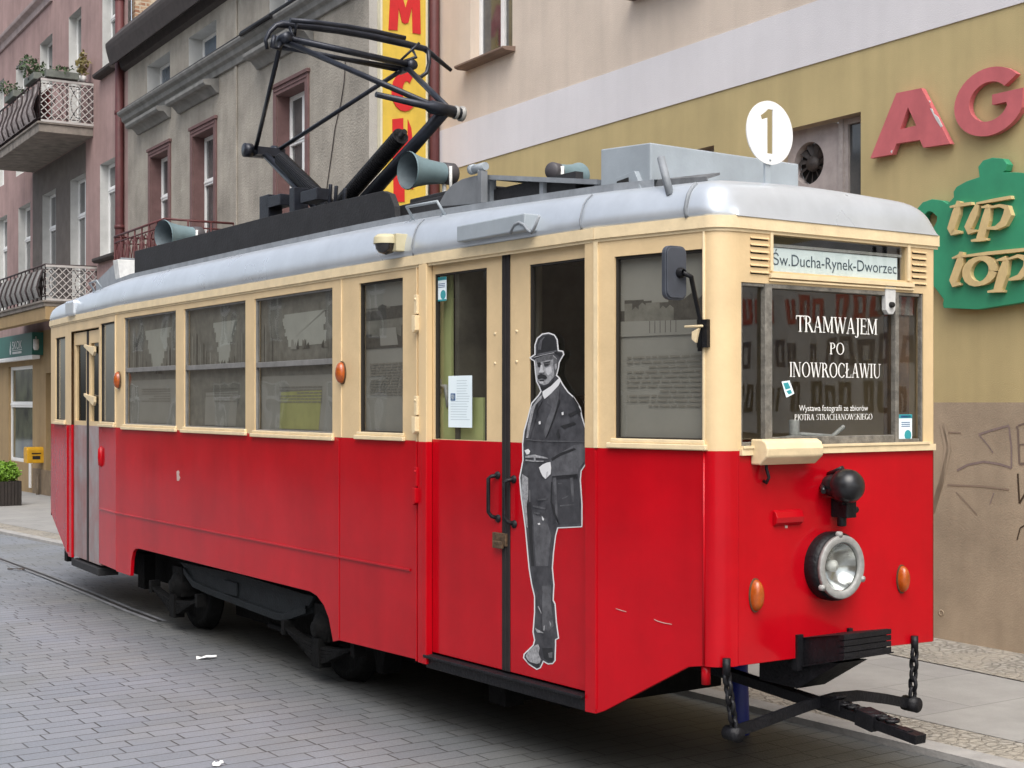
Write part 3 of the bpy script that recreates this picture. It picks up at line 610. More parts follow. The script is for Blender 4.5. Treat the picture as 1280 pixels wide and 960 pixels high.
GM = [mat('spray_violet', (.235, .175, .155), .8, var=.2, vscale=20), mat('spray_grey', (.17, .125, .10), .8), mat('spray_brown', (.05, .03, .015), .8), mat('spray_faint', (.25, .185, .135), .8), mat('wash_patch', (.37, .29, .205), .85, var=.15)]
for q_ in STK: stroke2(*q_)
# pipe stub in the wall foot
mb = MB(); c = CW.pt(*CW.m(1177, 766), 0); mb.lathe(c, CW.o, [(0, .03), (.008, .03), (.008, .018), (-.02, .018)], 14); mb.build('wall_plug', M_beige, b1)

# sign letters A and G (separate cut-out letters on the wall)
def px4(pts): return [(960+x/4.0, y/4.0) for x, y in pts]
def poly_with_hole_A():
    P = [CW.m(*p) for p in px4([(540, 795), (670, 470), (795, 445), (940, 722), (805, 742), (788, 703), (670, 722), (650, 775)])]
    H = [CW.m(*p) for p in px4([(728, 540), (770, 632), (690, 650)])]
    return P, H
P, H = poly_with_hole_A()
mb = MB()
# split in pieces around the counter: left leg, right leg, crossbar, apex
p = P; h = H
def prism_list(mb, pl, polys, d0, d1, mi=0):
    """solid letter from polygons that share edges: walls only on outer edges"""
    key = lambda q: (round(q[0], 4), round(q[1], 4)); edges = {}
    for f in polys:
        for a, b_ in zip(f, f[1:]+f[:1]): edges.setdefault(frozenset((key(a), key(b_))), []).append((a, b_))
    for f in polys:
        mb.face([pl.pt(*q, d1) for q in f], mi); mb.face([pl.pt(*q, d0) for q in reversed(f)], mi)
    for e, l in edges.items():
        if len(l) == 1:
            a, b_ = l[0]; mb.face([pl.pt(*a, d1), pl.pt(*a, d0), pl.pt(*b_, d0), pl.pt(*b_, d1)], mi)
chips = [px4(q) for q in ([(838, 545), (850, 548), (862, 575), (880, 590), (902, 635), (893, 642), (866, 600)], [(832, 505), (842, 512), (838, 522)], [(640, 760), (652, 752), (648, 772)])]
for q in chips: mb.prism(CW, [CW.m(*r_) for r_ in q], .07, .0765, 1)
prism_list(mb, CW, [[p[0], p[1], h[0], h[2], p[6], p[7]], [p[1], p[2], h[0]], [p[2], p[3], p[4], p[5], h[1], h[0]], [h[2], h[1], p[5], p[6]]], .02, .075)
tag(center_origin(mb.build('sign_letter', [M_spink, M_whitegrey], bevel=.003)), 'faded pink cut-out letter A with chipped paint on the olive wall', 'sign letter', 'pink letters on the olive wall')
gl_ = CW.m(1200, 137); gt = CW.m(1262, 81)[1]; gb = CW.m(1236, 172)[1]; gh = gt-gb
rx = gh*.64; cu, cz = gl_[0]-rx, (gt+gb)/2
mb = MB(); n = 30; polys = []
o_ = [(cu+rx*math.cos(R(a)), cz+gh/2*math.sin(R(a))) for a in [142-(k)*0 for k in range(0)]]
angs = [140-360+(k*284/n) for k in range(n+1)]
angs = [38+ (k*300/n) for k in range(n+1)]
# mirrored: u grows to the left of the picture, so the letter's opening (its right) is at lower u
oo = [(cu-rx*math.cos(R(a)), cz+gh/2*math.sin(R(a))) for a in angs]; ii = [(cu-(rx*.56)*math.cos(R(a)), cz+gh*.29*math.sin(R(a))) for a in angs]
polys = [[oo[k], oo[k+1], ii[k+1], ii[k]] for k in range(n)]
polys += [[(cu-rx*.95, cz-gh*.06), (cu-rx*.95, cz+gh*.09), (cu-rx*.10, cz+gh*.09), (cu-rx*.10, cz-gh*.06), (cu-rx*.50, cz-gh*.06)], [(cu-rx*.95, cz-gh*.06), (cu-rx*.50, cz-gh*.06), ii[-1], oo[-1]]]
prism_list(mb, CW, polys, .02, .075)
tag(center_origin(mb.build('sign_letter', M_spink, bevel=.004)), 'faded pink cut-out letter G at the photo edge on the olive wall', 'sign letter', 'pink letters on the olive wall')

# teapot-shaped shop sign
tp = thing('teapot_sign', 'green teapot-shaped shop sign with cream lettering tip top on the olive wall', 'sign', CW.pt(CW.m(1240, 380)[0], CW.m(1240, 380)[1], 0), BA)
def px7(pts): return [(1140+x/4.364, 180+y/4.364) for x, y in pts]
body = [(410, 185), (403, 130), (430, 95), (480, 80), (540, 85), (562, 115), (552, 150), (540, 160), (620, 160), (700, 168), (760, 190), (790, 220), (800, 250), (830, 300), (860, 260), (930, 215), (985, 220), (985, 260), (930, 300), (900, 400), (870, 560), (850, 700), (795, 800), (790, 845), (611, 872), (400, 905), (215, 897), (210, 875), (215, 850), (130, 740), (112, 660), (128, 560), (150, 480), (176, 425), (178, 400), (150, 374), (128, 372), (108, 392), (104, 440), (95, 500), (70, 480), (62, 400), (72, 355), (100, 322), (150, 305), (205, 312), (238, 330), (270, 295), (268, 265), (285, 238), (340, 208)]
mb = MB(); mb.prism(CW, [CW.m(*q) for q in px7(body)], .02, .10); mb.build('sign_board', M_sgreen, tp, bevel=.004)
def thick(pts, wds):                              # polyline with widths -> polygon pieces, in crop pixels
    out = []
    for k in range(len(pts)-1):
        (x0, y0), (x1, y1) = pts[k], pts[k+1]; a, b_ = wds[k], wds[k+1]
        dx, dy = x1-x0, y1-y0; l = math.hypot(dx, dy); nx, ny = -dy/l, dx/l
        out.append([(x0+nx*a/2, y0+ny*a/2), (x0-nx*a/2, y0-ny*a/2), (x1-nx*b_/2, y1-ny*b_/2), (x1+nx*b_/2, y1+ny*b_/2)])
    return out
def letter3d(strokes, name='letter'):
    mb = MB(); strokes = [(p_, [q_*1.16+1.5 for q_ in w_]) for p_, w_ in strokes]
    for j, (pts, wds) in enumerate(strokes):
        # joined ribbon
        L_, Rr = [], []
        for k in range(len(pts)):
            a = pts[max(k-1, 0)]; b_ = pts[min(k+1, len(pts)-1)]; dx, dy = b_[0]-a[0], b_[1]-a[1]; l = math.hypot(dx, dy)+1e-6
            nx, ny = -dy/l*wds[k]/2, dx/l*wds[k]/2
            L_.append((pts[k][0]+nx, pts[k][1]+ny)); Rr.append((pts[k][0]-nx, pts[k][1]-ny))
        polys = [[CW.m(*q) for q in px7([L_[k], L_[k+1], Rr[k+1], Rr[k]])] for k in range(len(pts)-1)]
        prism_list(mb, CW, polys, .098, .145+.0013*j)
    return mb.build(name, M_scream, tp, bevel=.003)
letter3d([([(316, 318), (300, 385), (272, 470), (278, 488), (324, 486)], [16, 34, 32, 28, 10]), ([(268, 350), (330, 338), (386, 330)], [8, 15, 12])])
letter3d([([(418, 336), (398, 390), (366, 462), (372, 484), (412, 478)], [14, 32, 32, 26, 8]), ([(412, 331), (510, 313), (602, 297)], [8, 14, 14])])
letter3d([([(480, 338), (462, 420), (432, 525)], [20, 36, 34]), ([(384, 533), (430, 527), (470, 524)], [8, 16, 10]), ([(440, 352), (480, 345)], [6, 16]), ([(490, 352), (540, 342), (578, 352), (584, 390), (560, 440), (520, 464), (470, 466)], [8, 12, 24, 38, 32, 18, 8])])
letter3d([([(330, 594), (318, 660), (284, 752), (288, 770), (322, 768)], [16, 34, 34, 26, 8]), ([(280, 628), (320, 614)], [6, 14]), ([(330, 618), (470, 602), (611, 588), (780, 570)], [8, 15, 16, 12])])
oc = [(430+72*math.cos(R(a))+12*math.sin(R(a)), 697-70*math.sin(R(a))) for a in range(0, 361, 20)]
letter3d([(oc, [16+22*abs(math.cos(R(a-15))) for a in range(0, 361, 20)])])
letter3d([([(578, 625), (556, 710), (528, 800)], [22, 42, 36]), ([(474, 810), (528, 802), (562, 806)], [8, 16, 10]), ([(524, 640), (575, 628)], [6, 20]), ([(590, 632), (640, 615), (690, 630), (690, 680), (650, 730), (590, 745)], [8, 14, 34, 36, 26, 8])])

# printed banner further along the wall: it shows as a reflection in the windscreen
bn = thing('wall_banner', 'white printed wall banner reflected in the tram windscreen, right of the teapot sign', 'banner', CW.pt(2.6, 2.0, 0), BA)
mb = MB(); mb.pbox(CW, .4, 4.8, 1.9, 3.75, .005, .03); mb.build('board', M_whitegrey, bn)
rr = random.Random(3)
for z0_, z1_, m_ in ((3.40, 3.62, M_dark), (2.98, 3.24, M_sred), (2.55, 2.83, mat('banner_blue', (.01, .015, .06), .6)), (2.12, 2.38, M_dark)):
    mb = MB(); u_ = .7
    while u_ < 4.4:
        w_ = rr.uniform(.10, .16); z_a = z1_-rr.choice((0, 0, .04)); mb.pbox(CW, u_, u_+.045, z0_, z_a, .03, .034); mb.pbox(CW, u_+w_-.04, u_+w_, z0_, z_a, .03, .034)
        if rr.random() < .7: mb.pbox(CW, u_+.045, u_+w_-.04, z_a-.05, z_a, .03, .034)
        if rr.random() < .6: mb.pbox(CW, u_+.045, u_+w_-.04, z0_, z0_+.05, .03, .034)
        u_ += w_+rr.choice((.045, .045, .16))
    mb.build('printing', m_, bn)

# ---------------------------------------------------------------- grey house
b2 = thing('grey_house', 'old grey plastered house with maroon window surrounds behind the pantograph', 'building', base_at(GW, 24), BA)
gz_top = GW.m(165, 84)[1]
u0g, u1g = S_END, S_PG
def gr(x0, x1, yt, yb): return GW.rect(x0, x1, yt, yb)
attic = [gr(184, 212.5, 83, 128), gr(236, 270.5, 47, 97), gr(337, 384, -12, 34)]
za0 = attic[0][2]; za1 = attic[0][3]
attic = [(a[0], a[1], za0, za1) for a in attic]
w0 = [gr(189, 211.5, 196, 292), gr(242, 268.5, 170, 285), gr(347, 383, 124, 262)]
zt = sum(a[3] for a in w0)/3; w0 = [(a[0], a[1], a[2], zt) for a in w0]; w0[0] = (w0[0][0], w0[0][1], 4.5, zt); w0[1] = (w0[1][0], w0[1][1], 4.35, zt); w0[2] = (w0[2][0], w0[2][1], 4.7, zt)
mb = MB(); mb.holes(GW, u0g, u1g, -.6, gz_top, attic, -.22, 0, 0, 1)
mb.build('attic_wall', [M_greywall, M_revealw], b2) if False else None
mb = MB(); zs = za0-.02
mb.holes(GW, u0g, u1g, zs, gz_top+.4, attic, -.42, 0, 0, 1)
mb.holes(GW, u0g, u1g, -.6, zs, w0, -.36, 0, 0, 2)
Ew = Plane(GW.pt(S_END, 0), -GW.o, -BD)           # end wall facing the camera
mb.holes(Ew, 0, 3.0, -.6, gz_top+.4, [], 0, 0, 3)
mb.build('wall', [M_greywall, M_revealw, M_maroon2, M_greywall2], b2)
for a in attic: window(b2, GW, a, -.27, M_white, fw=.06, transom=None, mull=None, pane=mat('pane_sky', (.10, .13, .17), .05, var=.5, vscale=1.0, spec=.9))
for a in w0:
    window(b2, GW, a, -.21, M_white, fw=.075, transom=.70, mull=.5)
    mb = MB(); s_ = .13
    mb.pbox(GW, a[0]-s_, a[0], a[2], a[3]+s_, 0, .035); mb.pbox(GW, a[1], a[1]+s_, a[2], a[3]+s_, 0, .035); mb.pbox(GW, a[0], a[1], a[3], a[3]+s_, 0, .033)
    mb.pbox(GW, a[0]-s_-.03, a[1]+s_+.03, a[3]+s_, a[3]+s_+.06, 0, .06); mb.pbox(GW, a[0]-s_*.6, a[1]+s_*.6, a[3]+s_*.45, a[3]+s_*.65, .033, .048)
    mb.build('window_surround', M_maroon2, b2, bevel=.006)
def hood(x0, x1, yt, yb):
    r = gr(x0, x1, yt, yb); zt_, zb_ = r[3], r[2]; mb = MB()
    mb.prism(Plane(GW.pt(r[0], 0), GW.o, GW.u), [(0, zb_), (.05, zb_), (.10, zb_+.06), (.16, zb_+(zt_-zb_)*.55), (.26, zt_-.10), (.30, zt_-.06), (.30, zt_), (0, zt_+.05)], .0, r[1]-r[0])
    mb.build('window_hood', M_greytrim, b2, bevel=.008)
    mb = MB(); mb.pbox(GW, r[0]+.06, r[1]-.06, zb_-.36, zb_, 0, .02)
hood(174, 214, 157, 169); hood(225, 274, 129, 143); hood(324, 392, 71, 88)
# string course under the attic windows
zc = GW.m(163, 142)[1]; mb = MB()
mb.prism(Plane(GW.pt(u0g+.02, 0), GW.o, GW.u), [(0, zc-.30), (.05, zc-.30), (.07, zc-.20), (.13, zc-.16), (.15, zc-.08), (.22, zc-.04), (.24, zc), (.24, zc+.03), (0, zc+.07)], 0, u1g-u0g)
mb.build('string_course', M_greytrim, b2, bevel=.006)
mb = MB(); mb.tube([GW.pt(u0g+.3, zc+.08, .2), GW.pt(S_PG-7.5, zc+.08, .2), GW.pt(S_PG-7.6, zc+.02, .26), GW.pt(S_PG-9, zc+.01, .27)], .035, 8); mb.tube([GW.pt(u0g+.3, zc+.07, .19), GW.pt(u1g-.1, zc+.05, .19)], .022, 8); mb.build('cable', M_black, b2)
# eaves
dep = .43; ep = Plane(GW.pt(u0g-.02, 0), GW.o, GW.u); zt0 = gz_top
tipz = GW.m(135, 57, dep)[1]; tipb = GW.m(150, 74, dep*.8)[1]
mb = MB(); mb.prism(ep, [(0, zt0), (.10, zt0+.05), (.14, zt0+.22), (dep-.1, tipb+.02), (dep-.08, tipb+.10), (dep-.02, tipz-.10), (dep, tipz), (dep, tipz+.08), (.1, tipz+.45), (-2.5, tipz+1.9), (-2.5, zt0)], 0, u1g-u0g+.25)
mb.build('eaves', M_eave, b2, bevel=.01)
# facade rib, drainpipe, thin cable
mb = MB(); ur = GW.m(296, 150)[0]; mb.pbox(GW, ur-.05, ur+.05, -.2, zc-.3, 0, .03); mb.pbox(GW, ur-.05, ur+.05, zc+.08, gz_top, 0, .03); mb.build('facade_rib', M_greywall, b2, bevel=.01)
mb = MB(); ud = GW.m(155, 200)[0]; mb.tube([GW.pt(ud, 0, .10), GW.pt(ud, 12.2, .10)], .095, 12)
for z in (3.5, 6, 8.5, 11): mb.tube([GW.pt(ud, z, .1), GW.pt(ud, z+.08, .1)], .11, 12)
mb.build('drainpipe', M_maroon, b2)
mb = MB(); P_ = [GW.pt(*GW.m(*q), .015) for q in ((433, 75), (431, 105), (427, 130), (420, 160), (416, 190), (411, 225), (408, 250))]; mb.tube(P_, .008, 6); mb.build('wire', M_eave, b2)
# vertical shop sign on the end wall
sg_d = .10
sg = thing('vertical_sign', 'tall yellow vertical shop sign with red capital letters on the grey house corner', 'sign', Ew.pt(.6, 3, sg_d), BA)
a = Ew.m(477, 100, sg_d)[0]; b_ = Ew.m(533, 100, sg_d)[0]; zt_ = 9.6; zb_ = Ew.m(500, 262, sg_d)[1]
mb = MB(); mb.pbox(Ew, a, b_, zb_, zt_, .004, sg_d); mb.build('board', M_syel, sg, bevel=.006)
mb = MB(); e = .02
for r_ in ((a-e, a+.012, zb_-e, zt_), (b_-.012, b_+e, zb_-e, zt_)): mb.pbox(Ew, r_[0], r_[1], r_[2], r_[3], .0, sg_d+.008)
mb.pbox(Ew, a+.012, b_-.012, zb_-e, zb_+.012, .0, sg_d+.008); mb.build('border', mat('sign_border', (.62, .58, .42), .6, var=.15), sg, bevel=.003)
def slt(polys):
    mb = MB()
    for j, q in enumerate(polys): mb.prism(Ew, [Ew.m(320+x/4, y/4, sg_d) for x, y in q], sg_d-.005, sg_d+.012+.0006*j)
    mb.build('letter', M_sred, sg)
slt([[(662, 150), (706, 152), (718, -60), (672, -62)], [(782, 166), (822, 172), (818, -55), (776, -58)], [(690, -60), (718, -60), (752, 60), (742, 120), (728, 110)], [(800, -58), (772, -58), (742, 60), (740, 120), (760, 115)]])
ca = [(742+66*math.cos(R(q)), 458-100*math.sin(R(q))) for q in range(50, 331, 20)]; ci = [(752+22*math.cos(R(q)), 458-52*math.sin(R(q))) for q in range(50, 331, 20)]
slt([[ca[k], ca[k+1], ci[k+1], ci[k]] for k in range(len(ca)-1)])
slt([[(681, 596), (735, 590), (735, 800), (683, 796)], [(758, 598), (775, 640), (790, 800), (757, 800)], [(735, 680), (757, 684), (757, 735), (735, 730)]])
slt([[(685, 850), (740, 846), (742, 1010), (688, 1008)], [(742, 850), (800, 856), (800, 885), (742, 880)], [(742, 915), (785, 918), (785, 945), (742, 942)]])
# maroon iron balcony
def balcony(parent, s_near, s_far, dep, z_top, z_slab, mr, ms, slab_th=.14, lattice=None, screen=None, bars=True):
    mb = MB(); mb.pbox(GW, s_near, s_far, z_slab-slab_th, z_slab, 0, dep+.04)
    mb.pbox(GW, s_near-.04, s_far, z_slab-.03, z_slab+.02, .003, dep+.08)
    bl = mb.build('balcony', ms, parent, bevel=.01)
    mb = MB(); r = .022
    cor = [GW.pt(s_near, 0, 0), GW.pt(s_near, 0, dep), GW.pt(s_far, 0, dep), GW.pt(s_far, 0, 0)]
    for z in (z_top, z_top-.12, z_slab+.12):
        mb.tube([c+UP*z for c in cor], r if z == z_top else r*.7, 6)
    # posts and scroll-work
    def along(A, B, n, bow=0.0):
        for k in range(n+1):
            p = A.lerp(B, k/n); 
            mb.tube([p+UP*z_slab, p+UP*z_top], r*.75, 6)
            if k < n and bars:
                q = A.lerp(B, (k+.5)/n); w_ = (B-A)/n*.36
                zc_ = (z_top-.12+z_slab+.12)/2; hh_ = (z_top-z_slab-.3)/2
                mb.tube([q+w_*math.cos(R(t))+UP*(zc_+hh_*math.sin(R(t))) for t in range(0, 361, 30)], r*.5, 5, caps=False)
                mb.tube([q-w_+UP*(zc_-hh_), q+UP*zc_, q+w_+UP*(zc_+hh_)], r*.5, 5); mb.tube([q+w_+UP*(zc_-hh_), q+UP*zc_, q-w_+UP*(zc_+hh_)], r*.5, 5)
    along(cor[0], cor[1], max(2, int(dep/.4))); along(cor[1], cor[2], max(3, int((s_far-s_near)/.4)))
    mb.build('railing', mr, bl)
    if lattice:
        side = Plane(GW.pt(s_near, 0, 0), GW.o, -GW.u); mb = MB(); z0, z1 = z_slab+.06, z_top-.06; n = lattice; W_ = dep; H_ = z1-z0; st = .17
        for k in range(-12, 14):
            for sgn in (1, -1):
                # clip diagonal strip to the rectangle
                pts = []
                x0 = k*st
                for z in (0, H_):
                    pts.append((x0+(z if sgn > 0 else H_-z), z))
                (xa, za), (xb, zb2) = pts
                t0, t1 = 0.0, 1.0; dx = xb-xa
                if dx > 0: t0 = max(t0, (0-xa)/dx); t1 = min(t1, (W_-xa)/dx)
                else: t0 = max(t0, (W_-xa)/dx); t1 = min(t1, (0-xa)/dx)
                if t1 <= t0+.02: continue
                a_ = (xa+dx*t0, za+(zb2-za)*t0); b2_ = (xa+dx*t1, za+(zb2-za)*t1)
                l = math.hypot(b2_[0]-a_[0], b2_[1]-a_[1]); nx, nz_ = -(b2_[1]-a_[1])/l*.0095, (b2_[0]-a_[0])/l*.0095
                d_ = .02 if sgn > 0 else .031
                mb.prism(side, [(a_[0]+nx, z0+a_[1]+nz_), (a_[0]-nx, z0+a_[1]-nz_), (b2_[0]-nx, z0+b2_[1]-nz_), (b2_[0]+nx, z0+b2_[1]+nz_)], d_, d_+.009)
        mb.pbox(side, 0, W_, z1, z1+.05, .015, .05); mb.pbox(side, 0, W_, z0-.05, z0, .015, .05)
        mb.build('lattice', M_lattice, bl)
    if screen:
        mb = MB(); fp = Plane(GW.pt(s_near, 0, dep), GW.u, GW.o)
        nn = max(3, int((s_far-s_near)/.55)); 
        rows = []
        zs_ = [z_slab+.08, z_slab+.3, z_slab+.5, z_slab+.7, z_top-.1]; bows = [.10, .17, .12, .04, .02]
        for z, bo in zip(zs_, bows): rows.append([fp.pt((s_far-s_near)*k/24, z, bo+.006*math.sin(k*2.1)) for k in range(25)])
        mb.quadstrip(rows, 0, True); mb.build('reed_screen', screen, bl)
        for k in range(nn+1):
            u_ = (s_far-s_near)*k/nn; mb = MB(); mb.tube([fp.pt(u_, z, bo+.03) for z, bo in zip(zs_, bows)], .02, 6)
            mb.build('bracket', M_iron, bl)
    return bl
balcony(b2, 24.0, 27.1, 1.25, 5.38, 4.35, M_maroon, M_balc)

# ---------------------------------------------------------------- pink house
b3 = thing('pink_house', 'dusty pink plastered house with two lattice balconies at the left end of the street', 'building', base_at(GW, 36), BA)
u0p, u1p = S_PG, 62.0
top_w = [gr(128, 145, 0, 92), gr(86, 101.5, 22, 108), gr(50, 65.5, 52, 118), gr(20, 33, 75, 135), gr(-5, 5, 94, 150)]
zt_ = top_w[1][3]; z0_ = top_w[0][2]
top_w = [(q[0], q[1], (z0_ if k in (0,) else 8.62), zt_ if k else zt_) for k, q in enumerate(top_w)]
low_w = [gr(125, 147, 215, 322), gr(88, 107.5, 222, 330), gr(53, 70, 240, 330), gr(23, 38, 256, 335), gr(-4, 9, 272, 340)]
zt2 = sum(q[3] for q in low_w[:3])/3; zlow = low_w[0][2]
low_w = [(q[0], q[1], zlow if k == 0 else 4.46, zt2) for k, q in enumerate(low_w)]
z_gf = 4.1
shopw = GW.rect(11, 41, 456, 603); shopw = (shopw[0], shopw[1], GW.m(20, 577)[1], GW.m(20, 458)[1])
arch = (GW.m(68, 500)[0], GW.m(57.5, 500)[0], -1.0, GW.m(62, 466)[1])
mb = MB(); mb.holes(GW, u0p, u1p, z_gf, 17.5, top_w+low_w, -.34, 0, 0, 1); mb.build('upper_wall', [M_pink, M_revealw], b3)
mb = MB(); mb.holes(GW, u0p, u1p, -1.0, z_gf, [shopw, arch], -.3, .006, 0, 0)
mb.build('ground_floor_wall', [M_tan, M_tan2], b3)
mb = MB(); mb.pbox(GW, arch[0]-.02, arch[1]+.02, -1, arch[3]+.02, -.34, -.28); mb.build('door', M_tan2, b3)
mb = MB(); ua, ub = GW.m(72, 600)[0], GW.m(41.8, 600)[0]; mb.pbox(GW, ua, ub, -1.0, GW.m(50, 586)[1], .006, .03); mb.build('plinth', M_tan2, b3, bevel=.01)
# grey-brown painted field between the first floor windows
mb = MB(); fu0, fu1 = GW.m(107.5, 280)[0], GW.m(41, 280)[0]; zf0, zf1 = 4.46, GW.m(106, 178)[1]
mb.holes(GW, fu0, fu1, zf0, zf1, [q for q in low_w[1:3]], 0, .006); mb.build('painted_panel', mat('wall_greybrown', (.135, .115, .10), .9, var=.25, vscale=2.5, bump=.3), b3)
for q in top_w: window(b3, GW, q, -.19, M_white, fw=.07, transom=.62, mull=.5)
for q in low_w: window(b3, GW, q, -.19, M_white, fw=.08, transom=.72, mull=.5)
sill(b3, GW, top_w[0][0]-.12, top_w[0][1]+.12, z0_, M_eave, out=.2, th=.1); sill(b3, GW, low_w[0][0]-.12, low_w[0][1]+.12, zlow, M_eave, out=.16, th=.1)
f = window(b3, GW, shopw, -.06, M_white, fw=.10, transom=.60, pane=mat('shop_pane', (.12, .13, .085), .06, var=.8, vscale=1.6, spec=.8, col2=(.02, .02, .022)), name='shop_window')
mb = MB(); up = GW.m(39, 590)[0]; mb.pbox(GW, up-.08, up+.08, GW.m(40, 610)[1], GW.m(40, 578)[1], .01, .05); mb.build('post', M_white, b3, bevel=.004)
# moulding under the roof
zm = GW.m(0, 56)[1]; mb = MB(); mb.prism(Plane(GW.pt(GW.m(66, 5)[0], 0), GW.o, GW.u), [(0, zm-.28), (.06, zm-.28), (.08, zm-.12), (.2, zm-.06), (.22, zm+.02), (0, zm+.1)], 0, 20); mb.build('moulding', M_pinktrim, b3, bevel=.01)
# brick gable seen above the grey roof
gp = Plane(GW.pt(S_PG-.02, 0, -.15), -GW.o, -BD); mb = MB(); mb.pbox(gp, 0, 5, 10.6, 14.5, -.25, 0); mb.build('gable', M_brick, b3)
b_up = balcony(b3, 33.4, 39.5, 1.2, 9.68, 8.66, M_iron, M_balc, slab_th=.22, lattice=8, screen=mat('ornate_screen', (.33, .29, .275), .9, var=.6, vscale=11, col2=(.10, .08, .08), bump=.4))
b_lo = balcony(b3, 33.1, 40.5, 1.16, 5.36, 4.52, M_iron, M_balc, slab_th=.12, lattice=8, screen=M_reed)
mb = MB(); mb.pbox(GW, 33.1, 40.5, 4.1, 4.395, .95, 1.16); mb.pbox(GW, 33.1, 33.3, 4.1, 4.395, .002, .95); mb.build('balcony_beam', M_tan, b3, bevel=.01)
mb = MB(); mb.pbox(GW, 33.5, 40.5, 8.66, 9.5, .95, 1.0) ; mb.build('balcony_screen', mat('red_cloth', (.16, .03, .03), .9, var=.3, vscale=5), b_up)
# window boxes and plants on the balcony rails
def leaves(mb, c, rx_, ry_, rz_, n, size, mi=0):
    for _ in range(n):
        while True:
            p = Vector((random.uniform(-1, 1), random.uniform(-1, 1), random.uniform(-1, 1)))
            if .25 < p.length < 1: break
        p = c+Vector((p.x*rx_, p.y*ry_, p.z*rz_)); d = Vector((random.gauss(0, 1), random.gauss(0, 1), random.gauss(0, 1))).normalized(); e_ = d.orthogonal().normalized()
        s_ = size*random.uniform(.6, 1.3); mb.face([p, p+d*s_*.5+e_*s_*.28, p+d*s_, p+d*s_*.5-e_*s_*.28], mi)
def plant_box(c, ln, along_, label, m, h=.3, n=220):
    t = thing('flower_box', label, 'flower box', c, BA)
    pl = Plane(Vector((c.x, c.y, 0)), along_, UP.cross(along_)); mb = MB(); mb.pbox(pl, -ln/2, ln/2, c.z, c.z+.16, -.09, .09); mb.build('trough', mat('flower_trough', (.13, .14, .12), .7, var=.3, vscale=8), t, bevel=.008)
    mb = MB(); leaves(mb, Vector((c.x, c.y, c.z+.16+h*.45)), ln*.45*abs(along_.x)+.08, ln*.45*abs(along_.y)+.08, h*.6, n, .10); mb.build('plant', m, t)
zr = 9.71
plant_box(GW.pt(34.2, zr, 1.2), 1.0, BD, 'bushy dark green plant in a trough on the upper balcony front rail', M_leaf2, .42, 260)
plant_box(GW.pt(36.4, zr, 1.2), 1.0, BD, 'low green plant in a trough on the upper balcony rail at the photo edge', M_leaf2, .22, 140)
plant_box(GW.pt(33.4, zr, .72), .75, BN, 'sparse plant in a grey trough on the upper balcony lattice side', M_leaf2, .12, 50)
t = thing('potted_plant', 'tall yellowish plant in a pot on the upper balcony beside the wall', 'plant', GW.pt(33.5, zr, .22), BA)
mb = MB(); mb.lathe(GW.pt(33.5, zr, .22), UP, [(0, .001), (0, .07), (.14, .09), (.14, .001)], 14); mb.build('pot', M_whitegrey, t)
mb = MB(); leaves(mb, GW.pt(33.5, zr+.42, .22), .14, .14, .30, 130, .11); mb.build('foliage', mat('leaf_yellow', (.20, .17, .06), .6, var=.4, vscale=9), t)
# shop sign, lamp, mailbox, planter
ss = thing('shop_sign', 'green shop sign with white lettering above the tan shop window', 'sign', GW.pt(GW.m(20, 440, .3)[0], GW.m(20, 440, .3)[1], .3), BA)
r_ = (GW.m(40, 430, .3)[0], GW.m(-14, 430, .3)[0], GW.m(40, 443.5, .3)[1], GW.m(40, 415, .3)[1])
mb = MB(); mb.pbox(GW, r_[0], r_[1], r_[2], r_[3], .008, .3); mb.build('board', M_shop, ss, bevel=.006)
mb = MB(); mb.pbox(GW, r_[0], r_[1], r_[2]-.10, r_[2]-.003, .10, .295); mb.pbox(GW, r_[0], r_[1], r_[2]-.05, r_[2]-.035, .29, .305); mb.build('edge_strip', M_white, ss)
fp = Plane(GW.p, -GW.u, GW.o); mb = MB()
ta, tb = fp.m(15.5, 437, .3)[0], fp.m(27.5, 437, .3)[0]; tz = GW.m(16, 437, .3)[1]
put_text(mb, fp, 'SKOK', ta, tb, tz, .23, .306)
put_text(mb, fp, 'szarotka', ta+.03, tb, tz-.135, .085, .306) if False else None
for k in range(7): mb.pbox(fp, ta+.04+(tb-ta-.06)*k/7, ta+.04+(tb-ta-.06)*(k+.7)/7, tz-.13, tz-.07, .3, .306)
mb.pbox(fp, ta, tb, tz-.04, tz-.025, .3, .306)
mb.build('lettering', M_white, ss)
mb = MB(); cu, cz = fp.m(13.2, 437, .3)
mb.prism(fp, [(cu-.06, cz-.14), (cu-.09, cz-.03), (cu-.05, cz+.05), (cu-.01, cz+.13), (cu+.0, cz+.22), (cu+.03, cz+.1), (cu+.06, cz+.02), (cu+.07, cz-.06), (cu+.04, cz-.14)], .295, .306)
mb.prism(fp, [(cu-.02, cz-.03), (cu+.0, cz+.03), (cu+.02, cz-.03)], .3, .309, 1); mb.build('emblem', [M_white, M_shop], ss)
mb = MB(); c = GW.pt(*GW.m(45, 424, .35), .35); mb.lathe(c, -UP, [(0, .001), (0, .07), (.22, .075), (.28, .05), (.28, .001)], 14); mb.tube([c-UP*(-.02), GW.pt(*GW.m(45, 419, .0), .0)], .02, 6)
tag(center_origin(mb.build('wall_lamp', M_whitegrey)), 'small white cylindrical lamp on the tan wall beside the green shop sign', 'lamp')
mp_ = gpt(52, 621); mpl = Plane(mp_, -BN, -BD); mfr = thing('mailbox', 'yellow mailbox on a thin post in front of the tan wall', 'mailbox', mp_, BA)
zc_ = CZ+(HY-568)*mp_.y/F
mx_ = Plane(mp_, BD, -BN)
mb = MB(); hw = .22; hd = .20
A_ = mp_+UP*0
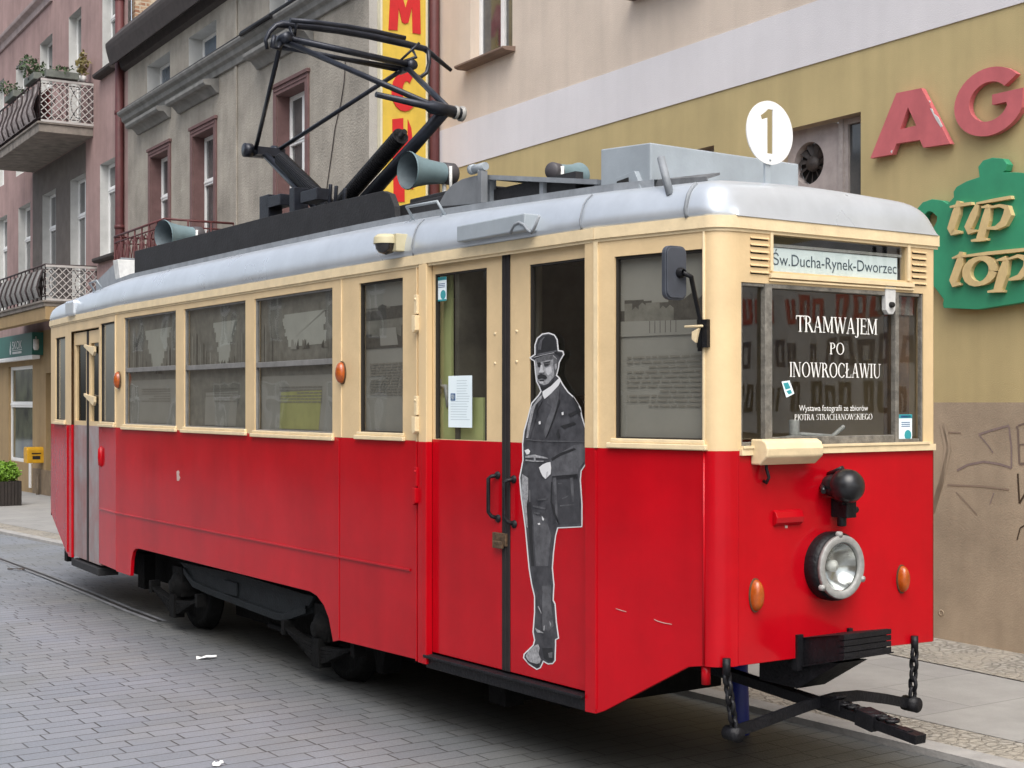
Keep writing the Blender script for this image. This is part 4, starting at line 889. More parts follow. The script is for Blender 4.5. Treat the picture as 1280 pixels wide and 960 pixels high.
mb.prism(Plane(mp_-BN*0, BD, -BN), [(-.2, zc_-.22), (.2, zc_-.22), (.2, zc_+.14), (.14, zc_+.2), (-.14, zc_+.2), (-.2, zc_+.14)], -.02, .42); mb.build('box', M_mail, mfr, bevel=.015)
mb = MB(); ple = Plane(mp_-BD*.202, BN, -BD); mb.pbox(ple, -.30, -.06, zc_+.02, zc_+.05, 0, .012, 0); mb.pbox(ple, -.28, -.08, zc_-.12, zc_-.03, 0, .006, 0); mb.build('slot', M_dark, mfr)
mb = MB(); mb.tube([mp_-BN*.1+UP*-.3, mp_-BN*.1+UP*(zc_-.2)], .045, 8); mb.build('post', mat('post_brown', (.12, .09, .06), .7, var=.3), mfr)
pp = gpt(3, 636); pr = thing('planter', 'dark slatted wooden planter on the far pavement', 'planter', pp, TA)
ppl = Plane(pp, TN, -TD); mb = MB(); hw = .42
for k in range(11):
    a_ = -hw+2*hw*k/11; mb.pbox(ppl, a_+.004, a_+2*hw/11-.004, pp.z+.06, pp.z+.62, -.02, .02)
pps = Plane(pp+TN*hw, TD, TN)
for k in range(11):
    a_ = .02+2*hw*k/11; mb.pbox(pps, a_+.004, a_+2*hw/11-.004, pp.z+.06, pp.z+.62, -.02, .018)
mb.pbox(ppl, -hw, hw-.03, pp.z+.08, pp.z+.60, -2*hw, -.021)
mb.build('slats', M_planter, pr, bevel=.004)
mb = MB()
for sx in (-hw+.05, hw-.05):
    for sy in (.05, 2*hw-.05): c = pp+TN*sx+TD*sy; mb.tube([c, c+UP*.07], .03, 8)
mb.build('feet', M_black, pr)
sh = thing('shrub', 'rounded bright green shrub growing in the dark planter', 'shrub', pp+TD*hw+UP*.6, TA)
mb = MB(); c = pp+TD*hw+UP*.84
for k in range(120):
    a_ = random.uniform(0, 6.283); r_ = .39*math.sqrt(random.random()); q = c+Vector((r_*math.cos(a_), r_*math.sin(a_), random.uniform(-.22, .20)*math.sqrt(max(.05, 1-(r_/.40)**2)))); leaves(mb, q, .12, .12, .10, 90, .075)
mb.build('foliage', M_leaf, sh); mb = MB(); mb.tube([pp+TD*hw+UP*.55, c], .03, 6); mb.build('stem', M_bark, sh)
st_ = gpt(66, 628); mb = MB(); spl = Plane(st_, BD, -BN); mb.pbox(spl, -1.2, .25, st_.z, st_.z+.16, -1.5, 0)
tag(center_origin(mb.build('doorstep', mat('step_stone', (.30, .29, .27), .85, var=.2, vscale=5, bump=.2), bevel=.015)), 'low grey stone step at the doorway behind the rear of the tram', 'step')

# ---------------------------------------------------------------- house across the street: seen in the reflections of paint and glass
ob = fplane(-15.0); ob.o = BN.copy()
b4 = thing('opposite_house', 'long ochre house across the street, showing only in the tram window reflections', 'building', ob.pt(25, 0), BA)
hs = []
for k in range(16):
    for z in (1.0, 4.4, 7.6): hs.append((-8+k*4.6, -8+k*4.6+1.5, z, z+2.0))
mb = MB(); mb.holes(ob, -12, 66, -1, 10.4, hs, -.2, 0, 0, 1); mb.build('wall', [mat('wall_ochre', (.33, .26, .19), .9, var=.2, vscale=.6), M_revealw], b4)
mb = MB(); mb.pbox(ob, -12, 66, 10.4, 10.7, -3, .3); mb.build('eaves', M_eave, b4)
for q in hs: window(b4, ob, q, -.12, M_white, fw=.08, transom=.68, mull=.5)

# ================================================================== TRAM
tram = thing('tram', 'old red and cream tram with silver roof and pantograph standing on the paved street', 'tram', tw(0, 5.85, 0), TA)
WZ = 1.94; GZ = 3.195
LP = [(-.805, .10), (-.97, .84), (-1.05, 2.63), (-1.07, 3.85), (-1.07, 8.90), (-1.02, 9.62), (-.94, 11.0), (-.85, 12.0)]
SA, SB, SC, SD, SE, SF, SG = [seg(*LP[k], *LP[k+1]) for k in range(7)]
SL = [math.dist(LP[k], LP[k+1]) for k in range(7)]
FP = tcross(0.0)
def plan_left(y):
    for (x0, y0), (x1, y1) in zip(LP, LP[1:]):
        if y0 <= y <= y1: return x0+(x1-x0)*(y-y0)/(y1-y0)
    if y < LP[0][1]: t = max(0, min(1, (LP[0][1]-y)/.10)); return -.66-.145*math.sqrt(max(0, 1-t*t))
    t = min(1, (y-12.0)/.2); return -.65-.2*math.sqrt(max(0, 1-t*t))
def plan_right(y):
    if y < 2.63: return .955+(1.05-.955)*max(0, y)/2.63
    if y > 9.0: return 1.07-(y-9.0)/3.2*.20
    return 1.07
right_pts = [(.955, .05), (1.05, 2.63), (1.07, 3.85), (1.07, 8.9), (.87, 12.0)]
def arc_left(n=7): return [(-.66-.145*math.sin(math.pi/2*k/n), .10-.10*math.cos(math.pi/2*k/n)) for k in range(n+1)]   # front to side
def wallrows(mb, pts, z0s, z1s, mi=0, off=0.0, sm=True):
    rows = [[tw(x, y, a), tw(x, y, b)] for (x, y), a, b in zip(pts, z0s, z1s)]
    mb.quadstrip(rows, mi, sm)

# ---- lower body (red)
TH = -.035
mb = MB()
mb.prism(SA, [(0, WZ), (SL[0], WZ), (SL[0], .415), SA.m(755, 889), SA.m(860, 834), (0, .785)], TH, 0)
mb.prism(SB, [(0, WZ), (.095, WZ), (.095, .41), (0, .415)], TH, .004)
mb.prism(SC, [(0, WZ), (SL[2], WZ), (SL[2], .425), (0, .45)], TH, 0)
def v(y): return y-3.85
mb.prism(SD, [(0, WZ), (SL[3], WZ), (SL[3], .44), (v(8.457), .436), (v(8.43), .60), (v(8.38), .69), (v(8.30), .726), (v(8.2), .735), (v(4.34), .735), (v(4.22), .715), (v(4.10), .655), (v(4.02), .57), (v(3.96), .43), (v(3.949), .40), (0, .425)], TH, 0)
mb.prism(SE, [(0, WZ), (SL[4], WZ), (SL[4], .455), (0, .45)], TH, 0)
mb.prism(SF, [(SL[5]-.16, WZ), (SL[5], WZ), (SL[5], .40), (SL[5]-.16, .40)], TH, 0)
mb.prism(SG, [(0, WZ), (SL[6], WZ), (SL[6], .85), (SL[6]-.12, .78), (.12, .44), (0, .42)], TH, 0)
al = arc_left(); wallrows(mb, al, [.785]*8, [WZ]*8)
mb.prism(FP, [(-.66, WZ), (.93, WZ), (.93, .765), (.5, .775), (-.66, .785)], TH, 0)
wallrows(mb, [(.93, 0), (.945, .008), (.953, .025), (.955, .05)], [.765]*4, [WZ]*4)
wallrows(mb, right_pts, [.78, .45, .12, .12, .8], [WZ]*5, sm=False)  # unseen far side: skirt brought down low to block light under the tram
rear = [(-.85, 12.0), (-.81, 12.12), (-.68, 12.2), (.68, 12.2), (.82, 12.12), (.87, 12.0)]
wallrows(mb, rear, [.8]*6, [WZ]*6, sm=False)
body = mb.build('lower_body', M_red, tram, bevel=.004)
# seams and beads on the red sheet
mb = MB()
zb1_, zb2_ = 1.05, 1.05
mb.pbox(SD, 0, SL[3], 1.042, 1.060, 0, .012); mb.pbox(SC, .18, SL[2], 1.042, 1.060, 0, .012); mb.pbox(SE, 0, SL[4]-.04, 1.042, 1.060, 0, .012)
mb.pbox(SD, -.012, .012, .44, WZ-.02, -.001, .005); mb.build('bead', M_red, tram, bevel=.003)
for pl_, u_a, u_b, z_a, d_ in ((SA, SL[0]-.01, SL[0]+.008, .44, .007), (FP, -.655, -.651, .80, .003), (SG, 0, .02, .45, .012)):
    mb = MB(); mb.pbox(pl_, u_a, u_b, z_a, WZ-.02, 0, d_); mb.build('bead', M_red, tram, bevel=.002)
mb = MB(); mb.tube([tw(-.808, .102, .79), tw(-.808, .102, WZ)], .007, 6); mb.build('bead', M_red, tram)
# scratches and bare spots in the paint
mb = MB()
def dab(pl, pts, d=.003, mi=0): mb.prism(pl, [pl.m(*q) for q in pts], d-.002, d, mi)
dab(SD, [(221, 589.5), (223, 588), (224.5, 590), (224, 594), (225.5, 597), (224, 601), (221.5, 601)]); dab(SA, [(770, 760.4), (776, 762.3), (783, 764.3), (783, 764.9), (776, 763), (770, 760.9)]); dab(SA, [(818, 774), (823, 776.2), (830, 778.2), (840, 780), (840, 780.7), (830, 779), (823, 777), (818, 774.5)])
dab(FP, [(981, 657), (984, 657), (984, 660), (981, 660)])
mb.build('scratch', mat('bare_filler', (.55, .40, .36), .7, var=.2, vscale=40), tram)

# ---- upper body (cream)
def R4(pl, x0, x1, yt, yb): return pl.rect(x0, x1, yt, yb)
hA = R4(SA, 768, 878.5, 321, 556); hA = (max(.015, hA[0]), hA[1], 1.995, SA.m(822, 316)[1])
hC = R4(SC, 449, 503.5, 353, 542); hC = (hC[0], hC[1], 1.985, 3.065)
hD = [(v(7.19), v(8.65), 1.975, 3.068), (v(5.57), v(6.98), 1.972, 3.066), (v(3.955), v(5.385), 1.965, 3.064)]
hE = R4(SE, 125.5, 143, 400, 531); hE = (hE[0], hE[1], 1.99, 3.05)
hG = R4(SG, 69.5, 81.5, 418, 528); hG = (max(.12, hG[0]), min(SL[6]-.05, hG[1]), 1.99, 2.98)
TU = -.05
mb = MB()
mb.holes(SA, 0, SL[0], WZ, GZ, [hA], TU, 0, back=True)
mb.holes(SB, .095, SL[1]-.05, SB.m(640, 314)[1], GZ, [], TU, 0, back=True)
mb.holes(SB, 0, .095, WZ, GZ, [], TU, .004, back=True)
mb.holes(SC, 0, SL[2], WZ, GZ, [hC], TU, 0, back=True)
mb.holes(SD, 0, SL[3], WZ, GZ, hD, TU, 0, back=True)
mb.holes(SE, 0, SL[4], WZ, GZ, [hE], TU, 0, back=True)
mb.holes(SF, 0, SL[5]-.16, 3.02, GZ, [], TU, 0, back=True); mb.holes(SF, SL[5]-.16, SL[5], WZ, GZ, [], TU, 0, back=True)
mb.holes(SG, 0, SL[6], WZ, GZ, [hG], TU, 0, back=True)
wallrows(mb, al, [WZ]*8, [GZ]*8)
hW = (-.632, .842, 1.955, 2.848); hS = (-.404, .695, 2.918, 3.118)
vl = [(-.585+.0, -.425, 3.09-.046*k-.018, 3.09-.046*k) for k in range(6)]
vl = [(FP.m(938, 300)[0], FP.m(960, 300)[0], 3.098-.037*k-.019, 3.098-.037*k) for k in range(6)]
vr = [(FP.m(1140, 330)[0], FP.m(1157, 330)[0], 3.098-.037*k-.019, 3.098-.037*k) for k in range(6)]
mb.holes(FP, -.66, .93, WZ, GZ, [hW, hS]+vl+vr, TU, 0, back=True)
wallrows(mb, [(.93, 0), (.945, .008), (.953, .025), (.955, .05)], [WZ]*4, [GZ]*4)
wallrows(mb, right_pts, [WZ]*5, [GZ]*5, sm=False); wallrows(mb, rear, [WZ]*6, [GZ]*6, sm=False)
up_ = mb.build('upper_body', M_cream, tram)
# louvre backs, lips
mb = MB()
for q in vl+vr:
    mb.pbox(FP, q[0], q[1], q[2]-.001, q[3]+.001, -.055, -.048, 0)
mb.build('vent_back', M_dark, tram)
mb = MB()
for q in vl+vr:
    mb.prism(Plane(FP.pt(q[0]-.004, 0), FP.o, FP.u), [(0, q[3]), (.011, q[3]-.008), (.011, q[3]-.012), (0, q[3]-.004)], 0, q[1]-q[0]+.008)
mb.build('vent_louvre', M_cream, tram)
# mouldings on the cream part
mb = MB()
for pl, a, b_ in ((SA, .0, SL[0]), (SB, 0, SL[1]), (SC, 0, SL[2]), (SD, 0, SL[3]), (SE, 0, SL[4]), (SF, 0, SL[5]), (SG, 0, SL[6])):
    mb.pbox(pl, a, b_, 3.135, GZ+.004, .0005, .020); mb.pbox(pl, a, b_, 3.118, 3.135, .0004, .008)
a2 = [(x-.02*math.sin(math.pi/2*k/7), y-.02*math.cos(math.pi/2*k/7)) for k, (x, y) in enumerate(al)]
for z0, z1, o_ in ((3.135, GZ+.004, .02), (3.118, 3.135, .008)):
    a2 = [(x-o_*math.sin(math.pi/2*k/7), y-o_*math.cos(math.pi/2*k/7)) for k, (x, y) in enumerate(al)]
    wallrows(mb, a2, [z0]*8, [z1]*8); mb.quadstrip([[tw(x, y, z1), tw(xx, yy, z1)] for (x, y), (xx, yy) in zip(al, a2)]); mb.quadstrip([[tw(x, y, z0), tw(xx, yy, z0)] for (x, y), (xx, yy) in zip(al, a2)])
    mb.pbox(FP, -.66, .965, z0, z1, .0005, o_)
for pl, u_, w_ in ((SA, SL[0]-.02, .03), (SC, SL[2]-.05, .001), (SE, .0, .001)):
    mb.pbox(pl, u_, u_+w_, WZ+.0, 3.118, .0004, .010)
mb.tube([tw(-.808, .102, WZ), tw(-.808, .102, 3.118)], .008, 6)
# belt under the windows on the front
mb.pbox(FP, -.645, .93, 1.915, 1.952, .0006, .022); mb.pbox(FP, -.64, .87, 1.952, 1.966, .0006, .03)
mb.pbox(FP, -.43, .74, 2.880, 2.905, .0006, .022); mb.pbox(FP, -.43, .745, 2.862, 2.872, .0006, .016)
mb.pbox(FP, hS[0]-.02, hS[0], hS[2], hS[3]+.02, .0005, .012); mb.pbox(FP, hS[1], hS[1]+.02, hS[2], hS[3]+.02, .0005, .012)
mb.build('moulding', M_cream2, tram, bevel=.004)
# door post beside the front door with hinge plates
mb = MB(); mb.pbox(SC, 0.0, .05, .45, GZ-.06, .0, .018, 0); mb.pbox(SB, SL[1]-.05, SL[1], .45, GZ-.06, -.03, .02, 0)
mb.pbox(SC, .085, .10, .45, GZ-.07, .0, .01, 0)
mb.build('door_post', [mat('post_two_tone', (.72, .535, .30), .42)], tram, bevel=.004)
# give the post its two paints: the red half is a separate sleeve
mb = MB(); mb.pbox(SC, -.003, .054, .44, WZ-.005, .001, .022); mb.pbox(SB, SL[1]-.054, SL[1]+.003, .44, WZ-.005, -.028, .024); mb.pbox(SC, .082, .103, .44, WZ-.005, .001, .013)
mb.build('door_post_foot', M_red, tram, bevel=.004)
def hinge(pl, u, z, m):
    mb = MB(); mb.pbox(pl, u-.018, u+.018, z-.02, z+.11, .012, .035); mb.prism(pl, [(u-.022, z-.13), (u+.010, z-.15), (u+.024, z-.12), (u+.024, z-.03), (u-.022, z-.03)], .012, .05)
    mb.lathe(pl.pt(u, z+.08, .035), pl.o, [(0, .010), (.006, .009), (.007, .001)], 8); mb.build('door_hinge', m, tram, bevel=.004)
for z, m in ((SC.m(514, 390)[1], M_cream2), (SC.m(514, 515)[1], M_cream2), (SC.m(514, 603)[1], M_red)): hinge(SC, .065, z, m)

# ---- window sills
def wsill(pl, a, b_, z, m=M_cream2):
    mb = MB(); mb.pbox(pl, a-.04, b_+.04, z-.052, z-.022, .001, .028); mb.pbox(pl, a-.02, b_+.02, z-.022, z+.002, -.03, .014); mb.build('window_sill', m, tram, bevel=.005)
for q in hD: wsill(SD, q[0], q[1], q[2])
wsill(SA, hA[0], hA[1], hA[2]); wsill(SC, hC[0], hC[1], hC[2]); wsill(SE, hE[0], hE[1], hE[2]); wsill(SG, hG[0], hG[1], hG[2])

# ---- windows with the exhibition panels behind the glass
M_frame = mat('sash_grey', (.20, .195, .185), .55, var=.25, vscale=10)
M_gasket = mat('gasket', (.02, .016, .012), .7)
def win(pl, q, rail=None, rim=.011, m=M_gasket, gl=M_glass, gd=-.028):
    u0, u1, z0, z1 = q; mb = MB(); e = .001
    mb.pbox(pl, u0+e, u0+rim, z0+e, z1-e, -.045, -.012); mb.pbox(pl, u1-rim, u1-e, z0+e, z1-e, -.045, -.012)
    mb.pbox(pl, u0+rim, u1-rim, z0+e, z0+rim, -.045, -.013); mb.pbox(pl, u0+rim, u1-rim, z1-rim*1.4, z1-e, -.045, -.013)
    if rail: mb.pbox(pl, u0+rim, u1-rim, rail-.022, rail+.022, -.045, -.010)
    f = mb.build('window', [M_frame if rail else m], tram, bevel=.003)
    g = MB(); g.face([pl.pt(u0+rim, z0+rim, gd), pl.pt(u1-rim, z0+rim, gd), pl.pt(u1-rim, z1-rim, gd), pl.pt(u0+rim, z1-rim, gd)]); g.build('pane', gl, f)
    return f
PD = -.06
def rnd_skyline(mb, pl, u0, u1, zb, zt_lo, zt_hi, n, mi, d, seed):
    rr = random.Random(seed); u = u0
    while u < u1-1e-4:
        w_ = min(u1-u, (u1-u0)/n*rr.uniform(.5, 1.5)); zt_ = rr.uniform(zt_lo, zt_hi)
        if rr.random() < .45: mb.face([pl.pt(u, zb, d), pl.pt(u+w_, zb, d), pl.pt(u+w_, zt_, d), pl.pt(u+w_/2, zt_+(zt_hi-zt_lo)*.35, d), pl.pt(u, zt_, d)], mi)
        else: mb.face([pl.pt(u, zb, d), pl.pt(u+w_, zb, d), pl.pt(u+w_, zt_, d), pl.pt(u, zt_, d)], mi)
        u += w_
def textlines(mb, pl, u0, u1, z1, z0, n, mi, d, seed):
    rr = random.Random(seed)
    for k in range(n):
        z = z1-(z1-z0)*k/n; u = u0; ue = u1-(0 if rr.random() < .8 else (u1-u0)*rr.uniform(.1, .5))
        while u < ue:
            w_ = rr.uniform(.03, .09); mb.pbox(pl, u, min(ue, u+w_), z-.010, z, d-.001, d, mi); u += w_+.012
PM = [M_photo, M_photo_sky, M_photo_dk, M_photo_yel, mat('photo_text', (.205, .19, .165), .7), mat('photo_mid', (.20, .19, .165), .6, var=.35, vscale=9)]
def panel(pl, q, kind, f, seed):
    PD = -.034 if kind == 'plain' else -.06
    u0, u1, z0, z1 = q[0]-.05, q[1]+.05, q[2]-.05, q[3]+.05
    if kind == 'plain': u0, u1, z0, z1 = q[0]+.003, q[1]-.003, q[2]+.003, q[3]-.003
    mb = MB(); W_ = q[1]-q[0]; H_ = q[3]-q[2]; d = PD+.003
    U = lambda t: q[1]-W_*t                       # t from the left edge as seen from the street
    Z = lambda t: q[2]+H_*t
    mb.face([pl.pt(u0, z0, PD), pl.pt(u1, z0, PD), pl.pt(u1, z1, PD), pl.pt(u0, z1, PD)], 5 if kind == 'street' else 0)
    if kind == 'plain': pass
    elif kind == 'view':                          # harbour-like view on top, text below
        mb.face([pl.pt(U(0), Z(.60), d), pl.pt(U(1), Z(.60), d), pl.pt(U(1), Z(1.02), d), pl.pt(U(0), Z(1.02), d)], 0)
        rnd_skyline(mb, pl, U(1), U(0), Z(.60), Z(.70), Z(.78), 7, 2, d+.002, seed); rnd_skyline(mb, pl, U(.62), U(.05), Z(.64), Z(.70), Z(.75), 5, 5, d+.003, seed+1)
        mb.face([pl.pt(U(1), Z(.56), d+.004), pl.pt(U(.0), Z(.56), d+.004), pl.pt(U(0), Z(.645), d+.004), pl.pt(U(1), Z(.635), d+.004)], 0)
        for k in range(6): mb.pbox(pl, U(.35+.06*k), U(.345+.06*k), Z(.575), Z(.64), d+.004, d+.005, 2)
        textlines(mb, pl, U(.92), U(.08), Z(.45), Z(.16), 11, 4, d+.005, seed)
    elif kind == 'town':
        mb.face([pl.pt(U(0), Z(.82), d), pl.pt(U(1), Z(.82), d), pl.pt(U(1), Z(1.02), d), pl.pt(U(0), Z(1.02), d)], 0)
        mb.face([pl.pt(U(0), Z(.56), d), pl.pt(U(1), Z(.56), d), pl.pt(U(1), Z(.83), d), pl.pt(U(0), Z(.83), d)], 5)
        rnd_skyline(mb, pl, U(1), U(0), Z(.75), Z(.80), Z(.84), 6, 2, d+.002, seed); rnd_skyline(mb, pl, U(1), U(0), Z(.56), Z(.62), Z(.70), 4, 2, d+.003, seed+3)
        mb.face([pl.pt(U(.75), Z(.575), d+.004), pl.pt(U(.35), Z(.575), d+.004), pl.pt(U(.33), Z(.69), d+.004), pl.pt(U(.70), Z(.69), d+.004)], 0)
        textlines(mb, pl, U(.88), U(.1), Z(.46), Z(.24), 12, 4, d+.004, seed)
    else:                                         # old street: pale sky between two rows of houses, text and an olive field below
        rr = random.Random(seed); k3 = seed % 3       # three different street views
        mb.face([pl.pt(U(.02), Z(.45), d), pl.pt(U(.98), Z(.45), d), pl.pt(U(.98), Z(.92), d), pl.pt(U(.02), Z(.92), d)], 5)
        L0, L1, R0, R1, zb_, zt_ = ((.40, .52, .62, .80, .50, .86), (.30, .36, .84, .86, .62, .86), (.30, .50, .62, .84, .48, .86))[k3]
        lft_, rgt_ = [], []
        n_ = 9
        for k in range(n_+1):                         # jagged rooflines on both sides of the pale sky
            z = zt_+(zb_-zt_)*k/n_; tl = L0+(L1-L0)*k/n_+rr.uniform(-.015, .025); tr_ = R1+(R0-R1)*k/n_+rr.uniform(-.03, .015)
            if k: lft_.append((tl, lft_[-1][1])); rgt_.append((tr_, rgt_[-1][1]))
            lft_.append((tl, z)); rgt_.append((tr_, z+rr.uniform(-.012, .012)))
        for q0, q1 in zip(range(0, len(lft_)-1, 2), range(1, len(lft_), 2)):
            pass
        mb.face([pl.pt(U(t), Z(z), d+.002) for t, z in lft_]+[pl.pt(U(t), Z(z), d+.002) for t, z in reversed(rgt_)], 1)
        for sgn, a0, a1 in ((0, .05, L1), (1, R0, .95)):
            for k in range(14):
                t = a0+(a1-a0)*k/14+rr.uniform(-.01, .01); t2 = t+(a1-a0)*rr.uniform(.02, .06); far = (k/14 if sgn == 0 else 1-k/14)
                zt2_ = .86-.30*far+rr.uniform(-.10, .03)
                mb.face([pl.pt(U(t), Z(.47+rr.uniform(0, .05)), d+.003), pl.pt(U(t2), Z(.47+rr.uniform(0, .05)), d+.003), pl.pt(U(t2), Z(zt2_-.02), d+.003), pl.pt(U(t), Z(zt2_), d+.003)], rr.choice((2, 0, 5, 5)))
        for k in range(10):
            t = rr.uniform(L1, R0); w_ = rr.uniform(.02, .06); z = zb_-.02; mb.face([pl.pt(U(t), Z(z), d+.004), pl.pt(U(t+w_), Z(z), d+.004), pl.pt(U(t+w_*.7), Z(z+rr.uniform(.03, .08)), d+.004), pl.pt(U(t+w_*.2), Z(z+rr.uniform(.02, .07)), d+.004)], rr.choice((2, 5, 0)))
        mb.face([pl.pt(U(.02), Z(-.03), d), pl.pt(U(1.0), Z(-.03), d), pl.pt(U(1.0), Z(.41), d), pl.pt(U(.02), Z(.41), d)], 0 if k3 else 5)
        mb.face([pl.pt(U(.26), Z(.02), d+.002), pl.pt(U(.76), Z(.02), d+.002), pl.pt(U(.80), Z(.30), d+.002), pl.pt(U(.28), Z(.29), d+.002)], 3 if k3 == 1 else 0)
        textlines(mb, pl, U(.80), U(.26), Z(.33), Z(.20), 6, 4, d+.004, seed)
    mb.build('photo_panel', PM, f)
rails = [SD.m(190, 461)[1], SD.m(268, 458)[1], SD.m(365, 454)[1]]
for k, q in enumerate(hD):
    f = win(SD, q, rail=rails[k]); panel(SD, q, 'street', f, 11+k)
f = win(SA, hA); panel(SA, hA, 'view', f, 3)
f = win(SC, hC); panel(SC, hC, 'town', f, 5)
f = win(SE, hE); panel(SE, hE, 'plain', f, 1)
f = win(SG, hG); panel(SG, hG, 'plain', f, 1)

# ---- front door: two leaves
DD = -.03
zdt = SB.m(640, 316, DD)[1]; zdb = SB.m(630, 838, DD)[1]
uS0, uS1 = SB.m(638, 600, DD)[0], SB.m(628.5, 600, DD)[0]
def leaf(ua, ub, q):
    mb = MB(); mb.holes(SB, ua, ub, WZ+.012, zdt, [q], DD-.04, DD, back=True); o = mb.build('door', M_cream, tram)
    mb = MB(); mb.pbox(SB, ua, ub, zdb, WZ+.012, DD-.04, DD+.001); mb.build('door_panel', M_red, o, bevel=.004)
    g = MB(); g.face([SB.pt(q[0], q[2], DD-.022), SB.pt(q[1], q[2], DD-.022), SB.pt(q[1], q[3], DD-.022), SB.pt(q[0], q[3], DD-.022)]); g.build('pane', M_glassd, o)
    mb = MB(); r = .012
    mb.pbox(SB, q[0]+.001, q[0]+r, q[2]+.001, q[3]-.001, DD-.035, DD-.006); mb.pbox(SB, q[1]-r, q[1]-.001, q[2]+.001, q[3]-.001, DD-.035, DD-.006); mb.pbox(SB, q[0]+r, q[1]-r, q[3]-r, q[3]-.001, DD-.035, DD-.006)
    mb.build('gasket', M_gasket, o)
    return o
qL = SB.rect(543.5, 608.5, 343, 546.5, DD); qL = (qL[0], qL[1], WZ+.015, qL[3])
qR = SB.rect(662, 741.5, 331, 546.5, DD); qR = (qR[0], qR[1], WZ+.035, qR[3])
dl = leaf(uS1, SL[1]-.05, qL); dr = leaf(.095, uS0, qR)
mb = MB(); mb.pbox(SB, uS0, uS1, zdb-.0, zdt, DD-.035, DD+.008); mb.pbox(SB, (uS0+uS1)/2-.004, (uS0+uS1)/2+.004, zdb, zdt, DD, DD+.012); mb.build('door_rubber', M_rubber, tram, bevel=.003)
for (px_, y0, y1), o in zip(((615, 594, 648), (635, 599, 655)), (dl, dr)):
    a = SB.m(px_, y0); b_ = SB.m(px_, y1); mb = MB(); D2 = .05
    P0 = SB.pt(a[0]-.025, a[1], DD); P1 = SB.pt(a[0]+.012, a[1]-.01, DD+D2); P2 = SB.pt(b_[0]+.012, b_[1]+.02, DD+D2); P3 = SB.pt(b_[0]-.03, b_[1], DD)
    mb.tube([P0, P0.lerp(P1, .7), P1+UP*-.01, P2+UP*.02, P2.lerp(P3, .3), P3], .013, 10)
    mb.lathe(P0, SB.o, [(0, .026), (.012, .024), (.018, .001)], 12); mb.lathe(P3, SB.o, [(0, .026), (.012, .024), (.018, .001)], 12)
    mb.build('door_handle', M_black, o)
mb = MB(); q = SB.rect(617.5, 634, 665, 681, DD+.01); mb.pbox(SB, q[0], q[1], q[2], q[3], DD, DD+.025); mb.pbox(SB, q[0]+.02, q[1]-.02, q[2]-.015, q[2]+.03, DD+.02, DD+.04); mb.build('padlock', M_rust, tram, bevel=.004)
mb = MB()
for px_, py_ in ((619, 417), (619, 454), (646, 414), (646, 452)):
    c = SB.pt(*SB.m(px_, py_, DD), DD); mb = MB(); mb.lathe(c, SB.o, [(0, .010), (.006, .008), (.008, .001)], 8); mb.build('rivet', M_cream2, tram)
mb = MB(); zs1 = SB.m(630, 845)[1]; mb.pbox(SB, .095, SL[1]-.02, zdb-.105, zdb-.012, -.25, .004); mb.pbox(SB, .095, SL[1]-.02, zdb-.035, zdb-.014, .0, .03); mb.build('door_step', M_black, tram, bevel=.006)
# notices on the doors
def notice(pl, x0, x1, y0, y1, d, kind):
    q = pl.rect(x0, x1, y0, y1, d); mb = MB(); mb.pbox(pl, q[0], q[1], q[2], q[3], d-.001, d); w_, h_ = q[1]-q[0], q[3]-q[2]
    left = lambda t: q[1]-w_*t
    if pl is FP: left = lambda t: q[0]+w_*t
    def bx(t0, t1, s0, s1, mi): a_, b2_ = sorted((left(t0), left(t1))); mb.pbox(pl, a_, b2_, q[2]+h_*s0, q[2]+h_*s1, d, d+.0008, mi)
    if kind == 'sticker':
        bx(.0, 1, .86, 1, 1); bx(.15, .9, .88, .96, 2)
        for k in range(3): bx(.2, .85, .70-.07*k, .73-.07*k, 2)
        c = (left(.68), q[2]+h_*.26); mb.prism(pl, [(c[0]+w_*.26*math.cos(R(t)), c[1]+w_*.26*math.sin(R(t))) for t in range(0, 360, 30)], d, d+.0012, 1)
        bx(.0, 1, 0, .07, 1)
    else:
        bx(.1, .3, .52, .66, 2); bx(.13, .27, .54, .64, 0)
        rr = random.Random(4)
        for k in range(16): bx(.36 if k < 7 else .1, rr.uniform(.75, .92), .90-.05*k, .908-.05*k, 3)
    mb.build('notice', [M_paper, M_teal, mat('print_blue', (.03, .10, .25), .6), mat('print_greyline', (.42, .50, .54), .7)], tram)
notice(SB, 545.5, 558, 347, 377, DD-.018, 'sticker'); notice(SB, 560.5, 590, 470, 534, DD-.018, 'page')
# inside the door: olive lining, handle, dark depth
mb = MB(); a = SB.m(543, 400, -.12)[0]; b_ = SB.m(564, 400, -.12)[0]
mb.pbox(SB, b_, a+.25, 1.0, 3.1, -.14, -.12); u0_, u1_ = SB.m(604, 520, -.1)[0], SB.m(543, 520, -.1)[0]; mb.pbox(SB, u0_, u1_+.1, 1.0, SB.m(560, 497, -.1)[1], -.115, -.1); mb.build('lining', M_green_in, tram)
mb = MB(); p0 = SB.pt(*SB.m(547, 483, -.10), -.10); mb.tube([p0+SB.u*.03, p0-SB.u*.10, p0-SB.u*.13-UP*.14], .016, 8); mb.pbox(SB, SB.m(547, 483, -.1)[0]-.02, SB.m(547, 483, -.1)[0]+.03, p0.z-.05, p0.z+.05, -.14, -.11); mb.build('inside_handle', M_ring, tram)
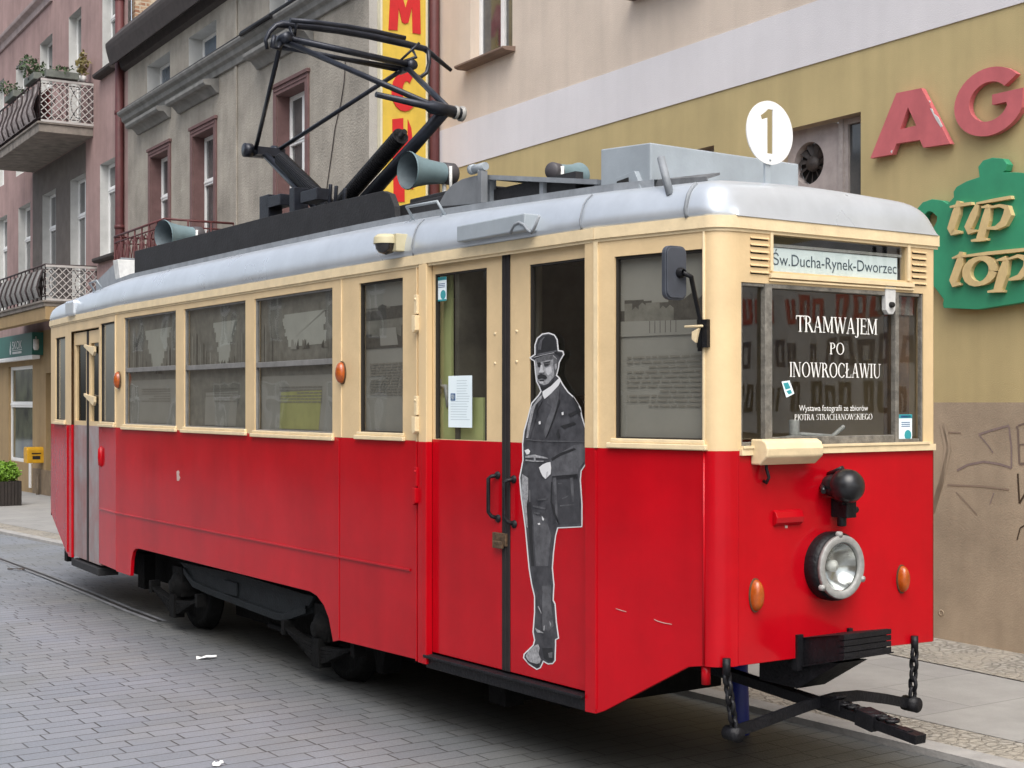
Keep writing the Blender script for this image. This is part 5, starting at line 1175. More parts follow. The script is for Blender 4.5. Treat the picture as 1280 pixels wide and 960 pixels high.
# ---- rear door
zrt, zrb = 3.0, SF.m(110, 700)[1]
us0, us1 = SF.m(111.3, 550, DD)[0], SF.m(109, 550, DD)[0]
zrb = SF.m(115, 703, DD)[1]
M_bare = mat('worn_door_paint', (.30, .29, .29), .5, var=.4, vscale=3.5, col2=(.36, .17, .16), streak=.35)
for ua, ub, wl in ((.03, us0, True), (us1, SL[5]-.17, False)):
    q = (ua+.05, ub-.06, WZ+.05, 2.86); mb = MB(); mb.holes(SF, ua, ub, WZ, zrt, [q], DD-.04, DD, back=True); o = mb.build('door', M_cream, tram)
    mb = MB(); mb.pbox(SF, ua, ub, zrb, WZ, DD-.04, DD+.001); mb.build('door_panel', M_bare, o, bevel=.004)
    g = MB(); g.face([SF.pt(q[0], q[2], DD-.022), SF.pt(q[1], q[2], DD-.022), SF.pt(q[1], q[3], DD-.022), SF.pt(q[0], q[3], DD-.022)]); g.build('pane', M_glass, o)
mb = MB(); mb.pbox(SF, us0, us1, zrb, zrt, DD-.03, DD+.006); mb.pbox(SF, SL[5]-.17, SL[5]-.16, zrb, zrt, DD-.03, DD+.004); mb.build('door_rubber', M_rubber, tram)
mb = MB()
for py_ in (435, 497):
    z = SF.m(112, py_)[1]; u_ = us0-.02; mb.prism(SF, [(u_-.30, z-.05), (u_-.26, z-.09), (u_+.0, z-.02), (u_+.14, z+.02), (u_+.14, z+.05), (u_-.02, z+.03), (u_-.30, z+.01)], DD, DD+.03)
mb.build('door_bracket', M_cream2, tram, bevel=.004)
mb = MB(); mb.pbox(SF, .02, SL[5]-.16, zrb-.11, zrb-.03, -.22, .0); mb.build('door_step', M_roofblack, tram, bevel=.006)
mb = MB(); c = SE.pt(*SE.m(126.5, 570), .0); mb.lathe(c-UP*.12, UP, [(0, .001), (.02, .032), (.1, .038), (.2, .034), (.23, .001)], 12); mb.build('door_button', M_red, tram)

# ---- windscreen
mb = MB(); d = -.012; xm0, xm1 = FP.m(956, 500)[0], FP.m(965, 500)[0]; xr0, xr1 = FP.m(1119, 500)[0], FP.m(1123.5, 500)[0]
u0, u1, z0, z1 = hW; e = .001
mb.pbox(FP, xm0, xm1, z0+e, z1-e, -.034, .004); mb.pbox(FP, xr0, xr1, z0+e, z1-e, -.034, .003)
mb.pbox(FP, u0+e, u0+.014, z0+e, z1-e, -.05, -.004); mb.pbox(FP, u1-.014, u1-e, z0+e, z1-e, -.034, -.004)
mb.pbox(FP, u0+.014, xm0, z0+e, z0+.03, -.05, -.004); mb.pbox(FP, xm1, xr0, z0+e, z0+.055, -.05, -.006); mb.pbox(FP, xr1, u1-.03, z0+e, z0+.03, -.05, -.004)
mb.pbox(FP, u0+.014, xm0, z1-.02, z1-e, -.05, -.004); mb.pbox(FP, xm1, xr0, z1-.025, z1-e, -.05, .004); mb.pbox(FP, xr1, u1-.03, z1-.02, z1-e, -.05, -.004)
ws = mb.build('windscreen', M_wood, tram, bevel=.004)
gd = -.03
for a, b_ in ((u0+.014, xm0), (xm1, xr0), (xr1, u1-.03)):
    g = MB(); g.face([FP.pt(a, z0+.03, gd), FP.pt(b_, z0+.03, gd), FP.pt(b_, z1-.02, gd), FP.pt(a, z1-.02, gd)]); g.build('pane', M_glassd, ws)
td = gd+.006
def line_box(x0, x1, ybl, ybr, capl):
    a = FP.m(x0, ybl, td); b_ = FP.m(x1, ybr, td); c = FP.m(x0, ybl-capl, td); return a[0], b_[0], (a[1]+b_[1])/2, c[1]-a[1]
M_letters = mat('window_letters', (.82, .82, .78), .6)
mb = MB()
put_serif(mb, FP, 'TRAMWAJEM', *line_box(995, 1097, 413.5, 419.5, 20.5), td)
put_serif(mb, FP, 'PO', *line_box(1037, 1055.5, 442.5, 443.5, 14.5), td)
put_serif(mb, FP, 'INOWROCŁAWIU', *line_box(986.5, 1101, 470, 473.5, 18.5), td)
put_text(mb, FP, 'Wystawa fotografii ze zbiorów', *line_box(999, 1085, 513.5, 513.5, 7.6), td)
put_serif(mb, FP, 'PIOTRA STRACHANOWSKIEGO', *line_box(993, 1090.5, 525, 524.5, 7.4), td)
mb.build('lettering', M_letters, ws, recalc=False)
mb = MB(); c = [FP.m(*q, td) for q in ((977, 477), (987, 475.5), (993, 492), (983, 497))]
mb.prism(FP, c, td-.002, td, 0); c2 = [FP.m(*q, td) for q in ((979, 479), (985, 478), (988, 485), (982, 487))]; mb.prism(FP, c2, td, td+.001, 1); c2 = [FP.m(*q, td) for q in ((983, 489), (988, 487), (990, 491), (986, 493))]; mb.prism(FP, c2, td, td+.001, 1); mb.build('sticker', [M_paper, M_teal], ws)
notice(FP, 1123.5, 1140, 518, 553, td, 'sticker')
mb = MB(); c = FP.m(1112, 377, .0); mb.prism(FP, [(c[0]-.045, c[1]+.09), (c[0]-.04, c[1]-.05), (c[0]-.02, c[1]-.075), (c[0]+.02, c[1]-.075), (c[0]+.04, c[1]-.05), (c[0]+.045, c[1]+.09)], -.025, .01); mb.lathe(FP.pt(c[0], c[1]-.02, .01), FP.o, [(0, .018), (.02, .016), (.021, .001)], 12, 1); mb.build('wiper_motor', [M_whitegrey, M_dark], tram, bevel=.004)
# cab interior
mb = MB(); mb.tbox(-.76, .90, .14, .9, .80, .86); mb.tbox(-.86, .92, .9, 11.4, .80, .86); mb.tbox(-.8, .8, 11.9, 12.0, .86, 3.2); mb.tbox(-.62, .90, .06, .10, .86, 1.90); mb.build('floor', M_inner, tram)
mb = MB(); mb.tbox(-.95, .97, 2.35, 2.40, .86, 3.25); mb.build('partition', mat('partition_dark', (.13, .12, .09), .7, var=.5, vscale=1.6, col2=(.04, .036, .03)), tram)
mb = MB()
for x, y in ((-.12, 1.5), (.28, 2.0), (-.48, 2.1)): mb.tube([tw(x, y, .86), tw(x, y, 3.2)], .022, 8)
mb.build('cab_pole', mat('pole_cream', (.42, .38, .29), .5, var=.1), tram)
mb = MB(); mb.tbox(-.1, .8, 1.95, 2.3, .86, 2.25); mb.tbox(.0, .5, 1.7, 1.95, 1.6, 2.05); mb.build('cab_cabinet', M_brown, tram, bevel=.02)
mb = MB(); mb.tbox(-.35, .55, .12, .42, 1.85, 1.97); mb.tube([tw(.02, .25, 1.97), tw(.02, .25, 2.10)], .03, 10); mb.lathe(tw(.02, .25, 1.98), UP, [(0, .09), (.02, .09), (.03, .03)], 16); mb.tube([tw(.0, .25, 2.02), tw(.30, .22, 2.0), tw(.38, .20, 2.06)], .014, 8); mb.build('controller', M_ring, tram, bevel=.01)
mb = MB(); mb.tbox(.62, .80, .07, .11, 1.95, 2.72); mb.tbox(.60, .82, .06, .10, 2.72, 2.86, 1); mb.build('curtain', [mat('curtain_brown', (.13, .07, .032), .8, var=.5, vscale=10, streak=.5), M_wood], tram)
mb = MB(); mb.tbox(-.70, .90, .08, .9, 3.16, 3.20); mb.tbox(-.9, .94, .9, 11.3, 3.16, 3.20); mb.build('ceiling', mat('ceiling_cream', (.16, .14, .10), .7), tram)
mb = MB(); mb.pbox(FP, hS[0]-.05, hS[1]+.05, hS[2]-.03, hS[3]+.03, -.20, -.19); mb.build('box_back', M_dark, tram)
# ---- destination board
q = FP.rect(966, 1121.5, 303.5, 339, -.07); mb = MB(); zl, zr_ = FP.m(1121, 323, -.035)[1], FP.m(1121, 352, -.035)[1]
db = (hS[0]-.02, FP.m(1121.5, 330, -.035)[0], hS[2]-.02, FP.m(1121.5, 322.5, -.035)[1])
mb.pbox(FP, *db, -.045, -.035); bo = mb.build('destination_board', M_paper, tram)
mb = MB(); a = FP.m(965.5, 334, -.034); b_ = FP.m(1120.5, 344.5, -.034)
put_text(mb, FP, 'Św.Ducha-Rynek-Dworzec', a[0], b_[0], FP.m(1040, 336.5, -.034)[1], FP.m(1040, 321.5, -.034)[1]-FP.m(1040, 336.5, -.034)[1], -.0335); mb.build('lettering', mat('board_print', (.04, .07, .10), .6), bo, recalc=False)
mb = MB(); mb.pbox(FP, hS[0], db[1]+.03, db[3]+.004, db[3]+.02, -.04, -.028); mb.build('board_clip', M_ring, bo)
g = MB(); g.face([FP.pt(hS[0], hS[2], -.014), FP.pt(hS[1], hS[2], -.014), FP.pt(hS[1], hS[3], -.014), FP.pt(hS[0], hS[3], -.014)]); g.build('pane', M_glassd, bo)
mb = MB(); x_ = FP.m(1128, 330, -.06)[0]; mb.tube([FP.pt(x_, hS[2], -.06), FP.pt(x_, hS[3], -.06)], .012, 8); mb.build('board_tube', M_brown, bo)

# ---- front fittings
mb = MB(); a = FP.m(949, 580)[0]; b_ = FP.m(1026, 580, .1)[0]; zt_, zb_ = FP.m(985, 549, .11)[1], FP.m(985, 580, .06)[1]
prof = [(0, zb_-.0), (.07, zb_), (.125, zb_+.045), (.13, zt_-.05), (.115, zt_-.015), (.085, zt_), (0, zt_)]
x0_, x1_ = FP.m(963, 570, .13)[0], FP.m(1030, 565, .13)[0]
mb.prism(Plane(FP.pt(x0_-.02, 0), FP.o, FP.u), [(p_[0], p_[1]) for p_ in prof], 0, x1_-x0_+.02); mb.build('lamp_hood', M_cream2, tram, bevel=.008)
mb = MB(); p0 = FP.pt(*FP.m(953, 585), .03); mb.tube([p0+UP*.05, p0, p0-UP*.05+FP.o*.02, p0-UP*.08, p0-UP*.07-FP.o*.02], .009, 8); mb.build('hook', M_black, tram)
q = FP.rect(966, 1000, 640, 654); mb = MB(); mb.prism(Plane(FP.pt(q[0], 0), FP.o, FP.u), [(0, q[2]-.02), (.028, q[2]), (.034, q[2]+.03), (.02, q[3]), (0, q[3]+.01)], 0, q[1]-q[0]); mb.build('step_bracket', M_red, tram, bevel=.004)
# bell
mb = MB(); c = FP.m(1062, 608, .16); C = FP.pt(c[0], c[1], .16)
mb.lathe(C, FP.o, [(-.075, .02), (-.075, .078), (-.06, .092), (-.02, .096), (.02, .090), (.05, .070), (.068, .042), (.078, .001)], 28)
mb.lathe(C, FP.o, [(-.16, .055), (-.13, .065), (-.10, .065), (-.075, .05)], 18)
mb.tube([C-FP.o*.16+UP*.06, C-FP.o*.05+UP*.10], .014, 8); mb.tube([C-FP.o*.16-FP.u*.05, C-FP.o*.10-FP.u*.10-UP*.03], .014, 8)
bl_ = mb.build('bell', mat('bell_black', (.012, .012, .014), .28, var=.3, vscale=20), tram)
mb = MB(); c2 = FP.m(1057, 640, .07); mb.pbox(FP, c2[0]-.045, c2[0]+.035, c2[1]-.03, c2[1]+.075, .0, .12); mb.tube([FP.pt(c2[0]-.02, c2[1]-.08, .06), FP.pt(c2[0]-.02, c2[1], .06)], .026, 10); mb.tube([FP.pt(c2[0]+.02, c2[1]+.02, .09), FP.pt(c2[0]+.07, c2[1]+.01, .09)], .02, 8); mb.tube([FP.pt(c2[0]-.035, c2[1]+.05, .10), FP.pt(c2[0]-.07, c2[1]+.06, .1)], .014, 8); mb.build('bell_striker', M_black, bl_, bevel=.008)
# headlight
pc = FP.m(1053.5, 709, .11); C = FP.pt(pc[0], pc[1], 0); rr_ = .174
mb = MB(); mb.lathe(C, FP.o, [(.0, rr_*1.10), (.03, rr_*1.12), (.075, rr_*1.10), (.088, rr_*1.02), (.093, rr_*.8)], 40); hl = mb.build('headlight', M_black, tram)
mb = MB(); mb.lathe(C, FP.o, [(.089, rr_*.99), (.089, rr_*1.02), (.108, rr_*1.02), (.111, rr_*1.0), (.111, rr_*.81), (.108, rr_*.79), (.092, rr_*.77)], 44)
for a in (95, 215, 335):
    c = C+(FP.u*math.cos(R(a))+UP*math.sin(R(a)))*rr_*1.05; mb.lathe(c, FP.o, [(.087, .018), (.111, .018), (.1115, .009), (.116, .008), (.1165, .001)], 12)
mb.build('rim', M_ring, hl)
mb = MB(); mb.lathe(C, FP.o, [(.004, .001), (.006, rr_*.2), (.018, rr_*.42), (.045, rr_*.62), (.088, rr_*.76)], 36); mb.build('reflector', M_chrome, hl)
mb = MB(); mb.lathe(C, FP.o, [(.01, .001), (.01, .03), (.045, .035), (.06, .001)], 14); mb.build('bulb', M_white, hl)
mb = MB(); mb.lathe(C, FP.o, [(.098, rr_*.775), (.108, rr_*.5), (.111, .001)], 36); mb.build('glass', M_glassd, hl)
# turn signals
def amber(pl, px_, py_, w_, h_, dd=.045):
    u_, z_ = pl.m(px_, py_, dd*.5); mb = MB(); rows = []
    for k in range(7):
        t = k/6; a = math.pi/2*t; s_ = math.cos(a)**.6 if t < 1 else .02; rows.append([pl.pt(u_+w_*s_*math.cos(R(q)), z_+h_*s_*math.sin(R(q)), .008+dd*math.sin(a)) for q in range(0, 361, 15)])
    mb.quadstrip(rows); ts = mb.build('turn_signal', M_orange, tram)
    mb = MB(); mb.prism(pl, [(u_+w_*1.12*math.cos(R(q)), z_+h_*1.08*math.sin(R(q))) for q in range(0, 360, 15)], 0, .010); mb.build('base', M_brown, ts)
amber(FP, 947, 744.5, .040, .086); amber(FP, 1130, 724, .038, .078); amber(SD, 425, 466, .050, .080); amber(SE, 146, 475, .055, .085)
# coupler pocket, drawbar, guard bar with chains
mb = MB(); ztp, zbp = TFz = (FP.m(1056, 793, .32)[1], FP.m(1056, 824, .32)[1])
zb0_, zt0_ = .735, .894
def cbox(x0, x1, ya, yb, f0, f1):                 # slice of the upward tilted pocket
    def zz(y, f): t = (y-.0)/-.32; lo = zb0_+(zbp-zb0_)*t; hi = zt0_+(ztp-zt0_)*t; return lo+(hi-lo)*f
    mb.hexa([tw(x0,ya,zz(ya,f0)),tw(x1,ya,zz(ya,f0)),tw(x1,yb,zz(yb,f0)),tw(x0,yb,zz(yb,f0)),tw(x0,ya,zz(ya,f1)),tw(x1,ya,zz(ya,f1)),tw(x1,yb,zz(yb,f1)),tw(x0,yb,zz(yb,f1))])
cbox(-.18, .175, -.30, .02, .02, .98)
for k in range(4): cbox(-.19, .185, -.325, -.285, k/4+.015, (k+1)/4-.015)
cbox(-.19, .185, -.30, .0, .975, 1.0); cbox(-.20, .20, -.33, .0, -.04, .02)
mb.tbox(-.225, -.18, -.02, .03, zb0_-.02, zt0_+.02); mb.tbox(.185, .215, -.02, .03, zb0_-.02, zt0_+.02)
mb.prism(tplane(-.16), [(-.27, zbp-.03), (.35, zb0_-.01), (.35, .60), (.05, .60)], -.22, .0)
mb.build('coupler_pocket', M_black, tram, bevel=.006)
def zt(px_, py_, y): return tcross(y).m(px_, py_)
mb = MB()
B0, B1 = Vector((0, 1.3, .60)), Vector((0, -.66, .445))
def bar(p0, p1, w_, h_, mbx):
    a, b_ = tw(*p0), tw(*p1); t = (b_-a).normalized(); x = t.cross(UP).normalized(); y = x.cross(t)
    mbx.hexa([a-x*w_-y*h_, a+x*w_-y*h_, b_+x*w_-y*h_, b_-x*w_-y*h_, a-x*w_+y*h_, a+x*w_+y*h_, b_+x*w_+y*h_, b_-x*w_+y*h_])
bar((0, 1.5, .60), (0, -.20, .485), .035, .030, mb); bar((-.012, -.20, .485), (-.012, -.62, .447), .026, .028, mb); bar((.0, -.28, .49), (0, -.40, .47), .055, .045, mb)
bar((0, -.54, .452), (.0, -.68, .438), .042, .024, mb); bar((-.03, -.02, .53), (-.03, -.16, .525), .02, .03, mb)
for k in range(7):
    y = -.16-.055*k; c = tw(.0, y, .515-.09*(-y-.18)+.015); mb.tube([c+TN*.034*math.cos(R(a))+TD*.03*math.sin(R(a)) for a in range(0, 361, 45)], .011, 6, caps=False)
mb.tube([tw(-.05, -.1, .55), tw(-.05, -.14, .57), tw(.03, -.14, .57), tw(.03, -.1, .55)], .012, 6)
mb.build('drawbar', M_black, tram, bevel=.004)
mb = MB()
gp_ = [(-.71, .44), (-.55, .455), (-.35, .485), (-.12, .515), (.08, .53), (.28, .52), (.5, .475), (.70, .425)]
rows = []
for x, z in gp_: rows.append([tw(x, -.02, z-.03), tw(x, -.02, z+.03), tw(x, .004, z+.03), tw(x, .004, z-.03), tw(x, -.02, z-.03)])
mb.quadstrip(rows, 0, False)
mb.lathe(tw(.72, -.06, .42), TD, [(0, .001), (0, .045), (.1, .045), (.1, .001)], 14); mb.lathe(tw(-.70, -.06, .43), TD, [(0, .001), (0, .04), (.1, .04), (.1, .001)], 14)
mb.build('guard_bar', M_black, tram)
def chain(top, bot, n):
    mb = MB(); a, b_ = tw(*top), tw(*bot); L_ = (b_-a).length/n
    for k in range(n):
        c = a.lerp(b_, (k+.5)/n); ax = TN if k % 2 == 0 else TD
        mb.tube([c+ax*L_*.36*math.cos(R(q))+UP*L_*.66*math.sin(R(q)) for q in range(0, 361, 30)], .012, 6, caps=False)
    mb.tube([a+UP*.08, a-UP*.01], .022, 8); mb.build('chain', M_black, tram)
chain((-.757, -.02, .76), (-.70, -.02, .45), 6); chain((.741, -.02, .74), (.72, -.02, .45), 5)
g = gpt(925, 917); mb = MB(); mb.tube([g+UP*.0, g+UP*.10, g-TN*.02+UP*.78], [.064, .062, .058], 14); 
tag(center_origin(mb.build('prop', M_blue)), 'dark blue metal post propping up the front of the tram', 'prop')
mb = MB(); q_ = SA.m(877, 836); mb.tube([SA.pt(q_[0], .80, -.04), SA.pt(q_[0], .68, -.04)], .026, 10); mb.build('drain_stub', M_red, tram)

# ---- mirror
mp0 = tplane(-1.04).m(845, 341); ym, zm_ = mp0
cx = tw(-1.04, ym, zm_); mpl_ = Plane(cx, TN, -TD); mpl_.p.z = 0
mb = MB(); w_, h_ = .074, .142
pts = []
for cxx, czz, a0 in ((w_-.04, h_-.04, 0), (-(w_-.04), h_-.04, 90), (-(w_-.04), -(h_-.04), 180), (w_-.04, -(h_-.04), 270)):
    pts += [(cxx+.04*math.cos(R(a0+q)), zm_+czz+.04*math.sin(R(a0+q))) for q in (0, 22, 45, 67, 90)]
mb.prism(mpl_, pts, -.03, 0); mb.prism(mpl_, [(q[0]*.9, zm_+(q[1]-zm_)*.94) for q in pts], 0, .008); mi_ = mb.build('mirror', mat('mirror_shell', (.055, .062, .078), .45, var=.2, vscale=8), tram, bevel=.008)
mb = MB(); c = mpl_.pt(.02, zm_+.0, .01); e_ = SA.pt(SA.m(879, 402)[0], SA.m(879, 402)[1], .03)
mb.lathe(c, -TD, [(-.01, .03), (.012, .028), (.03, .018)], 12); mb.tube([c-TD*.02, c+TN*.05-TD*.03-UP*.02, c.lerp(e_, .6)+UP*.04-TD*.02, e_+UP*.02, e_-UP*.16], .013, 8); mb.pbox(SA, SA.m(879, 402)[0]-.045, SA.m(879, 402)[0]+.02, SA.m(879, 402)[1]-.14, SA.m(879, 402)[1]+.01, .0, .03)
mb.build('mirror_arm', M_black, mi_)
mb = MB(); u_, z_ = SA.m(881, 415); mb.pbox(SA, max(.005, u_-.025), u_+.03, z_-.07, z_+.06, .0, .03); mb.prism(SA, [(u_+.02, z_-.06), (u_+.045, z_-.04), (u_+.045, z_+.0), (u_+.0, z_+.02)], .03, .06); mb.tube([SA.pt(u_-.02, z_+.03, .045), SA.pt(u_+.10, z_+.03, .045)], .008, 6); mb.build('latch', M_cream2, tram, bevel=.004)

# ---- roof
stn = []
zsh = [(-.02, 3.20), (.05, 3.36), (.14, 3.41), (.4, 3.415), (.8, 3.43), (1.4, 3.45), (2.2, 3.475), (3.4, 3.50), (5.5, 3.51), (9.0, 3.51), (10.4, 3.46), (11.4, 3.42), (12.0, 3.40), (12.20, 3.34), (12.25, 3.20)]
def interp(tab, y):
    for (a, p_), (b_, q_) in zip(tab, tab[1:]):
        if a <= y <= b_: return p_+(q_-p_)*(y-a)/(b_-a)
    return tab[0][1] if y < tab[0][0] else tab[-1][1]
rows = []
ysn = [-.026, -.02, .0, .02, .05, .09, .14, .2, .3, .5, .84, 1.2, 1.8, 2.63, 3.2, 3.85, 5, 6, 7, 8, 8.9, 9.4, 9.9, 10.6, 11.3, 11.95, 12.1, 12.18, 12.22]
kf = [(-.026, 0), (-.02, .08), (.0, .42), (.02, .62), (.05, .80), (.09, .92), (.14, 1.0), (11.95, 1), (12.1, .85), (12.18, .6), (12.22, 0)]
for y in ysn:
    yy = min(max(y, .0), 12.18); wl = -plan_left(max(yy, .0))+.012; wr = plan_right(yy)+.012
    if y < .10: wl = .66+.145*math.sqrt(max(0, 1-((.10-max(y, 0))/.10)**2))+.012; 
    if y < .05: wr = .955-.02*((.05-max(y, 0))/.05)+.008
    k = interp(kf, y); H_ = (max(3.395, interp(zsh, max(.14, min(y, 11.9))))-GZ)*k
    half = [(1.0, 0, 0), (1.012, 0, .05), (1.012, 0, .22), (1.0, .0, .42), (.985, .0, .60), (.96, 0, .75), (.92, 0, .88), (.86, 0, .96), (.80, 0, 1.0), (.60, 0, 1.03), (.3, 0, 1.08), (0, 0, 1.10)]
    row = [tw(-wl*a, y, GZ+.004+H_*c) for a, _, c in half]+[tw(wr*a, y, GZ+.004+H_*c) for a, _, c in half[-2::-1]]
    rows.append(row)
mb = MB(); mb.quadstrip(rows); roof = mb.build('roof', M_silver, tram)
sub = roof.modifiers.new('sub', 'SUBSURF'); sub.levels = 1; sub.render_levels = 1
# grey lip along the top of the shoulder, joints, dents
mb = MB(); rws = []
for y in (.55, .84, 1.2, 1.8, 2.63, 3.2, 3.85, 5, 6, 7, 8, 8.9, 9.4):
    wl = -plan_left(y)*.86; z = GZ+(max(3.395, interp(zsh, y))-GZ)*.985
    rws.append([tw(-wl, y, z-.02), tw(-wl, y, z+.04), tw(-wl+.05, y, z+.042), tw(-wl+.12, y, z-.01)])
mb.quadstrip(rws, sm=False); mb.build('roof_lip', M_silver2, tram)
mb = MB()
def onroof(y, t):                                 # point on the left shoulder, t 0 gutter .. 1 top
    wl = -plan_left(y)+.012; H_ = max(3.395, interp(zsh, y))-GZ; tab = [(0, 1.0), (.22, 1.012), (.42, 1.0), (.60, .985), (.75, .96), (.88, .92), (.96, .86), (1.0, .8)]
    return tw(-wl*interp(tab, t)-.004, y, GZ+.004+H_*t)
for y in (.2, .95, 2.75):
    mb = MB(); mb.tube([onroof(y, t) for t in (.0, .12, .22, .42, .6, .75, .88)], .005 if y > .3 else .012, 6); mb.build('roof_joint', M_silver2, tram)
mb = MB(); p_ = onroof(.14, .55); mb.lathe(p_-TN*.0+TD*-.03, (-TN-TD).normalized()+UP*.4, [(-.03, .10), (.01, .09), (.03, .06), (.04, .001)], 14); mb.build('roof_patch', mat('roof_white_patch', (.58, .60, .62), .5, var=.3, vscale=12, bump=.4, bscale=20), tram) if False else None
mb = MB()
# torn sheet at the front corner
a = tw(-.76, .60, 3.45); b_ = tw(-.70, .20, 3.42); c = tw(-.63, .17, 3.445); d_ = tw(-.67, .58, 3.462)
mb.hexa([a, b_, c, d_, a+UP*.012, b_+UP*.014, c+UP*.014, d_+UP*.012]); mb.hexa([a-UP*.05, b_-UP*.04, b_-UP*.04+TN*.01, a-UP*.05+TN*.01, a, b_, b_+TN*.01, a+TN*.01]); mb.build('loose_sheet', mat('sheet_dark', (.12, .125, .13), .6, var=.5, vscale=9), tram, recalc=False)
mb = MB(); P0 = onroof(1.05, .9); q0 = tplane(-.84).m(838, 233); q1 = tplane(-.84).m(826, 197); mb.tube([tw(-.84, q0[0], q0[1]-.05), tw(-.84, q1[0], q1[1])], .022, 10); mb.build('pole_stub', M_silver2, tram)
mb = MB(); u_ = SB.m(664, 292)
mb.tube([tplane(-1.11).pt(*tplane(-1.11).m(*q), 0) for q in ((638, 292), (643, 281), (649, 278), (655, 281), (660, 288), (664, 291), (668, 285), (674, 270))], .010, 6); mb.build('cable_hook', M_silver2, tram)
mb = MB(); q0 = tplane(-1.09).m(574, 299); q1 = tplane(-1.09).m(659, 285); zlo = tplane(-1.09).m(574, 305)[1]; zhi = tplane(-1.09).m(574, 283)[1]
mb.tbox(-1.11, -.95, q1[0], q0[0], zlo+.01, zhi+.0); mb.build('roof_fuse_box', M_box, tram, bevel=.008)
mb = MB()
for y in ():
    p_ = onroof(y, .08); mb = MB(); mb.hexa([p_+TD*s_*.03+o_ for o_ in (UP*-.02, UP*.05) for s_ in (-1, 1)]+[p_+TN*-.02+TD*s_*.03+o_ for o_ in (UP*-.02, UP*.05) for s_ in (-1, 1)]); mb.build('gutter_clip', M_silver, tram)

# grab handles
def grab(y0, y1, t=.93):
    a, b_ = onroof(y0, t), onroof(y1, t); out = -TN*.06+UP*.085; mb = MB(); mb.tube([a, a+out, b_+out, b_], .011, 8); mb.tube([a-UP*.02, a+TD*.03], .02, 6); mb.tube([b_-UP*.02, b_+TD*.03], .02, 6); mb.build('grab_handle', M_box, tram)
grab(2.55, 2.95); grab(9.7, 10.0, .85)
# camera dome
q = tplane(-1.10).m(492, 303); c = tw(-1.16, q[0], q[1]); mb = MB()
mb.lathe(c, -UP, [(-.055, .001), (-.05, .06), (-.03, .085), (.015, .088)], 20); mb.tbox(-1.14, -1.02, q[0]-.11, q[0]-.05, q[1]-.07, q[1]+.05); cd = mb.build('security_camera', mat('camera_beige', (.50, .45, .29), .5, var=.1), tram, bevel=.004)
mb = MB(); mb.lathe(c, -UP, [(.015, .078), (.05, .07), (.075, .05), (.09, .001)], 20); mb.build('dome', mat('camera_dome', (.02, .018, .018), .1, spec=.8), cd)
# front equipment box, projector, route disc
zbx = 3.45; mb = MB(); x0, x1 = -.765, .415; y0, y1 = .60, 1.06; z_l, z_r = tcross(.6).m(812, 178)[1], tcross(.6).m(998, 207)[1]
zt1 = tplane(-.765).m(756, 183)[1]
mb.hexa([tw(x0, y0, 3.36), tw(x1, y0, 3.36), tw(x1, y1, 3.36), tw(x0, y1, 3.36), tw(x0, y0, z_l), tw(x1, y0, z_l-.01), tw(x1, y1, z_l+.03), tw(x0, y1, z_l+.03)]); mb.build('roof_equipment_box', M_box, tram, bevel=.008)
mb = MB(); q = tplane(-.80).m(790, 225); c = q[0]
mb.prism(tplane(-.80), [(c-.10, q[1]-.09), (c+.19, q[1]-.09), (c+.15, q[1]+.03), (c-.02, q[1]+.05)], -.14, .0); mb.prism(tplane(-.80), [(c+.02, q[1]-.07), (c+.165, q[1]-.07), (c+.135, q[1]+.01), (c+.03, q[1]+.02)], .0, .004, 1); mb.build('roof_projector', [M_box, M_dark], tram, bevel=.004)
DP = tcross(.15); uc, zc_ = DP.m(962, 166); rd = .178; mb = MB(); n = 48
one = [DP.m(*q) for q in ((951, 147), (953, 142.5), (959.5, 136), (968, 135.5), (968.5, 195.5), (958.5, 193.5), (959.5, 150), (953, 151))]
dig = [(uc+a*rd, zc_+b_*rd) for a, b_ in ((-.40, .50), (-.36, .38), (-.12, .46), (-.12, -.66), (.13, -.66), (.13, .74), (-.08, .74), (-.22, .62))]
dig = dig[::-1] if False else dig
# disc with a cut-out numeral: bridge polygon
bm = bmesh.new()
outer = [bm.verts.new(DP.pt(uc+rd*math.cos(2*math.pi*k/n), zc_+rd*math.sin(2*math.pi*k/n), 0)) for k in range(n)]
inner = [bm.verts.new(DP.pt(*q, 0)) for q in dig]
eds = [bm.edges.new((L_[k], L_[(k+1) % len(L_)])) for L_ in (outer, inner) for k in range(len(L_))]
bmesh.ops.triangle_fill(bm, edges=eds, use_beauty=True)
bm.normal_update()
def inside(pt, poly):
    r_ = False; x, y = pt
    for (x0, y0), (x1, y1) in zip(poly, poly[1:]+poly[:1]):
        if (y0 > y) != (y1 > y) and x < (x1-x0)*(y-y0)/(y1-y0)+x0: r_ = not r_
    return r_
mb = MB()
for f_ in bm.faces:
    cc = f_.calc_center_median(); uu = (cc-DP.p).dot(DP.u)
    if inside((uu, cc.z), dig): continue
    mb.face([v_.co+DP.o*.004 for v_ in f_.verts]); mb.face([v_.co-DP.o*.004 for v_ in reversed(f_.verts)])
bm.free()
for L_ in ([(uc+rd*math.cos(2*math.pi*k/n), zc_+rd*math.sin(2*math.pi*k/n)) for k in range(n)], dig):
    for a, b_ in zip(L_, L_[1:]+L_[:1]): mb.face([DP.pt(*a, .004), DP.pt(*b_, .004), DP.pt(*b_, -.004), DP.pt(*a, -.004)])
rdk = mb.build('route_disc', M_white, tram)
mb = MB(); mb.pbox(DP, uc-.028+.0, uc+.012, 3.40, zc_-rd*.93, -.02, -.005); mb.lathe(DP.pt(uc, zc_-rd*.86, .004), DP.o, [(0, .008), (.005, .006), (.006, .001)], 8); mb.build('post', M_box, rdk)
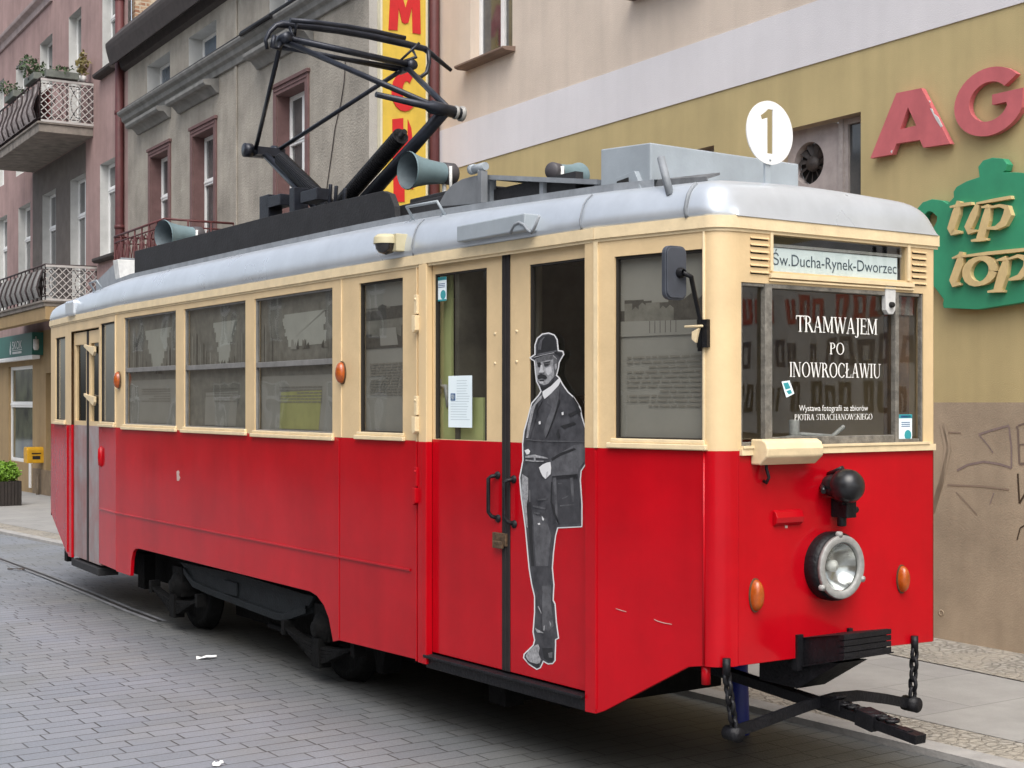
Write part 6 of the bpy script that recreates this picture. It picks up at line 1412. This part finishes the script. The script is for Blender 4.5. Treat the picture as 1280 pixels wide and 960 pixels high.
# black roof boards under the pantograph, front hatch
mb = MB(); XB = -.80
def rz(y): return GZ+(max(3.395, interp(zsh, y))-GZ)
tb = tplane(XB)
tpts = [tb.m(*q) for q in ((168, 314), (330, 272), (478, 238.5), (487, 242), (493, 258))]
mb.prism(tb, [(tpts[0][0], rz(9.0)-.03), tpts[0], tpts[1], tpts[2], tpts[3], (tpts[4][0], tpts[4][1]), (tpts[4][0]-.02, rz(3.4)-.03)], -.05, 0)
mb.prism(tplane(.6), [(9.0, 3.58), (9.0, 3.80), (3.6, 3.80), (3.6, 3.58)], -.05, 0)
mb.tbox(XB+.05, .6, tpts[2][0], 9.0, 3.62, 3.66)
mb.build('roof_board', M_roofblack, tram, bevel=.004)
mb = MB(); q0, q1 = tplane(-.5).m(492, 258), tplane(-.5).m(606, 250); 
mb.tbox(-.66, .55, 2.45, 3.9, 3.42, 3.68); mb.tbox(-.55, .5, 2.9, 3.7, 3.68, 3.74); mb.build('resistor_box', M_roofblack, tram, bevel=.01)
hp = tplane(-.76); sp = [hp.m(*q) for q in ((548, 258), (550, 252), (556, 241), (565, 231), (577, 224), (592, 220), (603, 218), (604, 254))]
mb = MB(); mb.prism(hp, sp, -.012, 0); mb.pbox(hp, sp[-1][0]-.025, sp[-1][0]+.02, sp[-1][1], sp[-2][1]+.02, -.02, .03); rs_ = mb.build('roof_shield', mat('shield_grey', (.17, .18, .19), .5, var=.2, vscale=5), tram, bevel=.003)
mb = MB(); c = hp.pt(sp[-2][0]+.02, sp[-2][1]+.05, .0); mb.tube([c-TD*.06, c+TD*.10], .028, 10); mb.tube([c-UP*.08, c+UP*.02], .022, 8); mb.lathe(c+TD*.08, TD, [(0, .001), (0, .035), (.04, .035), (.04, .001)], 12); mb.build('insulator', M_box, rs_)
mb = MB(); a = tplane(-.70).m(606, 221); b_ = tplane(-.70).m(742, 239)
y1_, y0_ = a[0]-.02, 1.15
mb.tbox(-.70, .62, y0_, y1_, 3.36, rz(y0_)+.0, 0); mb.tbox(.50, .62, y0_+.02, y1_, 3.40, a[1]-.05, 0); mb.tbox(-.66, -.60, y0_+.3, y1_, 3.40, a[1]-.09, 0)
mb.hexa([tw(x, y, z) for z, yo in ((a[1]-.045, 0),(a[1]-.01, 0)) for x, y in ((-.72, y0_), (.62, y0_), (.62, y1_), (-.72, y1_))]) if False else None
mb.prism(tplane(-.70), [(y1_, a[1]-.02), (y1_, a[1]+.01), (y0_, rz(y0_)+.10), (y0_, rz(y0_)+.07)], -1.3, .02, 1)
for y in (y1_-.01, (y0_+y1_)/2, y0_+.05): mb.tbox(-.69, -.64, y-.02, y+.02, 3.45, interp([(y0_, rz(y0_)+.07), (y1_, a[1]-.02)], y), 1)
mb.tbox(-.66, .58, y0_+.05, y1_-.05, 3.50, 3.515, 0)
mb.build('roof_hatch', [M_roofblack, M_silver2], tram)

# ---- loudspeakers
def speaker(x, px_m, py_m, dirn, ln, rm, rb, lab=None):
    q = tplane(x).m(px_m, py_m); c = tw(x, q[0], q[1]); ax = dirn.normalized(); mb = MB()
    prof = [(0, rm), (-.012, rm*1.02), (-.02, rm*.99), (-ln*.2, rm*.82), (-ln*.45, rm*.66), (-ln*.7, rm*.58), (-ln*.74, rm*.57)]
    mb.lathe(c, ax, prof, 28); sp_ = mb.build('loudspeaker', M_speaker, tram, label=lab)
    mb = MB(); mb.lathe(c, ax, [(-.006, rm*.98), (-ln*.2, rm*.76), (-ln*.45, rm*.56), (-ln*.68, rm*.45), (-ln*.68, .001)], 28); mb.build('mouth', M_speaker_in, sp_)
    mb = MB(); mb.lathe(c, ax, [(-ln*.68, rm*.2), (-ln*.30, rm*.26), (-ln*.24, rm*.2), (-ln*.24, .001)], 16); mb.build('horn_core', M_roofblack, sp_)
    mb = MB(); mb.lathe(c, ax, [(-ln*.74, rm*.52), (-ln*.76, rm*.60), (-ln*.96, rm*.60), (-ln, rm*.5), (-ln, .001)], 20); mb.build('driver', mat('speaker_driver', (.06, .055, .06), .5), sp_)
    mb = MB(); k = c-ax*ln*.78; mb.tube([k+UP*rm*.3+TD*-rm*.66, k-TD*rm*.66-UP*.20], .014, 6); mb.tube([k-TD*rm*.66-UP*.20, k+TD*rm*.3-UP*.22], .014, 6); mb.tube([k-UP*rm*.5, k-UP*(rm+.14)], .02, 6); mb.build('bracket', M_whitegrey, sp_)
sd_ = (-TN-TD*.06-UP*.03)
speaker(-.30, 509, 213, sd_, .46, .150, .09); speaker(-.45, 204, 294, (-TN-TD*.25-UP*.08), .50, .165, .1); speaker(.25, 723, 221, (TN*.95+TD*.35), .36, .10, .06)
# rear roof fittings
mb = MB(); q = tplane(-.62).m(160, 336); c = tw(-.62, q[0], q[1]); pl = Plane(c, TD, -TN); mb.prism(Plane(tw(-.62, q[0], 0), TN, -TD), [(-.09, q[1]-.11), (.10, q[1]-.11), (.14, q[1]+.10), (-.12, q[1]+.10)], -.16, 0); mb.build('rear_floodlight', M_whitegrey, tram, bevel=.008)
q0, q1 = tplane(-.6).m(120, 350), tplane(-.6).m(151, 335); mb = MB(); mb.prism(tplane(-.6), [(q0[0], 3.5), (q0[0], q0[1]-.02), (q1[0], q1[1]+.12), (q1[0], 3.5)], -.9, 0); mb.build('rear_roof_panel', M_silver2, tram)
q = tplane(-1.0).m(88, 382); mb = MB(); mb.tbox(-1.02, -.84, q[0]-.16, q[0]+.16, q[1]-.12, q[1]+.06); mb.build('rear_lamp_box', M_silver, tram, bevel=.03)

# ---- pantograph
pan = MB(); K1 = (0, 7.61, 4.728); K2 = (0, 4.075, 4.541); HY_ = 5.85
hd = tcross(HY_)
U1 = hd.m(352, 50); U2 = hd.m(508, 84)
def PT(x, y, z): return tw(x, y, z)
zbase = 3.80
pan.tbox(-.62, .62, 5.35, 5.47, 3.70, 3.78); pan.tbox(-.62, .62, 6.35, 6.47, 3.70, 3.78); pan.tbox(-.56, -.46, 5.2, 7.3, 3.72, 3.80); pan.tbox(.46, .56, 5.2, 7.3, 3.72, 3.80)
bx = tplane(-.45)
for px_, py_, w_, h_ in ((336, 261, .10, .12), (371, 252, .05, .12), (347, 252, .16, .05), (392, 245, .16, .05)):
    q = bx.m(px_, py_); pan.tbox(-.5, -.36, q[0]-w_, q[0]+w_, q[1]-h_, q[1]+h_)
for px_, py_ in ((412, 238), (419, 240), (430, 243)):
    q = bx.m(px_, py_); pan.tube([tw(-.45, q[0], q[1]-.12), tw(-.45, q[0]-.02, q[1]+.05)], .018, 6)
pbase = pan.build('pantograph', M_panto, tram, bevel=.004)
mb = MB(); b1_ = Vector(tw(0, 6.09, 3.86)); k1 = tw(*K1); b2_ = tw(0, 5.75, 3.85); k2 = tw(*K2)
mb.tube([k1, b1_], [.035, .045], 12); mb.build('lower_arm', M_panto, pbase)
mb = MB(); mb.tube([k2, b2_], [.05, .07], 12); mb.build('lower_arm', M_panto, pbase)
for k, b_, f0, f1, off, sy in ((k1, b1_, .30, .98, .10, -1), (k2, b2_, .32, .98, .11, 1)):
    mb = MB(); n_ = 44; a = k.lerp(b_, f0)+UP*off-TN*.05+TD*.10*sy; c = k.lerp(b_, f1)+UP*off-TN*.05+TD*.12*sy
    for j in range(n_): p0 = a.lerp(c, j/n_); p1 = a.lerp(c, (j+.7)/n_); mb.tube([p0, p1], .073, 12)
    mb.tube([a, c], .066, 12); mb.tube([a-(c-a)*.06, c+(c-a)*.08], .025, 8); mb.build('spring', M_black, pbase)
mb = MB(); q0, q1 = tcross(K2[1]).m(470, 118), tcross(K2[1]).m(580, 143)
A0, A1 = tw(q0[0], K2[1], q0[1]), tw(q1[0], K2[1], q1[1]); mb.tube([A0, A0.lerp(A1, .55), A0.lerp(A1, .62), A1], [.022, .03, .055, .045], 10)
mb.lathe(A1, (A1-A0), [(-.10, .03), (-.09, .055), (-.07, .055), (-.065, .04), (-.04, .04), (-.035, .062), (-.01, .062), (0, .04), (.01, .001)], 16, 1); mb.build('knuckle', [M_panto, mat('porcelain_grey', (.30, .29, .27), .4, var=.2)], pbase)
mb = MB(); mb.tube([k1-TN*.16, k1+TN*.16], .055, 12); mb.lathe(k1-TN*.2, TN, [(0, .001), (0, .07), (.08, .07), (.08, .001)], 14); mb.lathe(k1+TN*.1, TN, [(0, .001), (0, .075), (.06, .075), (.06, .001)], 14); mb.tbox(-.1, .2, 7.5, 7.72, 4.68, 4.76); mb.build('knuckle', M_panto, pbase)
u1, u2 = tw(U1[0], HY_, U1[1]), tw(U2[0], HY_, U2[1])
def arm(p0, p1, r=.022, nm='upper_arm'):
    mb = MB(); mb.tube([p0, p1], r, 10); mb.build(nm, M_panto, pbase)
arm(k1-TN*.08, u1); arm(k1+TN*.12, u2); arm(k2-TN*.02, u1, .025); arm(k2+TN*.05, u2, .027)
mb = MB(); mb.tube([u1-TD*.09, u2-TD*.09], .030, 10); mb.tube([u1+TD*.10-UP*.03, u2+TD*.10-UP*.01], .022, 10); mb.tube([u1+TD*.2-UP*.02, u2+TD*.02], .014, 8)
for c in (u1, u2): mb.lathe(c-TD*.13, TD, [(0, .001), (0, .048), (.26, .048), (.26, .001)], 14)
mb.build('cross_tube', M_panto, pbase)
mb = MB(); c0, c1, c2 = hd.m(345, 29), hd.m(531, 61), hd.m(564, 88)
lft = [hd.m(*q) for q in ((334, 62), (332, 50), (337, 40), (345, 32))]
P_ = [tw(*(q[0], HY_, q[1])) for q in lft]+[tw(c0[0]+.06, HY_, c0[1])]+[tw(c0[0]+(c1[0]-c0[0])*t, HY_, c0[1]+(c1[1]-c0[1])*t+.035*math.sin(math.pi*t)) for t in (.2, .4, .6, .8, 1)]+[tw(c2[0], HY_, c2[1])]
mb.tube(P_, [.016, .018, .02, .024, .036, .036, .036, .036, .036, .03, .018], 10)
mb.tube([p_-TD*.16 for p_ in P_[4:9]], .022, 8)
for t in (.08, .9):
    x = c0[0]+(c1[0]-c0[0])*t; zc2 = c0[1]+(c1[1]-c0[1])*t; uu = u1.lerp(u2, t)
    mb.tube([tw(x, HY_, zc2), tw(x, HY_-.1, zc2-.12), uu], .016, 8); mb.tube([tw(x, HY_-.16, zc2), uu-TD*.05], .012, 8)
for xq, yq in ((520, 76), (527, 95)):
    pass
ho = [hd.m(*q) for q in ((532, 64), (533, 80), (530, 92), (522, 98), (512, 95))]; mb.tube([tw(q[0], HY_-.05, q[1]) for q in ho], .02, 8)
hl_ = [hd.m(*q) for q in ((352, 48), (345, 62), (337, 60), (340, 46))]; mb.tube([tw(q[0], HY_-.05, q[1]) for q in hl_], .022, 8)
mb.build('collector_strip', M_panto, pbase)

# ---- running gear
def leafspring(y, x):
    mb = MB()
    for k in range(5):
        hl2 = .62-.09*k; z0 = .275-.028*k
        rows = []
        for j in range(9):
            t = -1+2*j/8; yy = y+hl2*t; z = z0+.075*t*t
            rows.append([tw(x-.04, yy, z), tw(x-.04, yy, z+.022), tw(x+.04, yy, z+.022), tw(x+.04, yy, z), tw(x-.04, yy, z)])
        mb.quadstrip(rows, 0, False)
    mb.tbox(x-.055, x+.055, y-.06, y+.06, .13, .36); mb.tbox(x-.05, x+.05, y-.64, y-.58, .30, .42); mb.tbox(x-.05, x+.05, y+.58, y+.64, .30, .42)
    mb.build('leaf_spring', M_under, tram, bevel=.003)
for y in (4.40, 7.50):
    for x in (-.94, .94): leafspring(y, x)
    for s_ in (-1, 1):
        mb = MB(); c = tw(s_*.86, y, .43); mb.lathe(c, TN*s_, [(-.1, .14), (.06, .14), (.10, .12), (.12, .075), (.15, .06), (.155, .001)], 20); mb.tbox(s_*.86-.08, s_*.86+.08, y-.13, y+.13, .33, .62); mb.build('axle_box', M_under, tram, bevel=.01)
    mb = MB()
    for s_ in (-1, 1): mb.lathe(tw(s_*.70, y, .425), TN*s_, [(-.07, .05), (-.07, .44), (-.05, .45), (-.045, .42), (.04, .415), (.045, .35), (.02, .33), (.01, .12), (.05, .10), (.05, .001)], 36)
    mb.tube([tw(-.7, y, .425), tw(.7, y, .425)], .06, 10); mb.build('wheelset', M_under, tram)
mb = MB(); bp_ = tplane(-.93); bq = [bp_.m(*q) for q in ((224, 702), (232, 712), (243, 728), (262, 737), (345, 768), (358, 770), (385, 760), (392, 745), (380, 742), (300, 718))]
for pl, d0, d1 in ((bp_, -.03, 0), (tplane(.93), -.03, 0)): mb.prism(pl, bq, d0, d1)
rows = []
for q in bq[1:7]: rows.append([bp_.pt(q[0], q[1]-.04, .02), bp_.pt(q[0], q[1]+.02, .025), bp_.pt(q[0], q[1]+.02, -.05), bp_.pt(q[0], q[1]-.04, -.05)])
mb.quadstrip(rows, 0, False); a = bp_.m(290, 735); mb.pbox(bp_, a[0]-.15, a[0]+.15, a[1]-.06, a[1]+.06, 0, .02)
mb.build('truck_frame', mat('truck_frame_grey', (.012, .015, .017), .7, spec=.25, var=.4, vscale=9, bump=.3), tram, bevel=.006)
mb = MB(); mb.tbox(-.80, .80, .9, 11.2, .66, .80); mb.tbox(-.55, .6, 5.0, 7.0, .18, .66); mb.tbox(-.6, .7, 1.6, 3.7, .26, .66); mb.tbox(-.6, .7, 8.2, 10.2, .30, .66); mb.tbox(.2, .7, 3.7, 8.2, .22, .66); mb.tbox(-.9, .9, 2.7, 9.1, .76, .86)  # floor frame, with low boxes added beneath to block light under the tram
mb.tbox(-.7, .7, .3, .9, .74, .86)
mb.build('underframe_and_light_blocks', M_under, tram, bevel=.01)
mb = MB()
q = tplane(-.75).m(474, 850); mb.prism(tplane(-.75), [(q[0]-.11, .42), (q[0]+.13, .42), (q[0]+.04, .15), (q[0]-.05, .15)], -.16, 0)
mb.build('brake_gear', M_under, tram, bevel=.006)
mb = MB(); q = tplane(-.8).m(403, 828); mb.tube([tw(-.8, q[0]-.3, .26), tw(-.8, q[0]+1.0, .28)], .03, 8); mb.build('brake_gear', M_under, tram)
mb = MB(); mb.tbox(-.82, -.7, 8.75, 8.95, .25, .62); mb.build('brake_gear', M_under, tram, bevel=.006)
mb = MB(); mb.tube([tw(-.72, 2.2, .25), tw(.5, 2.2, .25)], .05, 8); mb.tbox(-.75, -.6, 2.1, 2.3, .2, .62)
mb.build('brake_gear', M_under, tram, bevel=.006)
mb = MB(); q = SE.m(140, 695); mb.pbox(SG, .15, .3, .32, .55, -.1, -.02); mb.build('rear_lifeguard', M_under, tram)

# ---- printed figure pasted on the door
KO = [(661.6,446.9),(668,442.7),(668,431),(671,422.5),(677.5,416.9),(686,415.5),(693.4,418.3),(697,424.4),(698.3,437.5),(703.8,438.4),(705.3,443),(701.9,448.8),(699.5,453.4),(698.6,460),(696.3,469),(699,471.3),(704,480.5),(710.3,489.5),(717.5,496),(726,510),(728,521),(733.8,540),(736,555),(735.6,576),(727,588.8),(726,600),(728,630),(728,656.5),(727.5,659),(697.5,660.5),(695,670),(692.5,690),(691,710),(693,731),(692,750),(694.4,755),(696,777.5),(698.8,798),(695,800),(695,806),(694.4,826),(691,830),(685,830.6),(679.4,827.5),(676,835),(671,837.5),(661,831),(653.8,822.5),(654.4,817.5),(666,806),(667.5,800),(665.6,790),(667.5,765),(667.5,746),(663.8,730),(660.6,710),(656,660),(650.6,619),(648.8,597),(653,575),(652.5,555),(654.4,538.8),(659,522.5),(663.8,503.8),(672.5,494),(675.5,489),(673.8,484.4),(670,476.9),(668.6,465.6),(667.5,451.5),(664,449.8)]
def inset(P, a):
    out = []; n = len(P)
    A_ = sum(P[k][0]*P[(k+1) % n][1]-P[(k+1) % n][0]*P[k][1] for k in range(n)); s_ = 1 if A_ > 0 else -1
    for k in range(n):
        p0, p1, p2 = P[k-1], P[k], P[(k+1) % n]
        d1 = Vector((p1[0]-p0[0], p1[1]-p0[1])).normalized(); d2 = Vector((p2[0]-p1[0], p2[1]-p1[1])).normalized()
        n1 = Vector((-d1.y, d1.x))*s_; n2 = Vector((-d2.y, d2.x))*s_; m_ = (n1+n2); m_ = m_/max(.5, m_.length_squared)*2 if m_.length > 1e-3 else n1
        out.append((p1[0]+m_.x*a, p1[1]+m_.y*a))
    return out
fd = DD+.002
mb = MB()
def lay(pts, lev, mi): dd = fd+.0012*lev; mb.prism(SB, [SB.m(*q, dd) for q in pts], dd-.001, dd, mi)
lay(KO, 1, 0); lay(inset(KO, 1.5), 2, 1)
fx = lambda pts: [(640+x/10.667, 400+y/10.667) for x, y in pts]
b8 = lambda pts, ox, oy: [(ox+x/8, oy+y/8) for x, y in pts]
# hat
lay(fx([(332, 462), (338, 330), (360, 262), (410, 215), (490, 198), (552, 215), (585, 280), (594, 400), (600, 432), (665, 440), (660, 470), (640, 492), (560, 440), (430, 470), (330, 505), (275, 498)]), 3, 5)
lay(fx([(345, 400), (350, 330), (372, 270), (420, 225), (440, 222), (400, 280), (385, 400)]), 4, 2); lay(fx([(340, 452), (590, 402), (592, 420), (342, 470)]), 4, 2)
lay(fx([(285, 494), (420, 458), (560, 432), (562, 440), (424, 468), (290, 502)]), 5, 3)
# face
lay(fx([(312, 520), (430, 476), (545, 462), (600, 520), (606, 590), (590, 680), (575, 740), (520, 800), (480, 850), (420, 868), (368, 850), (330, 800), (322, 690), (318, 600)]), 3, 3)
lay(fx([(318, 520), (430, 478), (545, 464), (560, 520), (470, 535), (400, 552), (330, 560)]), 4, 4)      # shadow under the brim
lay(fx([(545, 480), (600, 530), (606, 600), (585, 720), (560, 745), (556, 640)]), 4, 4)                    # side of the head
lay(fx([(568, 590), (592, 580), (596, 640), (580, 668), (568, 650)]), 5, 3)                                # ear
lay(fx([(335, 572), (378, 568), (382, 600), (368, 632), (342, 620)]), 5, 5); lay(fx([(420, 572), (500, 560), (508, 592), (480, 612), (436, 622), (424, 600)]), 5, 4)
lay(fx([(428, 592), (492, 584), (478, 604), (440, 610)]), 6, 5); lay(fx([(415, 566), (508, 548), (510, 560), (420, 578)]), 6, 5); lay(fx([(332, 566), (380, 562), (380, 572), (334, 576)]), 6, 5)
lay(fx([(382, 600), (402, 600), (412, 670), (428, 690), (410, 704), (372, 704), (356, 694), (372, 670)]), 5, 6)
lay(fx([(352, 704), (430, 698), (430, 714), (356, 718)]), 6, 4)
lay(fx([(344, 735), (390, 718), (450, 738), (468, 775), (440, 792), (400, 778), (350, 790), (340, 770)]), 5, 5); lay(fx([(362, 798), (430, 794), (425, 812), (370, 814)]), 5, 5); lay(fx([(360, 822), (420, 818), (412, 848), (375, 845)]), 5, 6)
lay(fx([(452, 640), (520, 620), (530, 700), (480, 740), (455, 700)]), 4, 6)
lay(fx([(370, 870), (430, 890), (520, 830), (556, 790), (540, 860), (420, 935), (385, 920)]), 4, 5)
# collar, shirt, lapels, waistcoat
lay(b8([(385, 75), (470, 20), (545, -55), (565, -30), (545, 15), (470, 95), (405, 150), (385, 110)], 630, 480), 4, 0)
lay(b8([(350, 130), (380, 110), (372, 150), (330, 190), (300, 260), (262, 420), (240, 540), (222, 540), (240, 400), (272, 240)], 630, 480), 4, 3)
lay(b8([(372, 150), (385, 165), (355, 220), (330, 270), (320, 340), (275, 480), (255, 560), (240, 555), (262, 440), (300, 290), (330, 200)], 630, 480), 5, 1)
lay(b8([(318, 205), (340, 190), (330, 250), (300, 260)], 630, 480), 6, 5)
lay(b8([(440, 130), (535, 30), (560, 20), (545, 150), (520, 260), (470, 420), (412, 545), (400, 470), (430, 350), (480, 230), (430, 190)], 630, 480), 4, 2)
lay(b8([(545, 150), (560, 165), (510, 320), (440, 500), (415, 548), (470, 400), (518, 260)], 630, 480), 5, 5)
for a, b_ in ((355, 385), (585, 292)): lay(b8([(a-10, b_-8), (a+8, b_-14), (a+10, b_+16), (a-6, b_+20)], 630, 480), 6, 0)
lay(b8([(205, 665), (240, 648), (262, 672), (250, 700), (225, 705)], 630, 480), 5, 0)
lay(b8([(210, 720), (300, 705), (430, 735), (440, 748), (300, 735), (215, 738)], 630, 480), 5, 3); lay(b8([(215, 755), (300, 765), (400, 768), (390, 778), (300, 778), (214, 768)], 630, 480), 5, 3); lay(b8([(295, 710), (312, 705), (316, 770), (300, 772)], 630, 480), 6, 3)
lay(b8([(215, 560), (240, 550), (380, 565), (830, 572), (832, 580), (380, 574), (240, 562)], 630, 480), 6, 2)
# sleeve, hand, coat skirt
lay(b8([(560, 690), (700, 610), (790, 600), (826, 690), (815, 760), (745, 850), (730, 950), (480, 960), (462, 850), (455, 780), (500, 720)], 630, 480), 3, 2)
lay(b8([(470, 745), (560, 690), (700, 640), (720, 655), (560, 720), (480, 770)], 630, 480), 4, 5)
lay(b8([(350, 835), (385, 805), (430, 785), (462, 780), (470, 840), (465, 900), (430, 935), (415, 950), (385, 920), (365, 880)], 630, 480), 5, 0); lay(b8([(425, 880), (440, 872), (432, 935), (418, 945)], 630, 480), 6, 6)
lay(b8([(480, 40), (740, 20), (755, 300), (760, 515), (560, 525), (500, 430), (465, 300), (470, 150)], 630, 590), 3, 7); lay(b8([(470, 100), (482, 100), (480, 300), (520, 430), (560, 520), (545, 525), (495, 435), (463, 300)], 630, 590), 4, 5)
for q in ([(490, 60), (520, 55), (540, 520), (520, 500)], [(580, 260), (640, 235), (632, 250), (585, 272)], [(540, 110), (580, 112), (575, 122), (545, 122)], [(560, 330), (700, 320), (705, 330), (560, 345)], [(660, 60), (690, 55), (700, 300), (680, 300)]): lay(b8(q, 630, 590), 4, 2)
for q in ([(560, 420), (700, 380), (720, 400), (600, 450)], [(640, 300), (760, 250), (770, 280), (660, 330)], [(520, 500), (540, 450), (560, 520), (545, 550)], [(690, 120), (745, 210), (755, 330), (720, 260)]): lay(b8(q, 630, 480), 4, 5)
# trousers
lay(b8([(180, 20), (240, 60), (240, 260), (225, 330), (236, 560), (222, 540), (172, 180)], 630, 590), 4, 3)
lay(b8([(225, 320), (270, 300), (280, 560), (300, 940), (270, 940), (250, 620)], 630, 590), 3, 5)
lay(b8([(290, 420), (420, 470), (470, 640), (440, 940), (320, 940), (300, 640)], 630, 590), 3, 2)
for q in ([(290, 330), (420, 360), (410, 375), (290, 350)], [(330, 270), (440, 262), (430, 280), (340, 285)], [(300, 400), (360, 410), (350, 425), (300, 415)], [(250, 180), (262, 180), (264, 300), (252, 300)]): lay(b8(q, 630, 590), 5, 2)
for q in ([(335, 515), (355, 508), (362, 525), (345, 530)], [(378, 440), (400, 470), (395, 488), (382, 480)]): lay(b8(q, 630, 590), 6, 0)
lay(b8([(380, 20), (470, 10), (470, 200), (495, 420), (440, 480), (385, 460)], 630, 730), 3, 2); lay(b8([(310, 60), (380, 40), (370, 480), (320, 480)], 630, 730), 3, 1)
for q in ([(335, 225), (345, 220), (375, 290), (372, 300)], [(395, 420), (406, 415), (404, 465), (394, 465)], [(310, 440), (390, 485), (395, 492), (330, 485)], [(455, 370), (470, 400), (468, 425), (458, 410)]): lay(b8(q, 630, 730), 5, 3)
# shoes
lay(b8([(215, 720), (250, 660), (300, 620), (340, 600), (355, 640), (345, 700), (370, 760), (345, 810), (310, 815), (250, 780)], 630, 730), 4, 3); lay(b8([(215, 745), (260, 780), (330, 800), (350, 790), (345, 825), (300, 815), (235, 780)], 630, 730), 5, 5); lay(b8([(380, 640), (480, 640), (495, 740), (480, 775), (440, 770), (400, 745)], 630, 730), 4, 5); lay(b8([(440, 690), (485, 680), (482, 740), (450, 735)], 630, 730), 5, 4)
mb.build('printed_figure', [M_pwhite, M_pdark, M_pmid, M_pface, M_pface2, M_pblack, mat('print_light', (.52, .52, .53), .5, var=.2, vscale=40), mat('print_coat', (.048, .048, .053), .5, var=.5, vscale=18, col2=(.03, .03, .034))], tram, label='black and white cut-out print of a man in bowler hat and dark suit')

# ---- litter on the paving
def litter(px_, py_, L_, W_, m, label, name='paper_scrap', ang=0.0):
    g = gpt(px_, py_); mb = MB(); u = Vector((math.cos(ang), math.sin(ang), 0)); v2 = Vector((-u.y, u.x, 0)); rr = random.Random(int(px_)); rows = []
    for i in range(5):
        t = i/4-.5; w_ = W_*(.25+.9*math.cos(t*2.2)**2)*rr.uniform(.7, 1.1); rows.append([g+u*L_*t+v2*w_*s_*.5+UP*(.004+.02*rr.random()+.015*(1-abs(s_))) for s_ in (-1, -.3, .3, 1)])
    mb.quadstrip(rows, 0, False); tag(center_origin(mb.build(name, m, recalc=False)), label, 'litter')
litter(258, 824, .17, .075, M_white, 'crumpled white paper scrap on the paving beside the tram', ang=.3)
litter(272, 958, .07, .04, M_white, 'tiny white paper bit on the paving at the bottom photo edge', ang=.6)
litter(20, 713, .22, .05, mat('dry_leaf', (.05, .04, .035), .8), 'dark dry leaf on the far paving near the rail', 'dry_leaf', .1)
